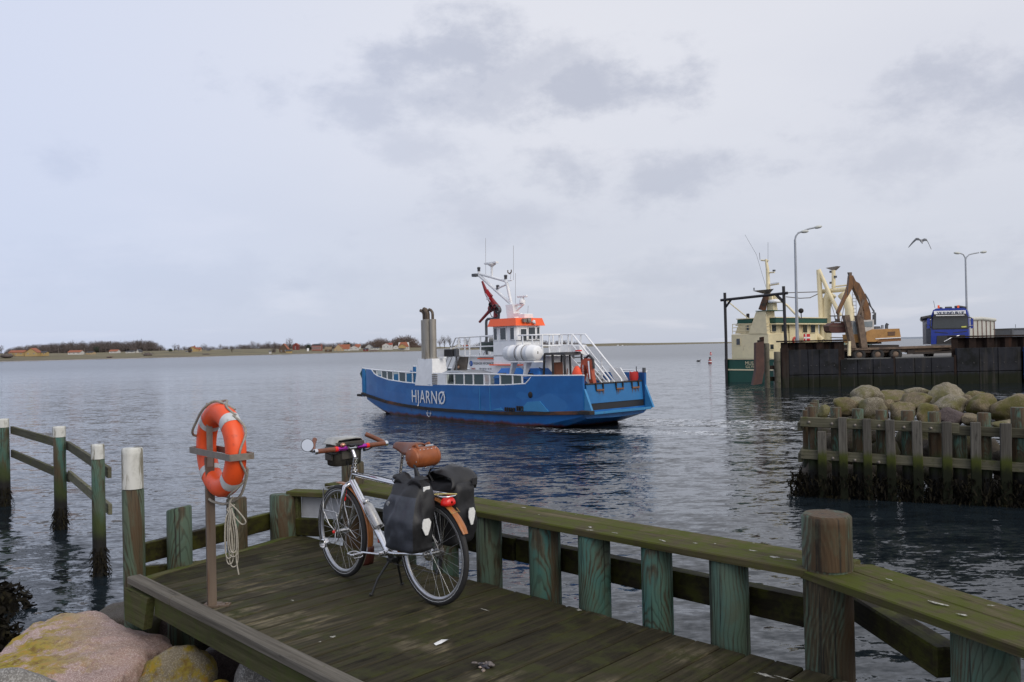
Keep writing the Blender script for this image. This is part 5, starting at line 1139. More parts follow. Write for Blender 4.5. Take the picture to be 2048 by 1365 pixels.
# mast: tripod leaning forward, crosstree, radar dish, aerials
ms = MB(); yb = -.2
def mr(p, q, r=.05, n=8): ms.cyl((p[0], yb if len(p) < 3 else p[2], p[1]), (q[0], yb if len(q) < 3 else q[2], q[1]), r, n)
ms.hexa([(5.95, .05, 4.42), (5.95, -.4, 4.42), (6.45, -.4, 4.42), (6.45, .05, 4.42)], [(6.15, -.02, 5.10), (6.15, -.32, 5.10), (6.62, -.32, 5.10), (6.62, -.02, 5.10)])
mr((6.3, 5.05), (8.7, 6.62), .075); mr((6.4, 5.05), (6.70, 6.1), .07); mr((6.70, 6.1), (6.85, 6.22), .06); mr((6.80, 6.20), (8.7, 6.68), .06); mr((7.62, 5.85), (6.66, 6.05), .045); mr((6.4, 5.08), (5.55, 5.10), .06); mr((5.55, 5.10), (6.2, 4.75), .04)
mr((7.75, 6.45), (7.75, 7.05), .05); mr((8.7, 6.66), (8.7, 6.80), .06); mr((6.62, 6.2), (6.35, 6.2), .03); mast = part('mast', ms, 'fwhite', fy)
mb = MB(); mb.lathe([(.05, -.12), (.20, -.02), (.20, .02)], 14, T(7.75, yb, 7.05)); mb.hexa([(7.35, -.29, 7.07), (8.2, -.29, 7.07), (8.2, -.11, 7.07), (7.35, -.11, 7.07)], [(7.35, -.29, 7.14), (8.2, -.29, 7.14), (8.2, -.11, 7.14), (7.35, -.11, 7.14)]); part('radar_scanner', mb, 'fwhite', mast)
mb = MB(); mb.lathe([(.14, 0), (.14, .16), (.08, .2), (.08, .26)], 14, T(5.68, yb, 5.13)); mb.box((5.68, yb, 5.43), (.62, .12, .09), RZ(0), ch=.02); part('radar_unit', mb, 'fwhite', mast)
mb = MB()
for s, z in ((8.7, 6.86), (6.78, 6.34), (7.35, 5.92)): mb.lathe([(.07, 0), (.07, .12), (.085, .13), (.085, .17), (.05, .2)], 10, T(s, yb, z - .06))
mb.box((8.85, yb + .1, 6.62), (.3, .25, .14), ch=.02); part('mast_lamp', mb, 'fgrey', mast)
mb = MB()
for s, z0, z1 in ((8.2, 6.6, 8.3), (6.25, 6.2, 7.75), (6.15, 5.1, 6.5), (6.45, 6.25, 6.55), (5.35, 4.6, 5.0)): mb.cyl((s, yb, z0), (s - .05, yb, z1), .007, 5)
mb.tube([(6.5, yb, 6.5), (6.62, yb, 6.58), (6.62, yb, 6.68)], .03, 6); mb.tube([(6.5, yb, 6.5), (6.38, yb, 6.58), (6.38, yb, 6.68)], .03, 6); part('aerial', mb, 'galv', mast)
# red knuckle crane on its pedestal pipe, and the goose neck vent pipe
cy = -.6
mb = MB(); mb.tube([(8.95, cy, 6.35), (8.62, cy, 5.75), (8.25, cy, 5.35), (7.85, cy, 4.98)], [.05, .10, .15, .17], 8); mb.hexa([(8.62, cy - .05, 5.95), (8.35, cy - .05, 5.55), (8.22, cy - .05, 5.62), (8.38, cy - .05, 5.75)], [(8.62, cy + .05, 5.95), (8.35, cy + .05, 5.55), (8.22, cy + .05, 5.62), (8.38, cy + .05, 5.75)])
mb.tube([(8.25, cy, 5.02), (8.6, cy, 4.82), (9.22, cy, 4.42)], [.13, .075, .06], 8); mb.lathe([(.03, -.12), (.14, -.1), (.14, .1), (.03, .12)], 12, T(8.33, cy, 5.03) @ RX(R(90))); mb.tube([(8.05, cy, 5.0), (8.0, cy, 4.6)], [.07, .12], 8); part('crane', mb, 'dkred', fy, label='dark red folded knuckle boom crane')
mb = MB()
for x, z, r in ((8.1, 5.05, .14), (7.72, 4.92, .16), (8.2, 5.2, .1), (7.85, 5.1, .1)): mb.lathe([(r, -.09), (r, .09)], 12, T(x, cy + .1, z) @ RX(R(90)))
mb.tube([(8.25, cy, 5.2), (8.4, cy + .1, 5.0), (8.2, cy + .1, 4.65), (7.95, cy, 4.55)], .02, 5); part('crane_hose', mb, 'fgrey', fy)
mb = MB(); mb.tube([(8.72, -.6, 2.85), (8.72, -.6, 4.35), (8.70, -.6, 4.47), (8.6, -.6, 4.54), (7.8, -.6, 4.54), (7.75, -.6, 5.0)], .065, 10); mb.box((8.72, -.6, 3.4), (.25, -.6, .12)); part('crane_pillar', mb, 'fgrey', fy)
# bridge wing railings and stairs
def railset(name, pts, posts, par=fy, r=.028, mid=True):
    mb = MB(); mb.tube(pts, r, 6)
    if mid: mb.tube([(x, y, z - .46) for x, y, z in pts], r * .8, 6)
    part(name, mb, 'fwhite', par)
    for x, y, z0, z1 in posts: m2 = MB(); m2.cyl((x, y, z0), (x, y, z1), r, 6); part('rail_post', m2, 'fwhite', par)
zf = 2.85
for y in (-.10, -.85):
    railset('hand_rail', [(WS0 - .1, y if y > -.5 else -1.1, 3.70), (2.77, y, 3.67)], [(x, y, zf, 3.68) for x in (4.45, 3.9, 3.3, 2.77)], r=.04)
    railset('stair_rail', [(2.77, y, 3.67), (2.5, y, 3.66), (.55, y, 1.80), (.42, y, 1.0)], [(1.6, y, 1.6, 2.8)], r=.04)
railset('hand_rail', [(WS0 - .1, .98, 3.68), (3.2, .98, 3.67), (3.2, -.1, 3.67)], [(x, .98, zf, 3.68) for x in (4.4, 3.8, 3.2)], r=.035)
for y in (.85, -1.03):
    railset('hand_rail', [(6.5, y, 3.71), (9.0, y, 3.68)], [(x, y, zf, 3.69) for x in (7.4, 8.2, 8.55, 9.0)], r=.04)
    railset('stair_rail', [(9.0, y, 3.68), (9.25, y, 3.66), (10.6, y, 1.75)], [(10.1, y, .9, 2.5)], r=.035)
mb = MB()
for i in range(9):
    t_ = i / 8; mb.box((lerp(2.65, .6, t_), -.48, lerp(2.7, .85, t_)), (.26, .7, .04))
part('stair_tread', mb, 'deckpaint', fy)['kind'] = 'stuff'
for y in (-.12, -.84):
    mb = MB(); mb.hexa([(2.77, y - .02, 2.85), (2.77, y - .02, 2.55), (.55, y - .02, .70), (.42, y - .02, .95)], [(2.77, y + .02, 2.85), (2.77, y + .02, 2.55), (.55, y + .02, .70), (.42, y + .02, .95)]); part('stair_stringer', mb, 'fwhite', fy)
mb = MB(); mb.hexa([(1.6, -1.25, 2.25), (.95, -1.25, 2.25), (.55, -1.25, 1.75), (1.2, -1.25, 1.6)], [(1.6, -1.3, 2.25), (.95, -1.3, 2.25), (.55, -1.3, 1.75), (1.2, -1.3, 1.6)]); part('stair_guard', mb, 'fwhite', fy)
mb = MB(); mb.hexa([(8.35, .84, 2.80), (9.0, .84, 2.80), (10.2, .84, 1.2), (8.75, .84, 1.2)], [(8.35, .78, 2.80), (9.0, .78, 2.80), (10.2, .78, 1.2), (8.75, .78, 1.2)]); part('stair_side', mb, 'brownp', fy)
mb = MB(); mb.hexa([(8.9, .88, 2.86), (9.08, .88, 2.86), (10.35, .88, 1.2), (10.12, .88, 1.2)], [(8.9, .82, 2.86), (9.08, .82, 2.86), (10.35, .82, 1.2), (10.12, .82, 1.2)]); part('stair_stringer', mb, 'fwhite', fy)
mb = MB(); mb.box((3.3, -.6, 3.0), (2.0, .08, .42)); mb.box((2.5, -.4, 3.0), (.5, .3, .4), ch=.02); part('wing_locker', mb, 'fwhite', fy)
mb = MB(); mb.cyl((.9, -2.0, 1.2), (.9, -2.0, 2.0), .13, 12); mb.tube([(0.2, -2.05, 2.1), (2.2, -2.25, 2.12)], .03, 6); mb.box((1.6, -1.9, 1.65), (1.2, .3, .1)); part('far_side_fitting', mb, 'fwhite', fy)
mb = MB(); mb.cyl((.05, -1.68, 2.05), (.05, -1.68, 2.24), .07, 8); mb.cyl((.3, -1.5, 1.7), (.3, -1.5, 2.3), .02, 5); part('stern_lamp', mb, 'fgrey', fy)
# ---- things carried by the ferry
def fthing(n, l, c, x, y, z, rz=0.0, group=None): return thing(n, l, c, FM @ T(x, y, z) @ RZ(rz), group)
raft = fthing('life_raft_canister', 'white life raft canister strapped on a cradle above the ferry rail', 'life raft', 3.4, 1.92, 2.93)
mb = MB(); mb.lathe([(.001, -.98), (.22, -.97), (.30, -.90), (.33, -.6), (.345, -.58), (.345, -.52), (.33, -.5), (.33, -.05), (.35, -.04), (.35, .04), (.33, .05), (.33, .5), (.345, .52), (.345, .58), (.33, .6), (.30, .90), (.22, .97), (.001, .98)], 24, RY(R(90))); part('canister', mb, 'fwhite', raft)
mb = MB()
for x in (-.3, .12): mb.lathe([(.352, -.02), (.356, 0), (.352, .02)], 24, T(x, 0, 0) @ RY(R(90)))
mb.box((-.98, .05, .02), (.03, .04, .1)); part('strap', mb, 'galv', raft)
mb = MB(); mb.box((0, 0, -.34), (1.9, .5, .06))
for x in (.42, -.42): mb.hexa([(x - .06, -.1, -.36), (x + .06, -.1, -.36), (x + .06, .2, -.36), (x - .06, .2, -.36)], [(x + .24, -.05, -.95), (x + .32, -.05, -.95), (x + .32, .1, -.95), (x + .24, .1, -.95)])
part('cradle', mb, 'fwhite', raft)
for i, (x, y, l) in enumerate(((4.75, 1.35, 'blue recycling container with a slot, left of the life raft cradle'), (3.15, 1.3, 'blue recycling container standing under the life raft canister'))):
    b = fthing('recycling_container', l, 'container', x, y, .68, 0, 'blue containers on the ferry')
    mb = MB(); mb.box((0, 0, .6), (1.15, 1.0, 1.2), ch=.03); part('bin_body', mb, M('blue_plastic', (.02, .16, .52), .5), b) if i == 0 else part('bin_body', mb, bpy.data.materials['blue_plastic'], b)
    mb = MB(); mb.hexa([(-.6, -.53, 1.2), (.6, -.53, 1.2), (.6, .53, 1.2), (-.6, .53, 1.2)], [(-.35, -.25, 1.62), (.35, -.25, 1.62), (.35, .25, 1.62), (-.35, .25, 1.62)]); part('lid', mb, bpy.data.materials['blue_plastic'], b)
    mb = MB(); mb.box((.05, .46, 1.38), (.5, .05, .1), RX(R(0)), ch=.02); part('slot', mb, 'black', b)
def car(name, label, x, y, rz, body, group):
    t = fthing(name, label, 'car', x, y, .69, rz, group); W_ = .84
    prof = [(-2.05, .35), (-2.08, .62), (-1.95, .95), (-1.55, 1.02), (-.95, 1.38), (-.3, 1.50), (.6, 1.50), (1.15, 1.36), (1.85, 1.0), (2.0, .85), (2.05, .4), (1.9, .25), (-1.9, .25)]
    mb = MB(); rows = [[(px, yy * (1 - .12 * max(0, (pz - .95) / .55)), pz) for px, pz in prof] for yy in (-W_, -W_ * .96, W_ * .96, W_)]
    mb.grid(rows, False, True); mb.add(rows[0], [tuple(range(13))]); mb.add(rows[-1], [tuple(range(13))]); part('body', mb, body, t)
    for sg in (-1, 1):
        for pl2 in ([(-1.25, 1.02), (-.85, 1.30), (-.35, 1.42), (-.35, 1.02)], [(-.25, 1.02), (-.25, 1.42), (.55, 1.42), (.55, 1.02)], [(.65, 1.02), (.65, 1.41), (1.05, 1.30), (1.45, 1.04)]):
            mb = MB(); yy = [sg * (W_ * (1 - .12 * max(0, (pz - .95) / .55)) + .012) for px, pz in pl2]; mb.add([(p[0], q, p[1]) for p, q in zip(pl2, yy)], [tuple(range(4))]); part('window', mb, 'winglass', t)
        for wx in (-1.3, 1.3):
            mb = MB(); mb.lathe([(.18, -.09), (.30, -.08), (.30, .08), (.18, .09), (.001, .08)], 16, T(wx, sg * .78, .30) @ RX(R(-90 * sg))); part('wheel', mb, 'tyre', t)
    mb = MB(); mb.add([(1.22, -.66, 1.32), (1.22, .66, 1.32), (1.82, .74, 1.03), (1.82, -.74, 1.03)], [(0, 1, 2, 3)]); part('windscreen', mb, 'winglass', t)
    mb = MB()
    for sg in (-1, 1): mb.box((-1.98, sg * .65, .82), (.1, .22, .14), ch=.02)
    part('tail_lamp', mb, 'red', t)
    return t
car('parked_car', 'silver car on the ferry deck seen through the rail glass', 7.6, 1.42, 0, M('silver_car_paint', (.42, .43, .44), .3, .5, .05), 'cars on the ferry deck')
car('parked_car', 'dark red car half hidden behind the silver car on the ferry', 6.6, -1.75, R(180), M('wine_red_car_paint', (.22, .02, .02), .3), 'cars on the ferry deck')
# mini excavator
EXS = 1
ex = fthing('mini_excavator', 'faded orange mini excavator with folded arm on the stern of the ferry', 'excavator', 1.95, 1.05, .69)
mb = MB()
for y in (-.5, .5): mb.box((0, y, .22), (1.7, .26, .40), ch=.1)
part('track', mb, 'black', ex); mb = MB(); mb.box((.15, 0, .72), (1.4, 1.1, .5), ch=.06); mb.box((.75, 0, 1.0), (.4, 1.05, .5), ch=.08); part('body', mb, 'kub', ex)
mb = MB()
for a, b in (((.64, .5), (.56, .5)), ((.05, .5), (.1, .5)), ((-.62, .5), (-.56, .5))): mb.tube([(a[0], .50, .9), (b[0], .47, 2.18)], .05, 6); mb.tube([(a[0], -.5, .9), (b[0], -.5, 2.18)], .045, 6)
mb.tube([(.56, -.46, 2.18), (.56, .47, 2.18)], .045, 6); part('cab_frame', mb, 'black', ex)
mb = MB(); mb.hexa([(.62, .50, 2.16), (-.62, .50, 2.14), (-.62, -.48, 2.14), (.62, -.48, 2.16)], [(.56, .46, 2.24), (-.56, .46, 2.26), (-.56, -.44, 2.26), (.56, -.44, 2.24)]); part('canopy', mb, 'black', ex)
mb = MB(); mb.box((-.60, -.30, 2.30), (.16, .22, .05)); part('work_lamp', mb, 'red', ex)
mb = MB(); mb.box((.2, .05, 1.15), (.5, .5, .14), ch=.04); mb.box((.22, .05, 1.5), (.14, .5, .7), ch=.05); mb.tube([(-.3, .1, 1.2), (-.35, .1, 1.6)], .02, 5); mb.lathe([(.14, -.012), (.16, 0), (.14, .012)], 12, T(-.25, .2, 1.35) @ RY(R(30))); part('seat', mb, M('brown_seat', (.17, .06, .03), .6), ex)
mb = MB(); mb.box((.80, .56, 1.75), (.16, .10, .34), RY(R(20)), ch=.03); mb.tube([(.62, .5, 1.55), (.80, .56, 1.65)], .02, 5); part('mirror', mb, 'black', ex)
mb = MB(); mb.hexa([(-.85, .16, .85), (-1.2, .16, 1.95), (-1.42, .16, 2.0), (-1.42, .16, 1.75), (-1.1, .16, .8)], [(-.85, -.02, .85), (-1.2, -.02, 1.95), (-1.42, -.02, 2.0), (-1.42, -.02, 1.75), (-1.1, -.02, .8)]); part('boom', mb, 'kub', ex)
mb = MB(); mb.hexa([(-1.35, .16, 2.0), (-1.62, .16, 1.98), (-1.80, .16, .95), (-1.62, .16, .9)], [(-1.35, -.02, 2.0), (-1.62, -.02, 1.98), (-1.80, -.02, .95), (-1.62, -.02, .9)]); part('dipper_arm', mb, 'kub', ex)
mb = MB(); mb.tube([(-1.28, .2, 1.1), (-1.32, .2, 1.75)], .035, 6); mb.tube([(-1.65, .2, 1.2), (-1.6, .2, 1.9)], .04, 6); part('ram', mb, 'chrome', ex)
mb = MB(); mb.tube([(-1.3, .1, 1.98), (-1.55, .1, 2.12), (-1.75, .1, 1.95), (-1.78, .1, 1.6)], .05, 6); part('hydraulic_hose', mb, 'black', ex)
mb = MB(); mb.lathe([(.16, -.1), (.16, .1), (.001, .1)], 12, T(-1.0, .15, .90) @ RX(R(90))); part('boom_pivot', mb, 'redp', ex)
mb = MB(); mb.box((-.95, .12, .88), (.02, .02, .14), T(0, .12, 0)); part('white_mark', mb, 'fwhite', ex)
mb = MB(); rows = [[(r * math.cos(a) , r * .8 * math.sin(a), z) for a in [2 * math.pi * j / 10 for j in range(10)]] for r, z in ((.20, 0), (.22, .15), (.15, .34), (.06, .46))]; mb.grid(rows, True, True); mb.add(rows[-1], [tuple(range(10))]); solo('orange_sack', mb, M('orange_fabric', (.85, .09, .03), .6), 'bright orange sack leaning on the stern bulwark of the ferry', 'sack', FM @ T(.62, 1.62, 1.95))
mb = MB(); rows = [[(.16 * math.cos(a) * r, .22 * math.sin(a) * r, z + .03 * math.sin(3 * a)) for a in [2 * math.pi * j / 12 for j in range(12)]] for r, z in ((.7, 0), (1.0, .2), (.95, .42))]; mb.grid(rows, True, True); mb.add(rows[0], [tuple(range(12))]); solo('red_bucket', mb, 'redp', 'red bucket hung at the far stern corner of the ferry', 'bucket', FM @ T(.35, -1.40, 1.66))
# rescue boat on the far wing
rb = fthing('rescue_boat', 'dark green rescue boat on the bridge deck beside the wheelhouse', 'boat', 7.15, -.1, 2.86)
rows = []
for i in range(9):
    t_ = i / 8; x = lerp(-.75, 1.45, t_); w = .5 * math.sqrt(max(.02, 1 - max(0, t_ - .35) ** 2 * 2.3)); k_ = .1 + .25 * max(0, t_ - .5)
    rows.append([(x, -w, .55), (x, -w * .8, .3), (x, 0, k_), (x, w * .8, .3), (x, w, .55), (x, w * .8, .56), (x, -w * .8, .56)])
mb = MB(); mb.grid(rows, True, True); mb.add(rows[0], [tuple(range(7))]); mb.add(rows[-1], [tuple(range(7))]); part('hull', mb, M('dark_green_hull', (.012, .03, .022), .5), rb)
mb = MB(); mb.box((0, 0, .66), (1.0, .6, .2), ch=.06); mb.tube([(-.6, -.4, .6), (-.6, 0, .9), (-.6, .4, .6)], .03, 6); part('boat_cover', mb, M('grey_canvas', (.3, .29, .26), .8), rb)
# Dannebrog: red with a white cross, hanging slack from the mast stay
fl = fthing('ferry_flag', 'red and white flag hanging slack beside the mast of the ferry', 'flag', 8.55, -.45, 5.35)
mb = MB(); rows = []
for i in range(9): t_ = i / 8; rows.append([(-.05 * j - t_ * .45, .04 * math.sin(j * 1.4 + t_ * 4), .42 - t_ * .62 + .06 * j) for j in range(4)])
mb.grid(rows, True); part('cloth', mb, M('flag_red', (.55, .025, .03), .8), fl, fix=False)
mb = MB(); mb.add([(-.16, .07, .36), (-.05, .07, .40), (-.36, .07, .0), (-.46, .07, -.02)], [(0, 1, 2, 3)]); mb.add([(-.30, .075, .24), (-.12, .075, .12), (-.18, .075, .06), (-.36, .075, .16)], [(0, 1, 2, 3)]); part('cross', mb, 'fwhite', fl, fix=False)
# passenger
def skin_body(name, verts, edges, radii, root, mat, parent, sub=1):
    me = bpy.data.meshes.new(name); me.from_pydata(verts, edges, []); me.materials.append(MT[mat] if isinstance(mat, str) else mat); o = bpy.data.objects.new(name, me); COL.objects.link(o); o.parent = parent
    sk = o.modifiers.new('skin', 'SKIN'); sk.use_smooth_shade = True
    for i, r in enumerate(radii): me.skin_vertices[0].data[i].radius = r if isinstance(r, tuple) else (r, r); me.skin_vertices[0].data[i].use_root = (i == root)
    sb = o.modifiers.new('sub', 'SUBSURF'); sb.levels = sub; sb.render_levels = sub; return o

pe = fthing('person', 'person with brown hair in dark navy jacket standing at the ferry rail', 'person', 8.95, 1.0, .69, R(200))
V_ = [(0, 0, .95), (0, 0, 1.15), (0, 0, 1.36), (0, 0, 1.46), (0, 0.02, 1.62), (0, .17, 1.38), (.02, .25, 1.10), (.16, .24, .92), (0, -.17, 1.38), (.02, -.25, 1.10), (.16, -.24, .92), (0, .10, .88), (.02, .11, .48), (0, .11, .07), (.12, .11, .04), (0, -.10, .88), (.02, -.11, .48), (0, -.11, .07), (.12, -.11, .04)]
E_ = [(0, 1), (1, 2), (2, 3), (3, 4), (2, 5), (5, 6), (6, 7), (2, 8), (8, 9), (9, 10), (0, 11), (11, 12), (12, 13), (13, 14), (0, 15), (15, 16), (16, 17), (17, 18)]
R_ = [(.17, .15), (.17, .15), (.17, .13), .07, .09, .085, .065, .045, .085, .065, .045, .10, .075, .055, .05, .10, .075, .055, .05]
skin_body('body', V_, E_, R_, 0, M('navy_jacket', (.018, .02, .035), .8), pe)
mb = MB(); mb.ell((0, .01, 1.64), (.10, .088, .125), 10); hd = part('head', mb, M('skin', (.45, .28, .2), .6), pe)
mb = MB(); mb.ell((-.018, .01, 1.665), (.112, .10, .118), 10); part('hair', mb, M('brown_hair', (.05, .028, .016), .7, 0, .3, 30), pe)
# ------------------------------------------------------------------ helpers for things measured in the photograph
def WBm(base): return MB(T(-Vector(base)))
def quad_at(pts, Y, depth=0.0): return [at(x, y, Y) + Vector((0, depth, 0)) for x, y in pts]
def slabp(mb, pts, Y, th, dx=0.0):              # outline at distance Y, thickness th going away
    a = quad_at(pts, Y); mb.hexa(a, [p + Vector((th * dx, th, 0)) for p in a]); return mb
def tubep(mb, pts, Y, r, n=7):
    mb.tube([at(x, y, Y[i] if isinstance(Y, (list, tuple)) else Y) for i, (x, y) in enumerate(pts)], r, n); return mb

# ------------------------------------------------------------------ stone filled timber pier on the right
PLa, PLb = Vector((5.95, 17.2, 0)), Vector((9.62, 15.62, 0)); pdir = (PLb - PLa).normalized(); pnr = Vector((pdir.y, -pdir.x, 0))
if pnr.y > 0: pnr = -pnr
def onp(px, py, off=0.0):
    o = PLa + pnr * off; v = ray(px, py); t = (o - CP).dot(pnr) / v.dot(pnr); return CP + v * t
pier = thing('timber_pier', 'stone filled timber crib pier with palings and two heavy rails', 'pier', PLa)
def prail(px0, y0, px1, y1, hpx, off, th, name='rail', mat='rail'):
    a, b = onp(px0, y0, off), onp(px1, y1, off); h = (onp(px0, y0, off) - onp(px0, y0 + hpx, off)).z; d = b - a; mb = MB(); mb.box((0, 0, 0), (d.length, th, h), ch=.012)
    o = part(name, mb, mat, pier); m = (a + b) / 2 - Vector((0, 0, h / 2)); o.matrix_local = T(m - PLa) @ RZ(math.atan2(d.y, d.x)) @ RY(-math.atan2(d.z, Vector((d.x, d.y)).length)); return o
MT['prail'] = wood_plank('green_grey_rail', (0.045, 0.042, 0.027), (0.115, 0.108, 0.075), (0.058, 0.064, 0.016), .52, .66, 0, 0.78)
prail(1600, 834, 1918, 847, 19.5, .12, .10, mat='prail'); prail(1898, 851, 2260, 866, 19, .10, .10, mat='prail'); prail(1601, 899, 1900, 917, 18.5, .12, .10, mat='prail'); prail(1898, 916, 2260, 940, 19, .11, .10, mat='prail')
for i, (xa, xb, yt) in enumerate(((1615, 1634, 813.7), (1661, 1682, 815), (1704.5, 1726, 818), (1752, 1774, 820.6), (1803, 1827, 821.7), (1856.5, 1880, 824), (1906, 1932, 870), (1955, 1980, 826), (2023, 2054, 815), (2085, 2110, 830), (2140, 2170, 835))):
    p = onp((xa + xb) / 2, yt, -.06); r = (xb - xa) / 2 * p.y / FPX; mb = post_me(p.z + 1.6, r, 100 + i, ch=.01); o = part('post', mb, 'post_pier', pier); o.location = Vector((p.x, p.y, -1.6)) - PLa
for i, (xa, xb, yt) in enumerate(((1633.7, 1650, 863), (1678, 1694, 835), (1726, 1742, 838), (1774, 1791, 840), (1825.6, 1844, 842), (1881.6, 1899, 844), (1938.8, 1957, 845), (1998, 2017.6, 847), (2062, 2082, 850), (2128, 2148, 853))):
    p = onp((xa + xb) / 2, yt, .20); w = (xb - xa) * p.y / FPX; H_ = p.z + 1.2; mb = MB(); mb.box((0, 0, H_ / 2), (w, .09, H_), ch=.01); o = part('paling', mb, 'paling', pier); o.matrix_local = T(Vector((p.x, p.y, -1.2)) - PLa) @ RZ(math.atan2(pdir.y, pdir.x) + rnd.uniform(-.05, .05)) @ RY(rnd.uniform(-.01, .01))
for i, (px, py) in enumerate(((1618, 845), (1664, 848), (1710, 851), (1758, 852), (1808, 855), (1862, 857), (1666, 917), (1710, 921), (1758, 925))):
    mb = MB(); mb.lathe([(.001, .02), (.028, .018), (.03, 0)], 10); o = part('bolt', mb, 'galv', pier); p = onp(px, py, .172); o.matrix_local = T(p - PLa) @ pnr.to_track_quat('Z', 'Y').to_matrix().to_4x4()
# end of the crib (facing the channel) and weed skirt
ed = -pnr; mb = MB()
for k in range(5):
    p = PLa + ed * (.5 + k * .8) + pdir * .10 ; o = part('post', post_me(1.72 + 1.6, .09, 130 + k), 'post_pier', pier); o.location = Vector((p.x, p.y, -1.6)) - PLa
for z in (1.42, .78): mb = MB(); mb.box((0, 0, 0), (4.2, .09, .18), ch=.01); o = part('rail', mb, 'prail', pier); o.matrix_local = T(ed * 2.0 + pdir * .0 + Vector((0, 0, z))) @ RZ(math.atan2(ed.y, ed.x))
mb = MB(); rr = random.Random(8)
for i in range(9000):
    s_ = rr.uniform(-.25, 9); off = rr.choice((.22, .24, .1, -.02)); z = -.1 + .62 * rr.random() ** 1.7; p = pdir * s_ + pnr * (off + rr.uniform(-.03, .06)) + Vector((0, 0, z))
    if i % 7 == 0: p = -pdir * rr.uniform(-.05, .12) + ed * rr.uniform(0, 4) + Vector((0, 0, z * .8))
    w = Vector((rr.gauss(0, 1), rr.gauss(0, 1), 0)).normalized() * rr.uniform(.008, .022); d = Vector((rr.gauss(0, .04), rr.gauss(0, .04), -rr.uniform(.04, .15)))
    mb.add([p - w, p + w, p + d + w * .6, p + d - w * .7], [(0, 1, 2, 3)])
o = part('seaweed', mb, 'weed', pier, fix=False); o['kind'] = 'stuff'
fill = MB(); fm = rockmesh(77, (.55, .45, .42), sub=2); fv = [tuple(v.co) for v in fm.vertices]; ff = [tuple(p.vertices) for p in fm.polygons]
for i in range(170):
    s_ = rr.uniform(.1, 10); dd = rr.uniform(.35, 4.0); z = rr.uniform(-.2, 1.0); fill.add(fv, ff, True, T(PLa + pdir * s_ + ed * dd + Vector((0, 0, z))) @ Matrix.Rotation(rr.uniform(0, 6), 4, Vector((rr.gauss(0, 1), rr.gauss(0, 1), 1))) @ Matrix.Diagonal((rr.uniform(.6, 1.1), rr.uniform(.6, 1), rr.uniform(.6, 1), 1)))
tag(part('stone_fill', fill, 'wetrock'), 'dark stones packed low inside the timber pier', 'stones', kind='stuff')
PB_ = [(1647, 825, 13, 11, 0, 'pierrock2', 'small pale boulder at the channel end of the pier'), (1694, 814, 26, 16, .5, 'pierrock', 'rounded brown boulder second from the channel end of the pier'), (1732, 796, 27, 18, 2.0, 'pierrock2', 'tall grey boulder leftmost on top of the pier pile'),
       (1748, 818, 24, 23, .5, 'pierrock2', 'pointed grey boulder at the front of the pier pile, left of the middle'), (1786, 796, 27, 15, 2.4, 'pierrock', 'broad tan boulder behind the middle of the pier pile'), (1775, 810, 12, 11, 1.4, 'pierrock', 'small brown stone squeezed between larger pier boulders'),
       (1803, 826, 26, 17, .4, 'pierrock', 'pale flat topped boulder at the front middle of the pier'), (1827, 808, 32, 16, 1.6, 'pierrock', 'wide mossy boulder with rusty lichen in the middle of the pier'), (1838, 793, 28, 13, 2.8, 'pierrock2', 'long low boulder on the far side of the pier pile'),
       (1855, 791, 14, 12, 2.9, 'pierrock2', 'small pale boulder beside the tallest pier boulder'), (1853, 827, 21, 15, .4, 'pierrock', 'mossy boulder at the front right of the middle of the pier'), (1892, 793, 28, 20, 2.3, 'pierrock2', 'tallest grey pointed boulder on top of the pier'),
       (1898, 815, 34, 18, 1.2, 'pierrock2', 'striped grey boulder below the tallest one on the pier'), (1900, 831, 21, 16, .4, 'darkrock', 'dark striped stone at the front of the pier under the grey one'), (1933, 809, 16, 14, 1.9, 'pierrock', 'round olive boulder right of the tallest pier boulder'),
       (1973, 815, 28, 20, 1.2, 'pierrock', 'big olive boulder with a white streak near the right of the pier'), (2024, 818, 31, 26, 1.0, 'pierrock', 'largest brown boulder at the right edge of the pier'), (1939, 839, 24, 13, .35, 'pierrock', 'low mossy stone peeping over the right rail of the pier'),
       (2005, 848, 22, 8, .35, 'pierrock2', 'flat pale stone just above the right rail of the pier'), (1715, 808, 22, 15, 1.4, 'pierrock2', 'grey boulder behind the pointed one at left of the pier'), (1950, 803, 22, 15, 2.9, 'pierrock', 'olive boulder at the far side right of the pier'),
       (2080, 822, 32, 24, 1.2, 'pierrock', 'brown boulder just past the right edge of the pier')]
for i, (px, py, rx, ry, back, mt, lab) in enumerate(PB_):
    p = onp(px, py, -.55 - back); k_ = p.y / FPX; me = rockmesh(200 + i, (rx * k_ * .98, rx * k_ * .82, ry * k_ * 1.10), 8, .09, 4, .09); me.materials.append(MT[mt])
    o = bpy.data.objects.new('boulder', me); COL.objects.link(o); o.location = p - Vector((0, 0, ry * k_ * .1)); o.rotation_euler = (rnd.uniform(-.1, .1), rnd.uniform(-.2, .2), rnd.uniform(-.4, .4)); tag(o, lab, 'boulder', 'boulders heaped on the timber pier')

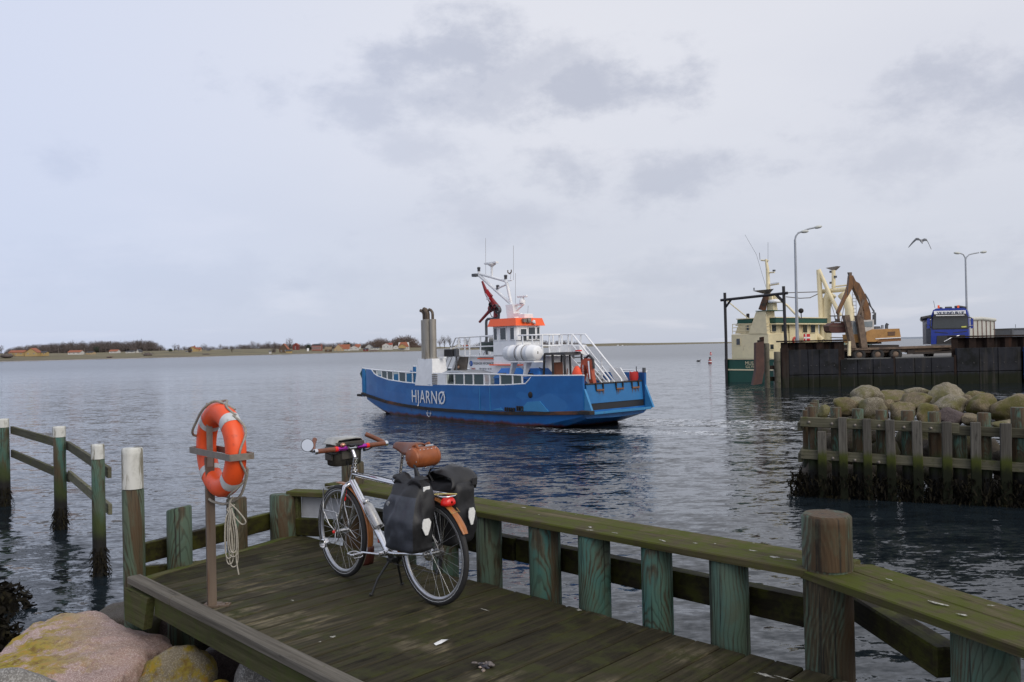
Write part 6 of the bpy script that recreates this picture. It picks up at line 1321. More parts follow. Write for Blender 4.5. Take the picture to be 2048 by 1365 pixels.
# ------------------------------------------------------------------ quay with concrete fender panels
QY = 57.0
MT['panel'] = M('dark_fender_panel', (.022, .023, .028), .85, 0, .3, 2, spec=.2, over=(((.010, .011, .011), .8, .5, .65),)); MT['sheet'] = M('rusty_sheet_pile', (.024, .015, .012), .9, 0, .4, 3, spec=.2, over=(((.05, .024, .016), 1.0, .55, .7, (1, 1, .3)),))
MT['quaytop'] = M('quay_gravel', (.16, .15, .135), .9, 0, .3, 3)
qb = at(1575, 778, QY); qb.z = 0
tide(MT['panel'], .55, .15); tide(MT['sheet'], .55, .15)
quay = thing('quay_wall', 'dark steel sheet pile quay hung with dark fender panels', 'quay', qb)
def X(px): return at(px, 720, QY).x
zt_hi, zt_lo = 3.17, 1.86
def flutes(xa, xb, zt, zb, y0):
    mb = WBm(qb); x = xa; k = 0; pts = []
    while x < xb + .01: pts += [(x, y0 + (.32 if k % 2 else 0)), (min(x + .48, xb), y0 + (.32 if k % 2 else 0))]; x += .62; k += 1
    mb.grid([[(a, b, zt) for a, b in pts], [(a, b, zb) for a, b in pts]]); return mb
x0, x1, x2, x3 = X(1563), X(1694), X(1905), X(2240)
part('sheet_piling', flutes(x0, x1, zt_hi - .08, -2.5, QY + .12), 'sheet', quay); part('sheet_piling', flutes(x1, x2, zt_lo - .06, -2.5, QY + .12), 'sheet', quay); part('sheet_piling', flutes(x2, x3, zt_hi, -2.5, QY + .12), 'sheet', quay)
for xa, xb, z in ((x0 - .15, x1, zt_hi), (x2, x3, zt_hi + .08)): mb = WBm(qb); mb.box(((xa + xb) / 2, QY + .28, z), (xb - xa, .7, .10)); part('cap_beam', mb, 'sheet', quay)
mb = WBm(qb); mb.box(((x1 + x2) / 2, QY + .4, zt_lo - .02), (x2 - x1 - .05, .8, .12)); part('coping', mb, M('dark_concrete', (.10, .10, .095), .8), quay)
for xs_, zt in (((1575.6, 1613.6, 1636, 1675), 2.58), ((1678, 1712, 1743, 1784.5), 1.84), ((1787.6, 1826, 1859, 1904.7), 1.85), ((1910, 1955, 1992, 2039), 2.46), ((2062, 2110, 2150, 2190), 2.46)):
    for a, b in zip(xs_, xs_[1:]):
        for za, zb in ((zt, .86), (.82, -.55)):
            mb = WBm(qb); mb.box(((X(a) + X(b)) / 2, QY - .12, (za + zb) / 2), (X(b) - X(a) - .035, .24, za - zb), ch=.015); part('fender_panel', mb, 'panel', quay)
            if zb > .5:
                for qx in (.25, .75): b2_ = WBm(qb); b2_.lathe([(.001, .012), (.045, .012), (.05, 0)], 8, T(lerp(X(a), X(b), qx), QY - .24, lerp(zb, za, .35)) @ RX(R(90))); part('bolt_head', b2_, 'black', quay)
for px in (1569, 1676.6, 1786, 1907.3, 2050): mb = WBm(qb); mb.box((X(px), QY - .05, .4), (.16 if px > 1600 else .5, .3, 4.6 if px in (1569,) else 3.2)); part('pile_beam', mb, 'sheet', quay)
mb = WBm(qb); mb.box((X(2047), QY - .35, 1.35), (.35, .2, 2.2), ch=.02); mb.box((X(2050), QY - .3, 2.2), (.6, .12, .12)); mb.box((X(2050), QY - .3, .6), (.6, .12, .12)); part('ladder_frame', mb, M('blue_ladder_paint', (.02, .06, .2), .6), quay)
mb = MB(); mb.grid([[(x0, QY + .3, 1.6), (60, QY + .3, 1.6), (160, QY + .3, 1.6)], [(x0 + 1, 62, 1.6), (60, 64, 1.6), (160, 62, 1.6)], [(x0 + 9, 72, 1.6), (60, 80, 1.6), (160, 90, 1.6)], [(x0 + 16, 84, 1.6), (64, 92, 1.6), (160, 120, 1.6)]])
for f_ in ([(x0, QY + .45, 1.6), (x0 + 1, 62, 1.6), (x0 + 9, 72, 1.6), (x0 + 16, 84, 1.6), (64, 92, 1.6), (160, 120, 1.6)],): mb.grid([f_, [(a, b, -3) for a, b, c in f_]])
tag(part('quay_apron', mb, 'quaytop'), kind='structure')
# steel corner fender and two timber dolphins at the quay end
fb = at(1515, 770, 56.4); fb.z = 0
fd = thing('corner_fender', 'rust brown steel fender leg at the left end of the quay', 'fender', fb); mb = WBm(fb); slabp(mb, [(1512, 686), (1528, 683), (1529, 740), (1524, 768), (1506, 771), (1512, 742)], 56.2, .5); part('fender_leg', mb, M('rust_brown_steel', (.085, .042, .032), .75, 0, .35, 3, over=(((.07, .035, .03), 1.2, .5, .65),)), fd)
mb = WBm(fb); slabp(mb, [(1517, 681), (1526, 680), (1526, 684), (1517, 685)], 56.3, .3); slabp(mb, [(1521, 675), (1528, 674), (1528, 690), (1521, 690)], 56.75, .25); part('fender_head', mb, 'sheet', fd)
for i, (a, b, yt, lab) in enumerate(((1528, 1538, 687, 'left grey timber dolphin pile beside the rusty fender'), (1548, 1560, 704, 'right stubby timber dolphin pile against the quay end'))):
    p = at((a + b) / 2, yt, 56.9); mb = post_me(p.z + 2, (b - a) / 2 * 56.9 / FPX, 150 + i); solo('dolphin_pile', mb, M('weathered_dolphin_timber', (.11, .10, .075), .8, 0, .35, 4, (1, 1, .2), over=(((.05, .055, .03), 1.5, .5, .62),)) if i == 0 else bpy.data.materials['weathered_dolphin_timber'], lab, 'pile', T(p.x, p.y, -2), 'dolphin piles at the quay end')
mb = WBm(fb); mb.box((at(1543, 715, 57).x, 57.1, 1.4), (.9, .3, .25)); mb.box((at(1543, 715, 57).x, 57.2, .6), (.7, .3, .3)); part('fender_waling', mb, 'sheet', fd)

# lamp posts
MT['lamppaint'] = M('grey_lamp_post_paint', (.36, .38, .41), .45, .3, .1, 3); MT['lamphead'] = M('pale_lamp_head', (.55, .56, .52), .4)
def lamp_post(label, Y, shaft, arms, r):
    b = at(*shaft[0], Y); b.z = 1.6; t = thing('lamp_post', label, 'lamp post', b, 'lamp posts on the quay'); mb = WBm(b); top = at(*shaft[1], Y); mb.tube([(top.x, top.y, 1.6), (top.x, top.y, 2.6), (top.x, top.y, lerp(1.6, top.z, .6)), tuple(top)], [r * 1.5, r * 1.3, r, r * .8], 10); part('shaft', mb, 'lamppaint', t)
    for pts in arms:
        mb = WBm(b); tubep(mb, pts[:-1], Y, r * .62, 8); part('arm', mb, 'lamppaint', t)
        mb = WBm(b); c = at(*pts[-1], Y); d = (at(*pts[-1], Y) - at(*pts[-2], Y)).normalized(); L = .62 if r > .1 else .5; q_ = d.to_track_quat('X', 'Z').to_matrix().to_4x4(); mb.ell((0, 0, 0), (L * .62, .16, .12), 8, T(c) @ q_); part('lamp_head', mb, 'lamphead', t)
lamp_post('tall grey lamp post with two curved arms both leaning right', 60, [(1597, 680), (1590, 480)], [[(1590, 482), (1591, 474), (1596, 467), (1605, 463), (1618, 458), (1628, 456), (1636, 454.5)], [(1590, 480), (1592, 472), (1597, 466), (1603, 464), (1609, 463.5)]], .095)
lamp_post('double armed lamp post behind the blue lorry cab', 75, [(1935, 660), (1931, 520)], [[(1931, 521), (1930, 515), (1926, 509), (1920, 507), (1914, 506.5)], [(1931, 521), (1933, 515), (1938, 510), (1945, 508), (1958, 505.5), (1967, 504.5)]], .09)

# ------------------------------------------------------------------ green and cream fishing boat
bf = Vector((.77, .64, 0)).normalized(); bl = Vector((-bf.y, bf.x, 0))
pc = at(1452, 767, 67.2); BO2 = Vector((pc.x, pc.y, 0)) - bl * 2.75
BFM = frame(BO2, bf, bl, Zv); BFI = BFM.inverted()
def bx_(px, py, x):                               # local point on the plane fore-aft = x
    o = BO2 + bf * x; v = ray(px, py); t = (o - CP).dot(bf) / v.dot(bf); return BFI @ (CP + v * t)
def by_(px, py, y):
    o = BO2 + bl * y; v = ray(px, py); t = (o - CP).dot(bl) / v.dot(bl); return BFI @ (CP + v * t)
MT['cream'] = paint('cream_boat_paint', (.82, .71, .46), .5, .64, dirt=(.36, .24, .11)); MT['bgreen'] = paint('dark_green_boat_paint', (.008, .075, .05), .4, .66)
fb_ = thing('fishing_boat', 'green hulled fishing boat with cream wheelhouse and tall mast behind the quay', 'fishing boat', BFM)
zs = bx_(1480, 719, 0).z
mb = MB(); rows = []
for x, b, zt, f_ in ((0, 2.72, zs, .8), (.4, 2.78, zs, .9), (3, 2.95, zs - .05, 1), (7, 3.0, zs, 1), (11, 2.9, zs + .3, 1), (14, 2.3, zs + .8, .7), (16.5, 1.2, zs + 1.3, .3), (17.6, .15, zs + 1.6, .05)):
    rows.append([(x, b, zt), (x, b * .99, zt * .5), (x, b * .96, .05), (x, b * f_ * .6, -.9), (x, 0, -1.5), (x, -b * f_ * .6, -.9), (x, -b * .96, .05), (x, -b * .99, zt * .5), (x, -b, zt)])
mb.grid(rows, True); mb.add(rows[0], [tuple(range(9))]); mb.add([r[0] for r in rows] + [r[8] for r in reversed(rows)], [tuple(range(2 * len(rows)))]); part('hull', mb, 'bgreen', fb_)
zb_ = bx_(1480, 740, 0).z
mb = MB(); mb.box((-.02, 0, zb_), (.06, 5.42, .10)); mb.box((1.5, -2.86, zb_), (3.1, .06, .10)); part('cream_stripe', mb, 'cream', fb_); mb = MB(); mb.box((0, 0, zs + .02), (.14, 5.5, .07)); part('taffrail', mb, 'cream', fb_)
mb = MB(); mb.tube([(-.03, 2.74, zs), (-.03, 2.72, .5), (-.02, 2.6, -.3)], .07, 6); part('stern_post', mb, 'strake', fb_)
def btext(txt, px0, py0, px1, py1, xs=1.0):
    a = bx_(px0, py0, -.03); h = (bx_(px0, py0, -.03) - bx_(px0, py1, -.03)).z; me = text_mb(txt, h / .70, .004, xs); wd = max(v.co.x for v in me.vertices); tgt = abs(bx_(px1, py0, -.03).y - a.y)
    for v in me.vertices: x, y, z = v.co; v.co = (-.035 - z, a.y - x * tgt / wd, a.z - h + y)
    part('name_lettering', me, 'cream', fb_)
btext('MUSSHOLM', 1490, 723, 1536, 730.5); btext('GLYNGØRE', 1491, 731.5, 1536, 736.5)
def prismx(name, pxs, x0, x1, mat, par=fb_, dx=None):        # outline on plane x=x0 pushed forward to x1
    a = [bx_(px, py, x0) for px, py in pxs]; b = [Vector((x1, p.y, p.z)) for p in a]; mb = MB(); mb.hexa(a, b); return part(name, mb, mat, par)
def prismy(name, pxs, y0, th, mat, par=fb_):
    a = [by_(px, py, y0) for px, py in pxs]; mb = MB(); mb.hexa(a, [Vector((p.x, p.y + th, p.z)) for p in a]); return part(name, mb, mat, par)
yc = -1.45
xs0 = 1.0
w1 = bx_(1463, 719, xs0).y; yS = bx_(1538, 700, xs0).y; ztop1 = bx_(1500, 668, xs0).z
mb = MB(); mb.box((xs0 + 2.6, (w1 + yS) / 2, (zs + ztop1) / 2), (5.2, w1 - yS, ztop1 - zs), ch=.06); aft = part('aft_house', mb, 'cream', fb_)
xe = by_(1638, 690, yS).x; zwt = by_(1600, 646, yS).z
mb = MB(); mb.hexa([(xs0 + .2, yS - .03, zs), (xe, yS - .03, zs), (xe, w1 - .4, zs), (xs0 + .2, w1 - .4, zs)], [(xs0 + .55, yS + .08, zwt), (xe + .15, yS + .08, zwt), (xe + .15, w1 - .7, zwt), (xs0 + .55, w1 - .7, zwt)]); whs = part('wheelhouse', mb, 'cream', fb_)
zg0, zg1 = by_(1590, 647, yS).z, by_(1590, 637, yS).z
mb = MB(); mb.box(((xs0 + xe) / 2 + .6, (yS + w1) / 2 - .35, (zg0 + zg1) / 2), (xe - xs0 + .3, w1 - yS + .1, zg1 - zg0), ch=.04); part('roof_band', mb, 'bgreen', whs)
mb = MB(); mb.box(((xs0 + xe) / 2 + .6, (yS + w1) / 2 - .35, zg0 - .06), (xe - xs0 + .5, w1 - yS + .3, .09)); mb.box(((xs0 + xe) / 2 + .6, (yS + w1) / 2 - .35, zg1 + .04), (xe - xs0 + .4, w1 - yS + .2, .07)); part('roof_edge', mb, 'cream', whs)
prismx('upper_house', [(1470, 668), (1500, 668), (1503, 647), (1477, 649)], xs0 + .3, xs0 + 3, 'cream'); prismx('upper_roof', [(1473, 648.5), (1504, 645.5), (1504, 640), (1476, 643)], xs0 + .2, xs0 + 3, 'bgreen')
prismx('funnel', [(1497, 668), (1534, 668), (1531, 622), (1512, 624)], xs0 - .05, xs0 + 1.2, 'cream'); prismx('funnel_top', [(1511, 623.5), (1547, 622), (1547, 620.5), (1511, 622)], xs0 - .1, xs0 + 1.3, 'bgreen')
prismx('mast_casing', [(1533, 622), (1547, 622), (1543, 590), (1536, 590)], xs0 + .6, xs0 + 1.2, 'cream')
mb = MB(); mb.tube([bx_(1524, 621, xs0 + .3), bx_(1530, 600, xs0 + .4), bx_(1533, 588, xs0 + .5)], [.30, .24, .18], 10); part('exhaust', mb, 'strake', fb_)
def bwin(px, py, wpx, hpx, plane, v, name='window'):
    f = bx_ if plane == 'x' else by_; a = f(px - wpx / 2, py - hpx / 2, v); b = f(px + wpx / 2, py + hpx / 2, v); c = (a + b) / 2; d = Vector((abs(a.x - b.x) + .05, abs(a.y - b.y) + .05, abs(a.z - b.z)))
    mb = MB(); mb.box(c, (d.x + .10, d.y + .03, d.z + .12) if plane == 'y' else (d.x + .02, d.y + .1, d.z + .12)); o = part(name, mb, 'cream', fb_); mb = MB(); mb.box(c, (d.x, d.y + .06, d.z) if plane == 'y' else (d.x + .05, d.y, d.z)); part('pane', mb, 'winglass', o)
bwin(1477, 684, 6, 12, 'x', xs0); bwin(1495, 657, 6, 11, 'x', xs0 + .3); bwin(1547, 657, 8, 13, 'y', yS + .02)
for px, w, h in ((1586, 7, 12), (1609, 8, 15), (1625, 8, 15)): bwin(px, 658, w, h, 'y', yS + .03)
bwin(1566, 657, 7, 13, 'y', yS + .03); bwin(1543, 694, 6, 9, 'y', yS - .03)
mb = MB(); c = by_(1585, 672, yS - .06); mb.box(c, (.9, .05, 1.9)); part('door', mb, 'cream', fb_)
mb = MB()
for yy in (650, 657, 664): mb.tube([bx_(1465, yy - 1, xs0), bx_(1500, yy - 2, xs0), bx_(1538, yy - 4, xs0)], .03, 5)
for px in (1465, 1478, 1492): mb.tube([bx_(px, 668, xs0), bx_(px, 649, xs0)], .03, 5)
part('hand_rail', mb, 'cream', fb_)
# masts, aerials, boat radar
mx = xs0 + .9
def mtube(name, segs, mat='cream', x=mx, par=fb_):
    mb = MB()
    for pts, r in segs: mb.tube([bx_(px, py, x) for px, py in pts], r, 7)
    return part(name, mb, mat, par)
mtube('mast', [([(1540, 622), (1537, 590), (1535, 540), (1532, 519)], [.22, .18, .14, .10]), ([(1534, 546), (1549, 545)], .06), ([(1522, 521), (1537, 522)], .06), ([(1534, 572), (1558, 568)], .06), ([(1536, 604), (1552, 601)], .05), ([(1540, 606), (1546, 612)], .04)])
mb = MB(); mb.hexa([bx_(1505, 582, mx - .6), bx_(1548, 578, mx - .6), bx_(1548, 578, mx + .6), bx_(1505, 582, mx + .6)], [bx_(1526, 588, mx - .3), bx_(1540, 587, mx - .3), bx_(1540, 587, mx + .3), bx_(1526, 588, mx + .3)]); part('crosstree', mb, 'galv', fb_)
mb = MB(); mb.hexa([bx_(1541, 569, mx - .1), bx_(1558, 566, mx - .1), bx_(1558, 566, mx + .1), bx_(1541, 569, mx + .1)], [bx_(1541, 567, mx - .1), bx_(1558, 564.5, mx - .1), bx_(1558, 564.5, mx + .1), bx_(1541, 567, mx + .1)]); part('radar_scanner', mb, 'fwhite', fb_)
mtube('aerial', [([(1532, 575), (1513, 510), (1490, 470)], .011), ([(1536, 520), (1536, 485)], .011), ([(1520, 520), (1519, 506)], .02), ([(1508, 581), (1508, 576)], .05), ([(1548, 543), (1548, 540)], .12), ([(1603, 640), (1602, 624)], .04)], 'fgrey')
mtube('whip', [([(1545, 590), (1575, 612), (1598, 636)], .09), ([(1454, 602), (1500, 640)], .05)])
mb = MB(); mb.ell(bx_(1602, 622, mx), (.2, .2, .2), 8); mb.lathe([(.12, 0), (.14, .5), (.1, .55)], 10, T(bx_(1496, 641, xs0 + 1))); part('roof_fitting', mb, 'strake', fb_)
mb = MB(); mb.lathe([(.55, 0), (.6, .1), (.5, .22), (.1, .3)], 14, T(bx_(1550, 606, mx))); part('satellite_dome', mb, 'fwhite', fb_)
# black gallows over the stern
gy = bx_(1571, 690, -.1).y
mb = MB(); mb.tube([bx_(1449.5, 586, -.1), bx_(1452, 680, -.1), bx_(1453.5, 770, -.1)], .125, 6); part('gallows_leg', mb, M('black_gallows_paint', (.022, .02, .024), .6), fb_); mb = MB(); mb.tube([bx_(1567, 573, -.1), bx_(1569, 630, -.1), bx_(1572, 700, -.1)], .13, 6); part('gallows_leg', mb, bpy.data.materials['black_gallows_paint'], fb_)
mb = MB(); mb.tube([bx_(1442, 601, -.1), bx_(1575, 586.5, -.1)], .12, 6); mb.tube([bx_(1452, 614, -.1), bx_(1462, 600, -.1)], .10, 4); mb.tube([bx_(1569, 606, -.1), bx_(1552, 590, -.1)], .12, 4); part('gallows_beam', mb, bpy.data.materials['black_gallows_paint'], fb_)
# forward gantry and derricks
gx = 9.5
mtube('gantry', [([(1654, 690), (1652, 620), (1655, 600), (1662, 588)], [.40, .38, .42, .5]), ([(1700, 690), (1699, 620), (1694, 600), (1686, 588)], [.40, .38, .42, .5]), ([(1640, 584), (1700, 578)], .20), ([(1667, 580), (1667, 541)], .16), ([(1672, 573), (1700, 570)], .07), ([(1640, 584), (1640, 578)], .05)], x=gx)
mtube('derrick', [([(1637.5, 540), (1642, 620), (1645, 690)], [.20, .22, .22]), ([(1638, 540), (1660, 590), (1681, 632)], [.16, .17, .15])], x=gx - .4)
mb = MB(); p_ = [bx_(1651, 537.5, gx), bx_(1674, 535, gx)]; mb.hexa([p_[0] + Vector((0, 0, .05)), p_[1] + Vector((0, 0, .1)), p_[1] + Vector((.6, 0, .1)), p_[0] + Vector((.6, 0, .05))], [bx_(1663, 541, gx), bx_(1669, 541, gx), bx_(1669, 541, gx) + Vector((.3, 0, 0)), bx_(1663, 541, gx) + Vector((.3, 0, 0))]); part('radar_scanner', mb, 'galv', fb_)
mtube('mast_lamp', [([(1662.5, 546), (1662.5, 542)], .16), ([(1662.5, 568), (1662.5, 564)], .16), ([(1670.5, 556), (1670.5, 552)], .14), ([(1641, 556), (1641, 550)], .12)], 'fgrey', gx)
mtube('stay_wire', [([(1641, 584), (1575, 586)], .04), ([(1641, 586), (1620, 596), (1600, 597), (1572, 594)], .04), ([(1640, 560), (1650, 640)], .02), ([(1648, 560), (1672, 640)], .02), ([(1690, 600), (1680, 660)], .025), ([(1705, 585), (1706, 660)], .02), ([(1712, 585), (1713, 660)], .02)] + [([(1705, 590 + 7 * k_), (1712, 590 + 7 * k_)], .02) for k_ in range(10)] + [([(1640, 633), (1680, 632)], .05), ([(1640, 675), (1690, 676)], .04)], 'galv', gx)
mtube('deck_gear', [([(1632, 670), (1645, 682)], .25)], 'cream', gx - 1)
df = thing('danish_flag', 'red and white cross flag fluttering beside the cream wheelhouse', 'flag', BFM)
pf = by_(1612, 676, yS - .5); mb = MB(); mb.box(pf + Vector((.12, 0, 0)), (.95, .03, .62)); part('cloth', mb, bpy.data.materials['flag_red'], df); mb = MB(); mb.box(pf + Vector((-.05, -.01, 0)), (.13, .05, .63)); mb.box(pf + Vector((.12, -.01, 0)), (.96, .05, .12)); part('cross', mb, 'fwhite', df); mb = MB(); mb.cyl(pf + Vector((-.4, 0, -.9)), pf + Vector((-.4, 0, .45)), .025, 6); part('flag_staff', mb, 'cream', df)
mb = MB(); mb.lathe([(.26 + .08 * math.cos(a), .08 * math.sin(a)) for a in [2 * math.pi * j / 8 for j in range(9)]], 16, RX(R(90))); solo('boat_lifebuoy', mb, 'redp', 'small red lifebuoy at the foot of the cream wheelhouse on the fishing boat', 'lifebuoy', BFM @ T(by_(1590, 682, yS - .15)))

# ------------------------------------------------------------------ low loader with a grab crane on it
TY = 61.0
MT['tan'+'paint'] = paint('faded_ochre_paint', (.42, .22, .07), .55, .57, dirt=(.20, .09, .035), var=.2); MT['brownsteel'] = M('dirty_brown_steel', (.17, .12, .085), .75, 0, .35, 3, over=(((.08, .055, .045), 1.2, .5, .65),)); MT['darkchassis'] = M('dark_chassis', (.035, .026, .022), .7, 0, .3, 3)
tb = at(1790, 720, TY); tb.z = 1.6
tl_ = thing('low_loader_trailer', 'dark brown low loader trailer with two raised steel ramps', 'trailer', tb)
mb = WBm(tb); slabp(mb, [(1702, 697), (1908, 691), (1908, 695), (1702, 701)], TY, 2.5); slabp(mb, [(1706, 701), (1908, 695), (1908, 698), (1860, 704), (1720, 706), (1708, 704)], TY + .3, 1.9); part('bed', mb, 'brownsteel', tl_)
mb = WBm(tb); slabp(mb, [(1815, 700), (1829, 700), (1829, 708), (1815, 709)], TY + .15, .1); slabp(mb, [(1829, 705), (1908, 702), (1908, 706), (1829, 709)], TY + .12, .3); slabp(mb, [(1827, 697), (1908, 694), (1908, 703), (1827, 706)], TY + .5, 1.4); part('chassis_rail', mb, 'darkchassis', tl_)
for px in (1720, 1757, 1793):
    for dy in (.2, 2.0):
        c = at(px, 709.5, TY); w = MB(); r = .46; w.lathe([(.16, -.12), (r, -.12), (r, .12), (.24, .12), (.22, .05), (.001, .07)], 20, RX(R(90))); o = part('wheel', w, 'tyre', tl_); o.location = Vector((c.x, TY + dy, 1.6 + r)) - tb
        h = MB(); h.lathe([(.24, .06), (.2, .10), (.08, .14), (.001, .14)], 14, RX(R(90))); part('hub', h, 'brownsteel', o)
for i, pts in enumerate(([(1690, 631), (1699, 630), (1713, 697), (1705, 697)], [(1715, 632), (1726, 631), (1736, 696), (1725, 696)])):
    mb = WBm(tb); slabp(mb, pts, TY - .1 + i * .05, .22); slabp(mb, [(pts[0][0] - 1.2, pts[0][1]), (pts[0][0] + 1.5, pts[0][1]), (pts[3][0] + 1.5, pts[3][1]), (pts[3][0] - 1.2, pts[3][1])], TY - .16 + i * .05, .5); part('ramp', mb, 'brownsteel', tl_)
mb = WBm(tb); slabp(mb, [(1698, 683), (1702, 683), (1702, 712), (1697, 712)], TY - .3, .2); part('marker_post', mb, 'cream', tl_)
gc = thing('grab_crane', 'ochre grab crane with folded boom standing on the low loader trailer', 'crane', at(1765, 697, TY + 1.2))
gb = Vector(gc.matrix_world.translation)
def gp_(name, outlines, mat, Y=TY + .5, th=1.6, par=gc):
    mb = WBm(gb)
    for o_ in outlines: slabp(mb, o_, Y, th)
    return part(name, mb, mat, par)
bod = gp_('body', [[(1732, 684), (1733, 664), (1745, 659), (1799, 657.5), (1802, 676), (1760, 679), (1752, 684)]], 'tanpaint', TY + .2, 2.2)
gp_('counterweight', [[(1754, 679), (1802, 676.5), (1802, 682), (1755, 685)]], M('dark_ochre', (.22, .10, .035), .6, 0, .2, 3), TY + .25, 2.1); gp_('white_stripe', [[(1751, 677.2), (1802, 674.6), (1802, 676.2), (1751, 678.8)]], 'fwhite', TY + .17, .05)
gp_('vent_grille', [[(1776, 664), (1790, 663.5), (1790, 671), (1776, 671.5)]], M('brown_grille', (.13, .07, .04), .7), TY + .16, .06)
gp_('undercarriage', [[(1712, 686), (1763, 684), (1763, 688), (1712, 690)], [(1738, 690), (1798, 690), (1798, 697), (1738, 697)], [(1705, 690), (1730, 690), (1730, 697), (1705, 697)]], 'darkchassis', TY + .5, 1.6)
cab = gp_('cab', [[(1704, 669), (1704, 642), (1748, 639.5), (1748, 660), (1732, 664), (1731, 670)]], M('dirty_white_cab', (.55, .52, .48), .5, 0, .15, 3), TY + .3, 1.1)
for pts in ([(1706, 668), (1706, 645), (1717, 644), (1717, 668)], [(1728, 654), (1728, 644), (1745, 643), (1745, 654)]): gp_('cab_window', [pts], M('pale_cab_glass', (.22, .25, .26), .1) if 'pale_cab_glass' not in bpy.data.materials else bpy.data.materials['pale_cab_glass'], TY + .27, .06, cab)
gp_('cab_base', [[(1704, 669), (1732, 669), (1734, 684), (1706, 686)]], 'tanpaint', TY + .3, 1.8)
gp_('boom', [[(1729, 640), (1742, 640), (1742, 628), (1737, 608), (1731, 590), (1719, 567), (1712, 563), (1706, 551), (1702, 553), (1703, 564), (1710, 580), (1722, 605), (1729, 622)]], paint('brown_ochre_boom_paint', (.20, .092, .032), .6, .50, dirt=(.09, .045, .025), var=.3), TY + .7, .5)
gp_('stick', [[(1699, 551), (1707, 552), (1706, 575), (1697, 592), (1690, 602), (1681, 622), (1676, 628), (1675, 624), (1686, 600), (1692, 586), (1697, 570)]], bpy.data.materials['brown_ochre_boom_paint'], TY + .6, .34)
gp_('stick_tip', [[(1697, 545), (1704, 545), (1704, 552), (1699, 572), (1699, 552)], [(1676, 622), (1689, 598), (1692, 600), (1679, 628), (1680, 642), (1677, 642)]], 'dkred' if False else 'brownsteel', TY + .72, .24)
mb = WBm(gb); tubep(mb, [(1716, 633), (1723, 612), (1727, 600)], TY + .45, .11); tubep(mb, [(1725, 640), (1722, 618)], TY + .5, .12); tubep(mb, [(1716, 592), (1722, 612)], TY + .45, .06); part('boom_ram', mb, 'brownsteel', gc)
mb = WBm(gb); tubep(mb, [(1730, 588), (1737, 600), (1741, 612), (1748, 625)], TY + 1.0, .05, 5); tubep(mb, [(1728, 592), (1734, 604), (1743, 616), (1748, 622), (1749, 650)], TY + 1.0, .05, 5); tubep(mb, [(1744, 626), (1751, 626), (1751, 650)], TY + 1.0, .05, 5); tubep(mb, [(1746, 630), (1746, 650)], TY + 1.0, .05, 5); tubep(mb, [(1698, 546), (1696, 570), (1695, 590)], TY + .6, .03, 5); tubep(mb, [(1676, 632), (1668, 634), (1671, 640), (1677, 640)], TY + .6, .03, 5); part('hose', mb, 'fgrey', gc)
mb = WBm(gb); tubep(mb, [(1773, 658), (1773, 651), (1775, 648)], TY + .8, .12); tubep(mb, [(1763, 658), (1763, 651), (1766, 651), (1766, 658)], TY + .8, .04); slabp(mb, [(1749, 658), (1752, 653), (1760, 653), (1762, 658)], TY + .5, 1.2); part('engine_fittings', mb, 'fgrey', gc)
gp_('grab_yoke', [[(1667, 643), (1688, 643), (1688, 645), (1667, 645)], [(1668, 643), (1670, 643), (1667, 648), (1665, 648)], [(1686, 643), (1688, 643), (1690, 648), (1688, 648)], [(1675, 638), (1680, 638), (1680, 645), (1675, 645)]], 'brownsteel', TY + .6, .5)
gp_('grab', [[(1657.5, 652), (1666, 646), (1691, 646), (1697, 652), (1696, 663), (1690, 666), (1664, 666), (1659, 662)]], M('rust_red_grab', (.085, .03, .022), .7, 0, .4, 4), TY + .25, 1.1)
gp_('bucket_edge', [[(1657, 652), (1697, 652), (1697, 653.2), (1657, 653.2)]], 'brownsteel', TY + .22, 1.15)

# ------------------------------------------------------------------ blue lorry facing the water
LY = 62.6
kb = at(1898, 690, LY); kb.z = 1.6
lo = thing('lorry', 'blue tipper lorry facing the water with orange beacons on its cab roof', 'lorry', kb)
MT['lblu'] = M('deep_blue_lorry_paint', (.012, .035, .27), .3, 0, .12, 2); MT['trailercream'] = M('cream_trailer_side', (.55, .54, .48), .5, 0, .08, 2)
def lp(name, outs, mat, Y=LY, th=.1, par=lo):
    mb = WBm(kb)
    for o_ in outs: slabp(mb, o_, Y, th, .60)
    return part(name, mb, mat, par)
cb = lp('cab', [[(1862, 695), (1862, 632), (1866, 621), (1872, 617.5), (1929, 616), (1934, 620), (1937, 631), (1937.5, 695)]], 'lblu', LY, 2.1)
for a in ([(1866.5, 635.5), (1934, 634), (1936, 656), (1865, 657.5)],):
    lp('windscreen_frame', [[(1865, 633), (1935, 631.5), (1937, 658), (1864, 659.5)]], 'black', LY - .03, .06, cb); lp('windscreen', [a], 'winglass', LY - .06, .05, cb)
lp('sun_visor', [[(1868, 629), (1932, 627.5), (1936, 634), (1865, 635.5)]], 'black', LY - .3, .25, cb); lp('visor_board', [[(1867.5, 622.5), (1931, 621), (1932, 629), (1868.5, 630.5)]], 'fwhite', LY - .10, .12, cb)
a = at(1874.5, 629.3, LY - .13); h = (at(1874, 624, LY) - at(1874, 629.3, LY)).z; me = text_mb('VILSUND BLUE', h / .70, .01); wd = max(v.co.x for v in me.vertices); tg = at(1927, 629, LY).x - a.x; tw = math.atan2(_r.z, _r.x) * 0 
for v in me.vertices: x, y, z = v.co; v.co = Vector((a.x + x * tg / wd, a.y - z, a.z + y + x * tg / wd * .0)) - kb
part('board_lettering', me, M('dark_blue_print', (.02, .03, .10), .5), cb)
lp('blue_lip', [[(1872, 631), (1928, 629.8), (1929, 631.3), (1872, 632.5)]], 'fwhite', LY - .33, .04, cb)
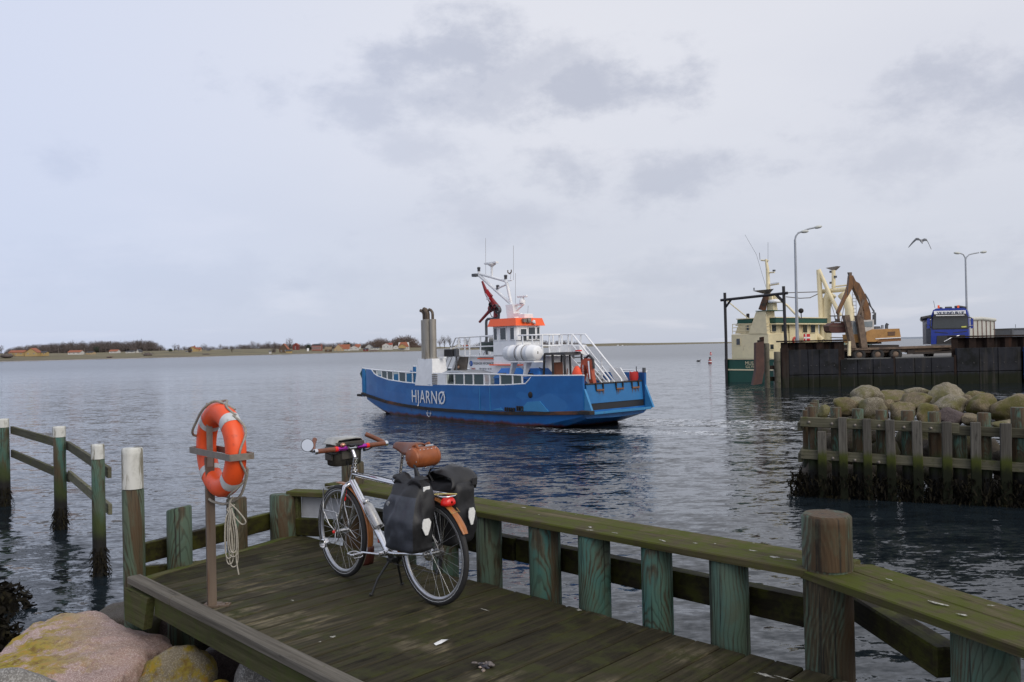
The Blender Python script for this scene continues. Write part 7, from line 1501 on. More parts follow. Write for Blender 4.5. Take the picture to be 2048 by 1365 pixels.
lp('grille', [[(1874, 672), (1930, 670), (1932, 690), (1873, 691)], [(1870, 663.5), (1896, 666), (1896, 667), (1870, 665)], [(1906, 665.5), (1934, 662), (1934, 663.5), (1906, 666.7)]], 'black', LY - .03, .06, cb); lp('bumper', [[(1862, 689), (1937, 687), (1937, 702), (1862, 703)]], 'fgrey', LY - .05, .3, cb)
mb = WBm(kb); tubep(mb, [(1888, 684), (1902, 676), (1918, 671.5)], LY - .06, .05, 5); part('chrome_bar', mb, 'chrome', cb)
for s_ in ((1854, 1859.5), (1941, 1946.5)):
    lp('mirror', [[(s_[0], 638), (s_[1], 637), (s_[1], 650), (s_[0], 651)], [(s_[0], 652), (s_[1], 651.5), (s_[1], 657), (s_[0], 657.5)]], 'lblu', LY - .1, .2, cb)
    mb = WBm(kb); e = 1866 if s_[0] < 1900 else 1935; m_ = (s_[0] + s_[1]) / 2; tubep(mb, [(m_, 637), (lerp(m_, e, .6), 635), (e, 637)], LY, .045, 5); tubep(mb, [(m_, 652), (e, 656)], LY, .04, 5); part('mirror_arm', mb, 'black', cb)
for px in (1877, 1916.5): lp('beacon', [[(px - 2, 617), (px - 1.8, 611), (px + 1.8, 611), (px + 2, 617)]], MT['orangep'], LY + .3, .25, cb)
mb = WBm(kb); tubep(mb, [(1880, 616.5), (1884, 617)], LY + .4, .08); tubep(mb, [(1891, 616.4), (1903, 616)], LY + .4, .1); tubep(mb, [(1910, 614.5), (1920, 614), (1932, 616)], LY + .4, .1); tubep(mb, [(1867, 602), (1870, 617)], LY + .6, .015, 4); part('air_horn', mb, 'black', cb)
lp('sticker', [[(1923, 653), (1933, 652.5), (1933, 655), (1923, 655.5)]], M('yellow_sticker', (.6, .6, .12), .5), LY - .075, .02, cb)
for px in (1869, 1930):
    c = at(px, 705, LY); w = MB(); w.lathe([(.3, -.16), (.52, -.16), (.52, .16), (.3, .16), (.001, .1)], 18, RY(R(90))); o = part('wheel', w, 'tyre', lo); o.location = Vector((c.x, LY + .9, 2.12)) - kb
# the tipping body runs away behind the cab to the right
mb = WBm(kb); A0 = at(1845, 640, LY + 3); A1 = at(1988, 640, LY + 11.5); zt_, zb2 = at(1960, 641, LY + 8).z, 2.7
L0, L1 = Vector((at(1845, 650, LY + 2.6).x, LY + 2.6, 0)), Vector((at(1936, 650, LY + 2.6).x, LY + 2.6, 0)); sv = Vector((at(1988, 650, LY + 9.5).x - L1.x, 6.9, 0))
b4_ = [L0, L1, L1 + sv, L0 + sv]; mb.hexa([p + Vector((0, 0, zb2)) for p in b4_], [p + Vector((0, 0, zt_)) for p in b4_]); tip = part('tipping_body', mb, 'trailercream', lo)
for i in range(7):
    mb = WBm(kb); p = L1 + sv * (i / 6); n_ = Vector((sv.y, -sv.x, 0)).normalized() * .06; q_ = sv.normalized() * .09
    mb.hexa([p - q_ + Vector((0, 0, zb2)), p + n_ - q_ + Vector((0, 0, zb2)), p + n_ + q_ + Vector((0, 0, zb2)), p + q_ + Vector((0, 0, zb2))], [p - q_ + Vector((0, 0, zt_)), p + n_ - q_ + Vector((0, 0, zt_)), p + n_ + q_ + Vector((0, 0, zt_)), p + q_ + Vector((0, 0, zt_))]); part('side_rib', mb, M('brown_rib', (.24, .17, .15), .6) if 'brown_rib' not in bpy.data.materials else bpy.data.materials['brown_rib'], tip)
mb = WBm(kb); mb.tube([tuple(L0 + Vector((0, 0, zt_ + .05))), tuple(L0 + sv * .5 + Vector((0, 0, zt_ + .12))), tuple(L0 + sv + Vector((0, 0, zt_ + .05)))], .2, 8); mb.tube([tuple(L1 + Vector((0, 0, zt_))), tuple(L1 + sv * .5 + Vector((0, 0, zt_ + .1))), tuple(L1 + sv * 1.03 + Vector((0, 0, zt_ + .03)))], .16, 8); part('rolled_tarpaulin', mb, 'trailercream', tip)
mb = WBm(kb); d0 = L0 + Vector((-.1, -.05, zt_ + .1)); mb.tube([tuple(d0), tuple(d0 + Vector((1.4, 0, .25))), tuple(L1 + Vector((0, -.05, zt_ + .15)))], .17, 7); part('tarpaulin_end', mb, 'black', tip); mb = WBm(kb); mb.hexa([L0 + Vector((.25, -.03, zb2 + .1)), L0 + Vector((1.0, -.03, zb2 + .1)), L0 + Vector((1.0, -.03, zt_ - .3)), L0 + Vector((.25, -.03, zt_ - .3))], [L0 + Vector((.25, .03, zb2 + .1)), L0 + Vector((1.0, .03, zb2 + .1)), L0 + Vector((1.0, .03, zt_ - .3)), L0 + Vector((.25, .03, zt_ - .3))]); part('front_panel', mb, M('pale_grey_panel', (.27, .28, .27), .6), tip)
# grey container at the right edge
cb2 = at(2050, 690, 66); cb2.z = 1.6; mb = WBm(cb2)
slabp(mb, [(2025, 712), (2160, 709), (2160, 655), (2025, 658)], 66, 2.4); ct = thing('shipping_container', 'grey steel container at the right edge of the quay', 'container', cb2); part('container_body', mb, M('grey_container_paint', (.13, .14, .16), .55, 0, .15, 3), ct); mb = WBm(cb2); slabp(mb, [(2024.5, 658.5), (2161, 655.5), (2161, 653.8), (2024.5, 656.8)], 65.9, 2.6); slabp(mb, [(2024.5, 658), (2027, 658), (2027, 712), (2024.5, 712)], 65.9, .3); part('corner_frame', mb, 'fgrey', ct)
mb = WBm(cb2); tubep(mb, [(2031, 656), (2031, 649)], 66.5, .02, 4); part('aerial', mb, 'fgrey', ct)

# ------------------------------------------------------------------ gull, buoys, bird
gm = at(1843, 483, 34.0); gl_ = thing('seagull', 'grey and white gull gliding with bent wings above the quay', 'bird', T(gm) @ RZ(R(-20)) @ RX(R(22)) @ RY(R(9)) @ Matrix.Scale(.95, 4))
mb = MB(); mb.tube([(-.02, .22, 0), (-.01, .15, .015), (0, .02, .0), (0, -.10, -.005), (0, -.2, -.01), (0, -.26, -.012)], [.006, .035, .055, .045, .022, .03], 10, flat=(1, .75)); mb.ell((0, .17, .012), (.03, .042, .03), 8); part('body', mb, M('gull_body', (.30, .30, .30), .7), gl_)
for s in (-1, 1):
    mb = MB(); rows = []
    for t_, c_, z, sw in ((0, .2, .02, .02), (.3, .22, .09, .05), (.55, .20, .08, .06), (.8, .15, -.05, .03), (1.05, .09, -.20, -.03), (1.2, .015, -.29, -.08)):
        x = s * t_ * (.40 if s < 0 else .36); rows.append([(x, sw + c_ * .6, z), (x, sw, z + .014), (x, sw - c_ * .8, z - .03), (x, sw, z - .008)])
    mb.grid(rows, True, True); part('wing', mb, M('gull_wing', (.13, .135, .145), .7) if s < 0 else bpy.data.materials['gull_wing'], gl_)
def buoy(px, py, Y, h, r, label, top):
    b = at(px, py, Y); t = thing('buoy', label, 'buoy', T(b.x, b.y, 0), 'red channel buoys')
    mb = MB(); mb.lathe([(.001, -.4), (r, -.4), (r, h * .55), (r * .35, h * .62), (r * .35, h * .8), (.001, h * .8)], 14); part('float', mb, MT['redp'] if top else 'dkred', t); mb = MB(); mb.lathe([(r * .55, h * .78), (r * .55, h), (.001, h)], 12); part('top_mark', mb, 'redp' if top else 'strake', t)
    mb = MB(); mb.lathe([(r * 1.02, h * .22), (r * 1.02, h * .4)], 14); part('band', mb, 'fwhite', t)
buoy(1420, 727, 128, .95, .28, 'nearer red and dark channel buoy left of the fishing boat', False); buoy(1421.5, 709.5, 215, .75, .30, 'farther small bright red channel buoy left of the fishing boat', True)
b = on(1397, 723.5, 0); mb = MB(); mb.tube([(-.4, 0, .08), (-.1, 0, .12), (.25, 0, .1), (.32, 0, .28), (.45, 0, .3)], [.03, .16, .12, .05, .02], 8); solo('cormorant', mb, 'black', 'small dark water bird swimming left of the channel buoys', 'bird', T(b))
# ------------------------------------------------------------------ far shore: land, wood, trees, houses
YS = [(-500, 560), (0, 620), (340, 700), (540, 830), (620, 930), (720, 1040), (870, 1040), (950, 1150), (1160, 1800), (1300, 2100), (1480, 2500), (1700, 2900), (1800, 3000)]
GY = [(-500, 722), (0, 711.5), (100, 710.5), (200, 709), (330, 705), (450, 702.5), (560, 701), (620, 700.5), (720, 699.5), (860, 698.5), (950, 697.5), (1040, 695), (1160, 690.0), (1240, 687.4), (1300, 687.8), (1390, 686.6), (1480, 685.6), (1700, 682.0), (1800, 681.3)]
def shoreY(px): return tab(YS, px)
def shore_pt(px): Y = shoreY(px); p = at(px, 700, Y); return Vector((p.x, Y, 0))
FARK = 1.22
def groundz(px, Y):
    Y0 = shoreY(px); zf = at(px, tab(GY, px), Y0 * FARK).z; t_ = max(0.0, min(1.0, (Y / Y0 - 1.0) / (FARK - 1.0))); return lerp(.5, zf, t_)
def shore_mat():
    t = NT('winter_field'); g = t.n('ShaderNodeNewGeometry'); P = g.outputs['Position']; z = t.posz()
    n = t.noise(t.vec((.006, .02, .02), src=P), 1, 6, .6); n2 = t.noise(t.vec((.05, .05, .05), src=P), 1, 5, .6)
    col = t.ramp(n, [(.35, (.125, .098, .050)), (.5, (.14, .122, .055)), (.65, (.18, .138, .075))]); col = t.mix(t.rng(n2, .5, .7), col, (.075, .06, .035))
    zz = t.math('ADD', z, t.math('MULTIPLY', t.math('SUBTRACT', n2, .5), .8))
    col = t.mix(t.rng(zz, 1.05, .6), col, (.055, .045, .032)); col = t.mix(t.rng(zz, .62, .34), col, (.34, .29, .22)); col = t.mix(t.rng(zz, .2, .1), col, (.05, .045, .04)); return t.done(col, .9)
MT['field'] = shore_mat()
mb = MB(); pxs = [-500 + 46 * i for i in range(51)]; rows = []
for k_, zz in ((.992, -.6), (1.0, .15), (1.012, .75), (1.03, 1.0), (1.08, None), (1.15, None), (1.22, None), (1.45, None), (1.9, None)):
    row = []
    for px in pxs:
        Y0 = shoreY(px); Y = Y0 * k_; p = at(px, 700, Y); z = zz if zz is not None else groundz(px, Y) if k_ <= FARK else max(groundz(px, Y0 * FARK), at(px, tab(GY, px) - (3.6 if px < 900 else 1.0) , Y0 * 1.45).z) + (.0 if k_ < 1.6 else 1.5)
        if zz is not None and px > 1000: z = min(z, .8)
        row.append((p.x, Y, z))
    rows.append(row)
mb.grid(rows, True); tag(part('far_shore', mb, 'field'), kind='structure')
# distant hills across the fjord
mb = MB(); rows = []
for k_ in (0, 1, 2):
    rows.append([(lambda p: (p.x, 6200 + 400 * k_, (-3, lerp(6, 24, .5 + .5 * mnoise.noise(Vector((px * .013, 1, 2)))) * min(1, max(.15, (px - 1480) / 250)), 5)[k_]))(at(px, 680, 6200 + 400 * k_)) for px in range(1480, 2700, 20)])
mb.grid(rows, True); tag(part('distant_hills', mb, M('haze_tinted_hills', (.20, .23, .27), .9, 0, .1, .01, bump=0)), kind='structure')  # distance haze put into the hills' pale bluish base colour
MT['twig'] = M('bare_winter_twigs', (.105, .085, .078), .9, 0, .3, .5, bump=0); MT['twig2'] = M('reddish_bare_twigs', (.13, .09, .075), .9, 0, .3, .5, bump=0); MT['trunkm'] = M('tree_bark', (.06, .05, .042), .9, 0, .3, .8, bump=0); MT['everg'] = M('dark_evergreen', (.024, .032, .02), .9, 0, .4, .5, bump=0)
def crown_tris(mb, c, rx, ry, rz, n, rr, lw=(.8, .10), dens=.5, up_=.7):
    for i in range(n):
        d = Vector((rr.gauss(0, 1), rr.gauss(0, 1), rr.gauss(0, 1))).normalized() * (rr.random() ** dens)
        if d.z < -.55: d.z *= .5
        p = Vector((c[0] + d.x * rx, c[1] + d.y * ry, c[2] + d.z * rz)); q = Vector((d.x * .9 + rr.gauss(0, .5), d.y * .9 + rr.gauss(0, .5), up_ + rr.gauss(0, .5))).normalized() * rz * lw[0] * rr.uniform(.3, .7); w = Vector((rr.gauss(0, 1), rr.gauss(0, .3), rr.gauss(0, .6))).normalized() * max(.06, rz * lw[1] * rr.uniform(.25, .7))
        mb.add([p - w, p + w, p + q], [(0, 1, 2)])
def tree(px, ytop, ybase, wpx, label, kind='bare', Yk=1.24, name='bare_tree', n=260, seed=None, group='trees on the far shore', lift=.0):
    Y = shoreY(px) * Yk; b = at(px, ybase, Y); k_ = Y / FPX; H = (ybase - ytop) * k_; wd = wpx * k_ / 2; rr = random.Random(int(px * 3 + ytop) if seed is None else seed)
    t = thing(name, label, 'tree', T(b.x, b.y, b.z - .3), group)
    tm = MB(); cz = H * .62
    if kind != 'bush':
        tm.tube([(0, 0, -1.5), (.05 * H * .3, 0, H * .3), (0, 0, H * .62)], [H * .028, H * .020, H * .010], 6)
        for i in range(9): a = rr.uniform(0, 6.28); z0 = H * rr.uniform(.22, .5); q = Vector((math.cos(a) * wd * rr.uniform(.4, .8), math.sin(a) * wd * .7, H * rr.uniform(.15, .36))); tm.tube([(0, 0, z0), tuple(Vector((0, 0, z0)) + q * .5 + Vector((0, 0, H * .03))), tuple(Vector((0, 0, z0)) + q)], [H * .012, H * .008, H * .004], 4)
        part('trunk', tm, 'trunkm', t)
    cm = MB()
    if kind == 'bush': crown_tris(cm, (0, 0, H * .4), wd, wd * .8, H * .55, n, rr, (.7, .16), .4, .4); cm.ell((0, 0, H * .25), (wd * .7, wd * .5, H * .35), 5)
    elif kind == 'ever': crown_tris(cm, (0, 0, H * .5), wd, wd, H * .48, n, rr, (.35, .2), .45, .1); cm.ell((0, 0, H * .45), (wd * .62, wd * .6, H * .38), 5)
    elif kind == 'poplar': crown_tris(cm, (0, 0, H * .56), wd, wd, H * .44, n, rr, (.5, .045), .5, 1.6)
    else:
        for i in range(5): a = rr.uniform(0, 6.28); crown_tris(cm, (math.cos(a) * wd * .45, math.sin(a) * wd * .4, H * rr.uniform(.55, .75)), wd * .6, wd * .55, H * .27, n // 5, rr, (.75, .055), .45)
    part('crown', cm, 'everg' if kind == 'ever' else ('twig2' if rr.random() < .35 or kind == 'poplar' else 'twig'), t, fix=False); return t
def wood(name, label, prof, ybase, Yk, n, seed, mat='twig', depth=60):
    """a far wood that reads as one mass: crowns and stems, too many to count"""
    rr = random.Random(seed); mb = MB(); x0, x1 = prof[0][0], prof[-1][0]
    for i in range(n):
        px = rr.uniform(x0, x1); yt = tab(prof, px) + rr.uniform(-2.5, 2); Y = shoreY(px) * Yk + rr.uniform(0, depth); k_ = Y / FPX; yb_ = tab(ybase, px); b = at(px, yb_ + 1.0, Y); H = (yb_ - yt) * k_
        if H < 1: continue
        wd = H * rr.uniform(.28, .5); mb.tube([(b.x, b.y, b.z - 1), (b.x, b.y, b.z + H * .6)], [H * .022, H * .01], 4); crown_tris(mb, (b.x, b.y, b.z + H * .56), wd, wd, H * .44, 52, rr, (.7, .075), .5)
        for q in range(16): w = rr.uniform(.3, .8) * H * .16; c = Vector((b.x + rr.gauss(0, wd * .5), b.y, b.z + H * rr.uniform(.02, .35))); mb.add([c + Vector((-w, 0, -w)), c + Vector((w, 0, -w * .8)), c + Vector((rr.gauss(0, w * .5), 0, w))], [(0, 1, 2)])
    tag(part(name, mb, mat, fix=False), label, 'wood', kind='stuff')
wood('far_wood', 'long bare winter wood on the low hill at the far left', [(8, 703), (20, 697), (42, 692), (75, 690), (100, 688), (140, 686), (165, 686), (205, 683), (250, 684), (282, 681), (300, 682), (316, 688), (330, 696)], [(0, 708), (330, 704)], 1.45, 620, 3, depth=160)
wood('far_hedge', 'low dark line of bare trees behind the field in mid shore', [(332, 698), (400, 693), (440, 694), (470, 691), (520, 688), (560, 687), (600, 690), (640, 689)], [(330, 703.5), (640, 700)], 1.5, 430, 4, depth=120)
wood('far_grove', 'brown bare grove behind the white houses left of the ferry funnel', [(728, 690), (742, 681), (760, 677), (775, 680), (782, 683), (792, 675), (812, 672), (828, 676), (836, 682), (846, 690)], [(728, 699), (846, 698)], 1.42, 200, 5, 'twig2', 80)
wood('village_trees', 'bare trees filling the gaps between the shore houses in mid picture', [(552, 692), (590, 688), (620, 690), (650, 688), (690, 685), (735, 688)], [(552, 702), (735, 699)], 1.36, 260, 9, 'twig', 90)
wood('point_wood', 'bare dark wood on the far point right of the ferry bridge', [(930, 690), (980, 683), (1040, 682), (1080, 682), (1110, 681), (1130, 681), (1150, 683), (1168, 687), (1180, 689)], [(930, 697.5), (1180, 690)], 1.3, 260, 6, 'twig', 100)
L_ = [(132, 679, 'bare'), (20, 690, 'bare')]
for i, (px, yt, yb_, w, lab, kd, yk, nm) in enumerate((
    (2, 690, 714, 14, 'purplish bare tree cut by the left edge of the picture', 'bare', 1.1, 'bare_tree'), (14, 703, 715, 36, 'low dark thicket at the far left shore', 'bush', 1.1, 'thicket'),
    (103, 684.5, 706, 12, 'thin bare tree sticking out of the far left wood, left one', 'bare', 1.5, 'bare_tree'), (124, 682, 706, 12, 'thin bare tree sticking out of the far left wood, second one', 'bare', 1.5, 'bare_tree'), (143, 680.5, 706, 13, 'bare tree rising above the far left wood, third one', 'bare', 1.5, 'bare_tree'),
    (167, 680, 706, 14, 'bare tree rising above the middle of the far left wood', 'bare', 1.5, 'bare_tree'), (232, 681, 705, 12, 'small bare tree on the crest of the far left wood', 'bare', 1.5, 'bare_tree'), (279, 678.5, 705, 13, 'bare tree above the right part of the far left wood', 'bare', 1.5, 'bare_tree'), (300, 677, 705, 17, 'tallest pale bare tree above the right end of the far left wood', 'bare', 1.5, 'bare_tree'),
    (296, 702, 712, 26, 'dark bush in the field near the left beach', 'bush', 1.08, 'bush'), (193, 691, 705, 14, 'dark evergreen in front of the far left wood', 'ever', 1.35, 'evergreen_tree'), (219, 711, 715, 18, 'low scrub on the beach edge at far left', 'bush', 1.03, 'bush'),
    (322, 688, 705, 12, 'bare tree at the right end of the far left wood', 'bare', 1.4, 'bare_tree'), (341, 696, 704, 12, 'dark round evergreen left of the orange roofed house in mid shore', 'ever', 1.3, 'evergreen_tree'), (349, 686.5, 704, 13, 'bare tree beside the round evergreen in mid shore', 'bare', 1.32, 'bare_tree'), (357, 689, 704, 6, 'narrow reddish columnar tree left of the orange roofed house', 'poplar', 1.3, 'columnar_tree'), (369, 691, 704, 11, 'bare tree behind the orange roofed house in mid shore', 'bare', 1.4, 'bare_tree'),
    (380, 693, 706, 8, 'brown bush in front of the orange roofed house', 'bush', 1.18, 'bush'), (408, 686.5, 704, 17, 'broad bare tree standing in the field right of the orange house', 'bare', 1.25, 'bare_tree'), (412, 705.5, 710, 20, 'flat dark bush in the field of the mid shore', 'bush', 1.06, 'bush'), (427, 692, 703, 12, 'bare tree in the hedge, right of the broad field tree', 'bare', 1.45, 'bare_tree'), (440, 687.5, 703, 10, 'pale bare tree in the hedge of the mid shore', 'bare', 1.45, 'bare_tree'),
    (464, 690, 708, 9, 'lone dark tree standing in front of the hedge in the field', 'bare', 1.12, 'bare_tree'), (482, 687.5, 702, 12, 'bare hedge tree, first right of the lone field tree', 'bare', 1.45, 'bare_tree'), (490, 689, 702, 10, 'bare hedge tree, second right of the lone field tree', 'bare', 1.45, 'bare_tree'), (498, 687, 702, 10, 'bare hedge tree, third right of the lone field tree', 'bare', 1.45, 'bare_tree'), (506, 681.5, 702, 10, 'slim tall bare tree in the hedge of the mid shore', 'bare', 1.45, 'bare_tree'), (515, 683, 702, 12, 'bare tree right of the slim tall hedge tree', 'bare', 1.45, 'bare_tree'), (524, 687, 702, 15, 'round bare tree in the hedge of mid shore', 'bare', 1.42, 'bare_tree'), (537, 682, 702, 13, 'bare tree with round crown left of the brick gable', 'bare', 1.45, 'bare_tree'), (550, 681.5, 702, 13, 'second bare tree with round crown left of the brick gable', 'bare', 1.45, 'bare_tree'), (558, 686, 702, 12, 'bare tree close behind the brick gable house', 'bare', 1.4, 'bare_tree'),
    (548, 695, 705, 10, 'dark bush left of the brick gable house', 'bush', 1.1, 'bush'), (579, 675.5, 703, 17, 'tall feathery pale tree beside the brick gable house', 'poplar', 1.2, 'poplar_tree'), (594, 685, 703, 10, 'bare tree beside the red gable', 'bare', 1.3, 'bare_tree'), (604, 689, 703, 10, 'bare tree between red gable and red brick building', 'bare', 1.3, 'bare_tree'), (617, 686, 704, 14, 'dark evergreen left of the red brick building', 'ever', 1.18, 'evergreen_tree'), (643, 684, 700, 10, 'bare tree behind the red brick building', 'bare', 1.4, 'bare_tree'), (663, 689, 702, 11, 'bare tree between red building and tan gable house', 'bare', 1.3, 'bare_tree'), (680, 683, 700, 20, 'bare tree behind the tan house with orange roof', 'bare', 1.35, 'bare_tree'), (697, 683, 700, 13, 'dark evergreen right of the tan house with orange roof', 'ever', 1.3, 'evergreen_tree'), (688, 680.5, 700, 12, 'tall bare tree behind the tan house', 'bare', 1.4, 'bare_tree'), (726, 686, 701, 12, 'bare tree left of the grey white house', 'bare', 1.3, 'bare_tree'), (735, 685, 701, 10, 'bare tree in front of the grove near the white house', 'bare', 1.3, 'bare_tree'),
    (748, 698, 703.5, 26, 'brown hedge on the beach left of the white house', 'bush', 1.05, 'bush'), (816, 671, 698, 14, 'tallest bare tree of the grove left of the ferry funnel', 'bare', 1.4, 'bare_tree'), (852, 684, 700, 14, 'bare tree just left of the ferry funnel', 'bare', 1.3, 'bare_tree'), (880, 677, 699, 16, 'spreading bare tree right of the ferry funnel, left of its clump', 'bare', 1.28, 'bare_tree'), (889, 671, 699, 18, 'spreading bare tree in the middle of the clump right of the funnel', 'bare', 1.28, 'bare_tree'), (900, 671, 699, 16, 'tall bare tree at right of the clump by the funnel', 'bare', 1.28, 'bare_tree'), (919, 677, 699, 12, 'bare tree right of the small white house behind the ferry', 'bare', 1.3, 'bare_tree'), (934, 675, 698, 18, 'bare tree seen between the ferry stair rails', 'bare', 1.3, 'bare_tree'),
    (878, 695.5, 702.5, 28, 'dark hedge on the shore right of the ferry funnel', 'bush', 1.05, 'hedge'), (910, 697, 703, 40, 'reddish hedge on the shore behind the ferry stairs', 'bush', 1.06, 'hedge'))): tree(px, yt, yb_, w, lab, kd, yk, nm, 300 if kd != 'bush' else 200)
HM = {k_: M(k_ + '_wall', c, .8, 0, .12, .8, bump=0) for k_, c in dict(yellow=(.42, .30, .13), whitewash=(.55, .54, .52), brick=(.16, .075, .05), redbrick=(.27, .10, .075), tan=(.46, .34, .20), redwood=(.18, .035, .03), greyw=(.42, .42, .42), brown=(.11, .075, .05)).items()}
HR = {k_: M(k_ + '_roof', c, .8, 0, .15, .8, bump=0) for k_, c in dict(orange=(.29, .10, .052), slate=(.06, .062, .07), thatch=(.20, .15, .09), red=(.28, .07, .045)).items()}
def house(px, w_px, yridge, yeave, ybase, label, wall, roof, gable=False, Yk=1.2, dep=8.0, wins=3, chim=False, group='houses on the far shore', name='house', half=False):
    """ridge along the shore, or (gable) gable end towards the water"""
    Y = shoreY(px) * Yk; k_ = Y / FPX; b = at(px, ybase, Y); t = thing(name, label, 'house', T(b.x, b.y, b.z), group); w = w_px * k_; he, hr = (ybase - yeave) * k_, (ybase - yridge) * k_
    wb = MB(); wb.box((0, dep / 2, he / 2 - .6), (w, dep, he + 1.2))
    if gable: wb.prism([(-w / 2, he), (w / 2, he), (0, hr)], -dep, 0, RX(R(90)))
    else: wb.prism([(0, he), (dep, he), (dep / 2, hr)], -w / 2, w / 2, Matrix(((0, 0, 1, 0), (1, 0, 0, 0), (0, 1, 0, 0), (0, 0, 0, 1))))
    part('wall', wb, HM[wall], t); rb_ = MB(); o_ = .35; th = .22
    if gable:
        for s in (-1, 1): rb_.hexa([(s * (w / 2 + o_), -o_, he - .3), (0, -o_, hr + .05), (0, dep + o_, hr + .05), (s * (w / 2 + o_), dep + o_, he - .3)], [(s * (w / 2 + o_), -o_, he - .3 + th), (0, -o_, hr + .05 + th), (0, dep + o_, hr + .05 + th), (s * (w / 2 + o_), dep + o_, he - .3 + th)])
    else:
        q = .22 * w if half else 0
        for y0_, y1_ in ((-o_, dep / 2), (dep + o_, dep / 2)): rb_.hexa([(-w / 2 - o_, y0_, he - .2), (w / 2 + o_, y0_, he - .2), (w / 2 + o_ - q, y1_, hr + .05), (-w / 2 - o_ + q, y1_, hr + .05)], [(-w / 2 - o_, y0_, he - .2 + th), (w / 2 + o_, y0_, he - .2 + th), (w / 2 + o_ - q, y1_, hr + .05 + th), (-w / 2 - o_ + q, y1_, hr + .05 + th)])
    r_ = part('roof', rb_, HR[roof], t)
    if chim: cm = MB(); cm.box((w * .18, dep / 2 + .2, hr + .3), (.8, .8, 1.6)); part('chimney', cm, HM['redbrick'], r_)
    for i in range(wins):
        x = w * ((i + .5) / wins - .5); wm = MB(); wm.box((x, -.02, he * .52), (min(1.3, w / wins * .55), .12, he * .42)); f = part('window', wm, 'fwhite', t); pm = MB(); pm.box((x, -.06, he * .52), (min(1.05, w / wins * .45), .10, he * .34)); part('pane', pm, 'winglass', f)
    return t
house(32, 30, 701.5, 705.5, 711, 'long low yellow farm wing with orange roof at far left', 'yellow', 'orange', Yk=1.18)
house(62, 24, 697, 705.5, 710.5, 'yellow farmhouse with big orange roof and gable at far left', 'yellow', 'orange', True, Yk=1.16, wins=2); house(83, 18, 703.5, 705.5, 710, 'small bright yellow annex right of the yellow farmhouse', 'yellow', 'slate', Yk=1.16, dep=5, wins=2)
house(148, 25, 701.5, 705, 708.5, 'low white cottage with a long orange roof in front of the far wood', 'whitewash', 'orange', Yk=1.22); house(178, 12, 704.2, 705.5, 707.5, 'very low pale shed right of the long orange cottage', 'tan', 'slate', Yk=1.22, wins=1)
house(226, 16, 700, 703, 706, 'hidden cottage with dull orange roof among the trees at left', 'whitewash', 'orange', Yk=1.3, wins=2); house(259, 16, 702.5, 703.6, 705.5, 'long white low shed in front of the far wood', 'whitewash', 'slate', Yk=1.25, wins=2); house(275, 6, 699, 704, 705, 'tiny white A-shaped gable at the right end of the far wood', 'whitewash', 'slate', True, Yk=1.25, wins=0)
house(384, 15, 693.5, 698, 703.5, 'orange roofed yellow house in the open field', 'yellow', 'orange', True, Yk=1.24, wins=1, chim=True); house(396, 9, 696, 699.5, 703, 'small orange annex beside the yellow field house', 'tan', 'orange', Yk=1.24, dep=5, wins=1); house(417, 7, 700, 701.3, 703, 'tiny yellow white hut right of the broad field tree', 'tan', 'slate', Yk=1.3, dep=4, wins=0); house(374, 5, 702.5, 703.2, 704.5, 'tiny white caravan by the field house', 'whitewash', 'slate', Yk=1.2, dep=3, wins=0)
house(567, 17, 688, 699, 705.5, 'brown brick house with tall gable on the shore', 'brown', 'orange', True, Yk=1.08, wins=2); house(591, 11, 687, 691, 702, 'red gable house behind the feathery tree', 'redwood', 'red', True, Yk=1.25, wins=1); house(577, 11, 701, 702.5, 706, 'small yellow shed by the brick gable', 'yellow', 'slate', Yk=1.05, dep=4, wins=0); house(539.5, 3.6, 702.5, 703.3, 707, 'small white hut on the beach left of the brick gable', 'whitewash', 'slate', Yk=1.04, dep=3, wins=0)
house(633, 19, 688.5, 691, 702.5, 'long red brick building with dark flat roof', 'redbrick', 'slate', Yk=1.15, wins=5, half=True); house(656, 13, 694.5, 699.5, 703.5, 'low dark brown shed right of the red brick building', 'brown', 'thatch', Yk=1.06, dep=5, wins=1)
house(677, 17, 689, 698, 703, 'tan gable of the house with a wide orange roof by the beach', 'tan', 'orange', True, Yk=1.12, wins=2); house(690, 18, 689.5, 698.5, 702.5, 'wide orange roofed wing joined to the tan gable house', 'whitewash', 'orange', Yk=1.13, wins=2); house(708, 16, 692, 695.5, 700.5, 'white house with orange roof and two gables by the grove', 'whitewash', 'orange', True, Yk=1.14, wins=2, chim=True); house(715, 10, 689, 694, 699, 'orange roof peeping behind the white house', 'whitewash', 'orange', Yk=1.25, wins=0)
house(731, 9, 697, 699, 702.3, 'small dark red boathouse on the beach', 'redwood', 'slate', Yk=1.05, dep=5, wins=1); house(738, 14, 689, 694, 699.5, 'grey white gabled house half hidden by bare trees', 'greyw', 'slate', True, Yk=1.2, wins=2); house(750, 16, 695.5, 696.5, 699, 'low white wing right of the grey gabled house', 'whitewash', 'slate', Yk=1.18, dep=5, wins=3)
house(772, 15, 687, 690.5, 698.5, 'tall white house with red orange roof left of the funnel', 'whitewash', 'red', True, Yk=1.12, wins=2); house(781, 7, 686.5, 690, 698.5, 'narrow second gable of the tall white house', 'whitewash', 'red', Yk=1.14, dep=5, wins=1); house(792, 11, 691, 693.5, 697, 'small plain white house between tall and yellow houses', 'whitewash', 'slate', True, Yk=1.18, wins=1)
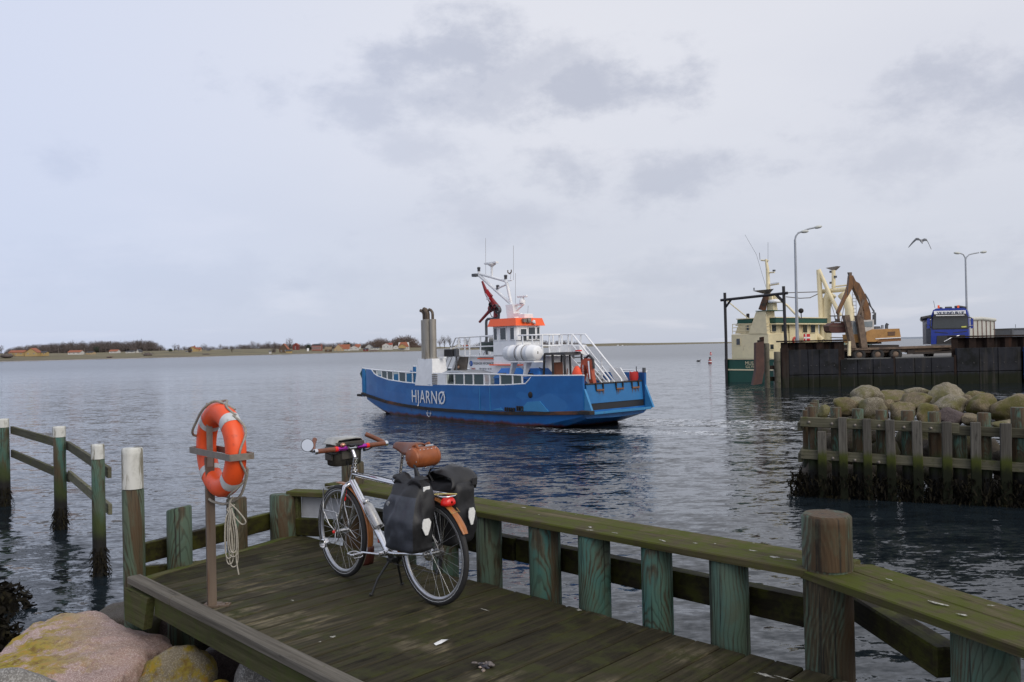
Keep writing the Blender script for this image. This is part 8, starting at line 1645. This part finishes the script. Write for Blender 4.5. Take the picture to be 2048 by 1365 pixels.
house(807, 21, 685, 694, 699, 'yellow mansard house with orange roof and white ground floor', 'whitewash', 'orange', Yk=1.1, wins=5, half=True, chim=True); house(804, 14, 689, 693, 695, 'yellow upper storey of the mansard house', 'yellow', 'thatch', True, Yk=1.095, dep=3, wins=0)
house(917, 15, 688, 692, 695.5, 'white house behind the ferry stair rails', 'whitewash', 'slate', True, Yk=1.2, wins=2); house(931, 9, 690.5, 692.5, 696, 'bright red shed behind the ferry stair rails', 'redwood', 'red', Yk=1.15, dep=5, wins=1); house(905, 9, 692.5, 693.5, 696, 'small white shed near the shore behind the ferry', 'whitewash', 'slate', Yk=1.15, dep=4, wins=1)
p = at(616, 702, shoreY(616) * 1.1); mb = MB(); mb.box((0, 0, 1.4), (2.6, .2, 3.6)); mb.box((-1, .2, -.6), (.15, .15, 2)); mb.box((1, .2, -.6), (.15, .15, 2)); solo('notice_board', mb, 'fwhite', 'blank white board standing before the dark evergreen on shore', 'board', T(p))
for i, (px, y0_, y1_) in enumerate(((117, 697, 708), (169, 697, 707), (641, 686, 701), (319, 694, 704))): p = at(px, y1_, shoreY(px) * 1.15); mb = MB(); mb.cyl((0, 0, -1), (0, 0, (y1_ - y0_) * p.y / FPX), .14, 6); solo('mast', mb, 'galv', ('pale pole between the yellow farm and the orange cottage', 'pale pole right of the long orange cottage', 'pale flagpole beside the red brick building', 'pale pole at the right end of the far wood')[i], 'pole', T(p), 'poles on the far shore')
for i, (px, y_) in enumerate(((21, 723), (27, 723), (396, 714.5), (543, 710.5), (1245, 691.5), (1236, 691.5))): p = on(px, y_, 0.1) if px < 1000 else at(px, y_, 1600); s_ = p.y / FPX; me = rockmesh(300 + i, (2.0 * s_, 1.2 * s_, .8 * s_), sub=2); me.materials.append(MT['darkrock'] if px < 1000 else MT['fwhite']); o = bpy.data.objects.new('shore_stone' if px < 1000 else 'small_boat', me); COL.objects.link(o); o.location = p; tag(o, ('dark stone off the beach at far left', 'second dark stone off the beach at far left', 'black stone on the mid shore waterline', 'dark stone below the brick gable', 'white boat far off at the point', 'second white boat far off at the point')[i], 'stone' if px < 1000 else 'boat')
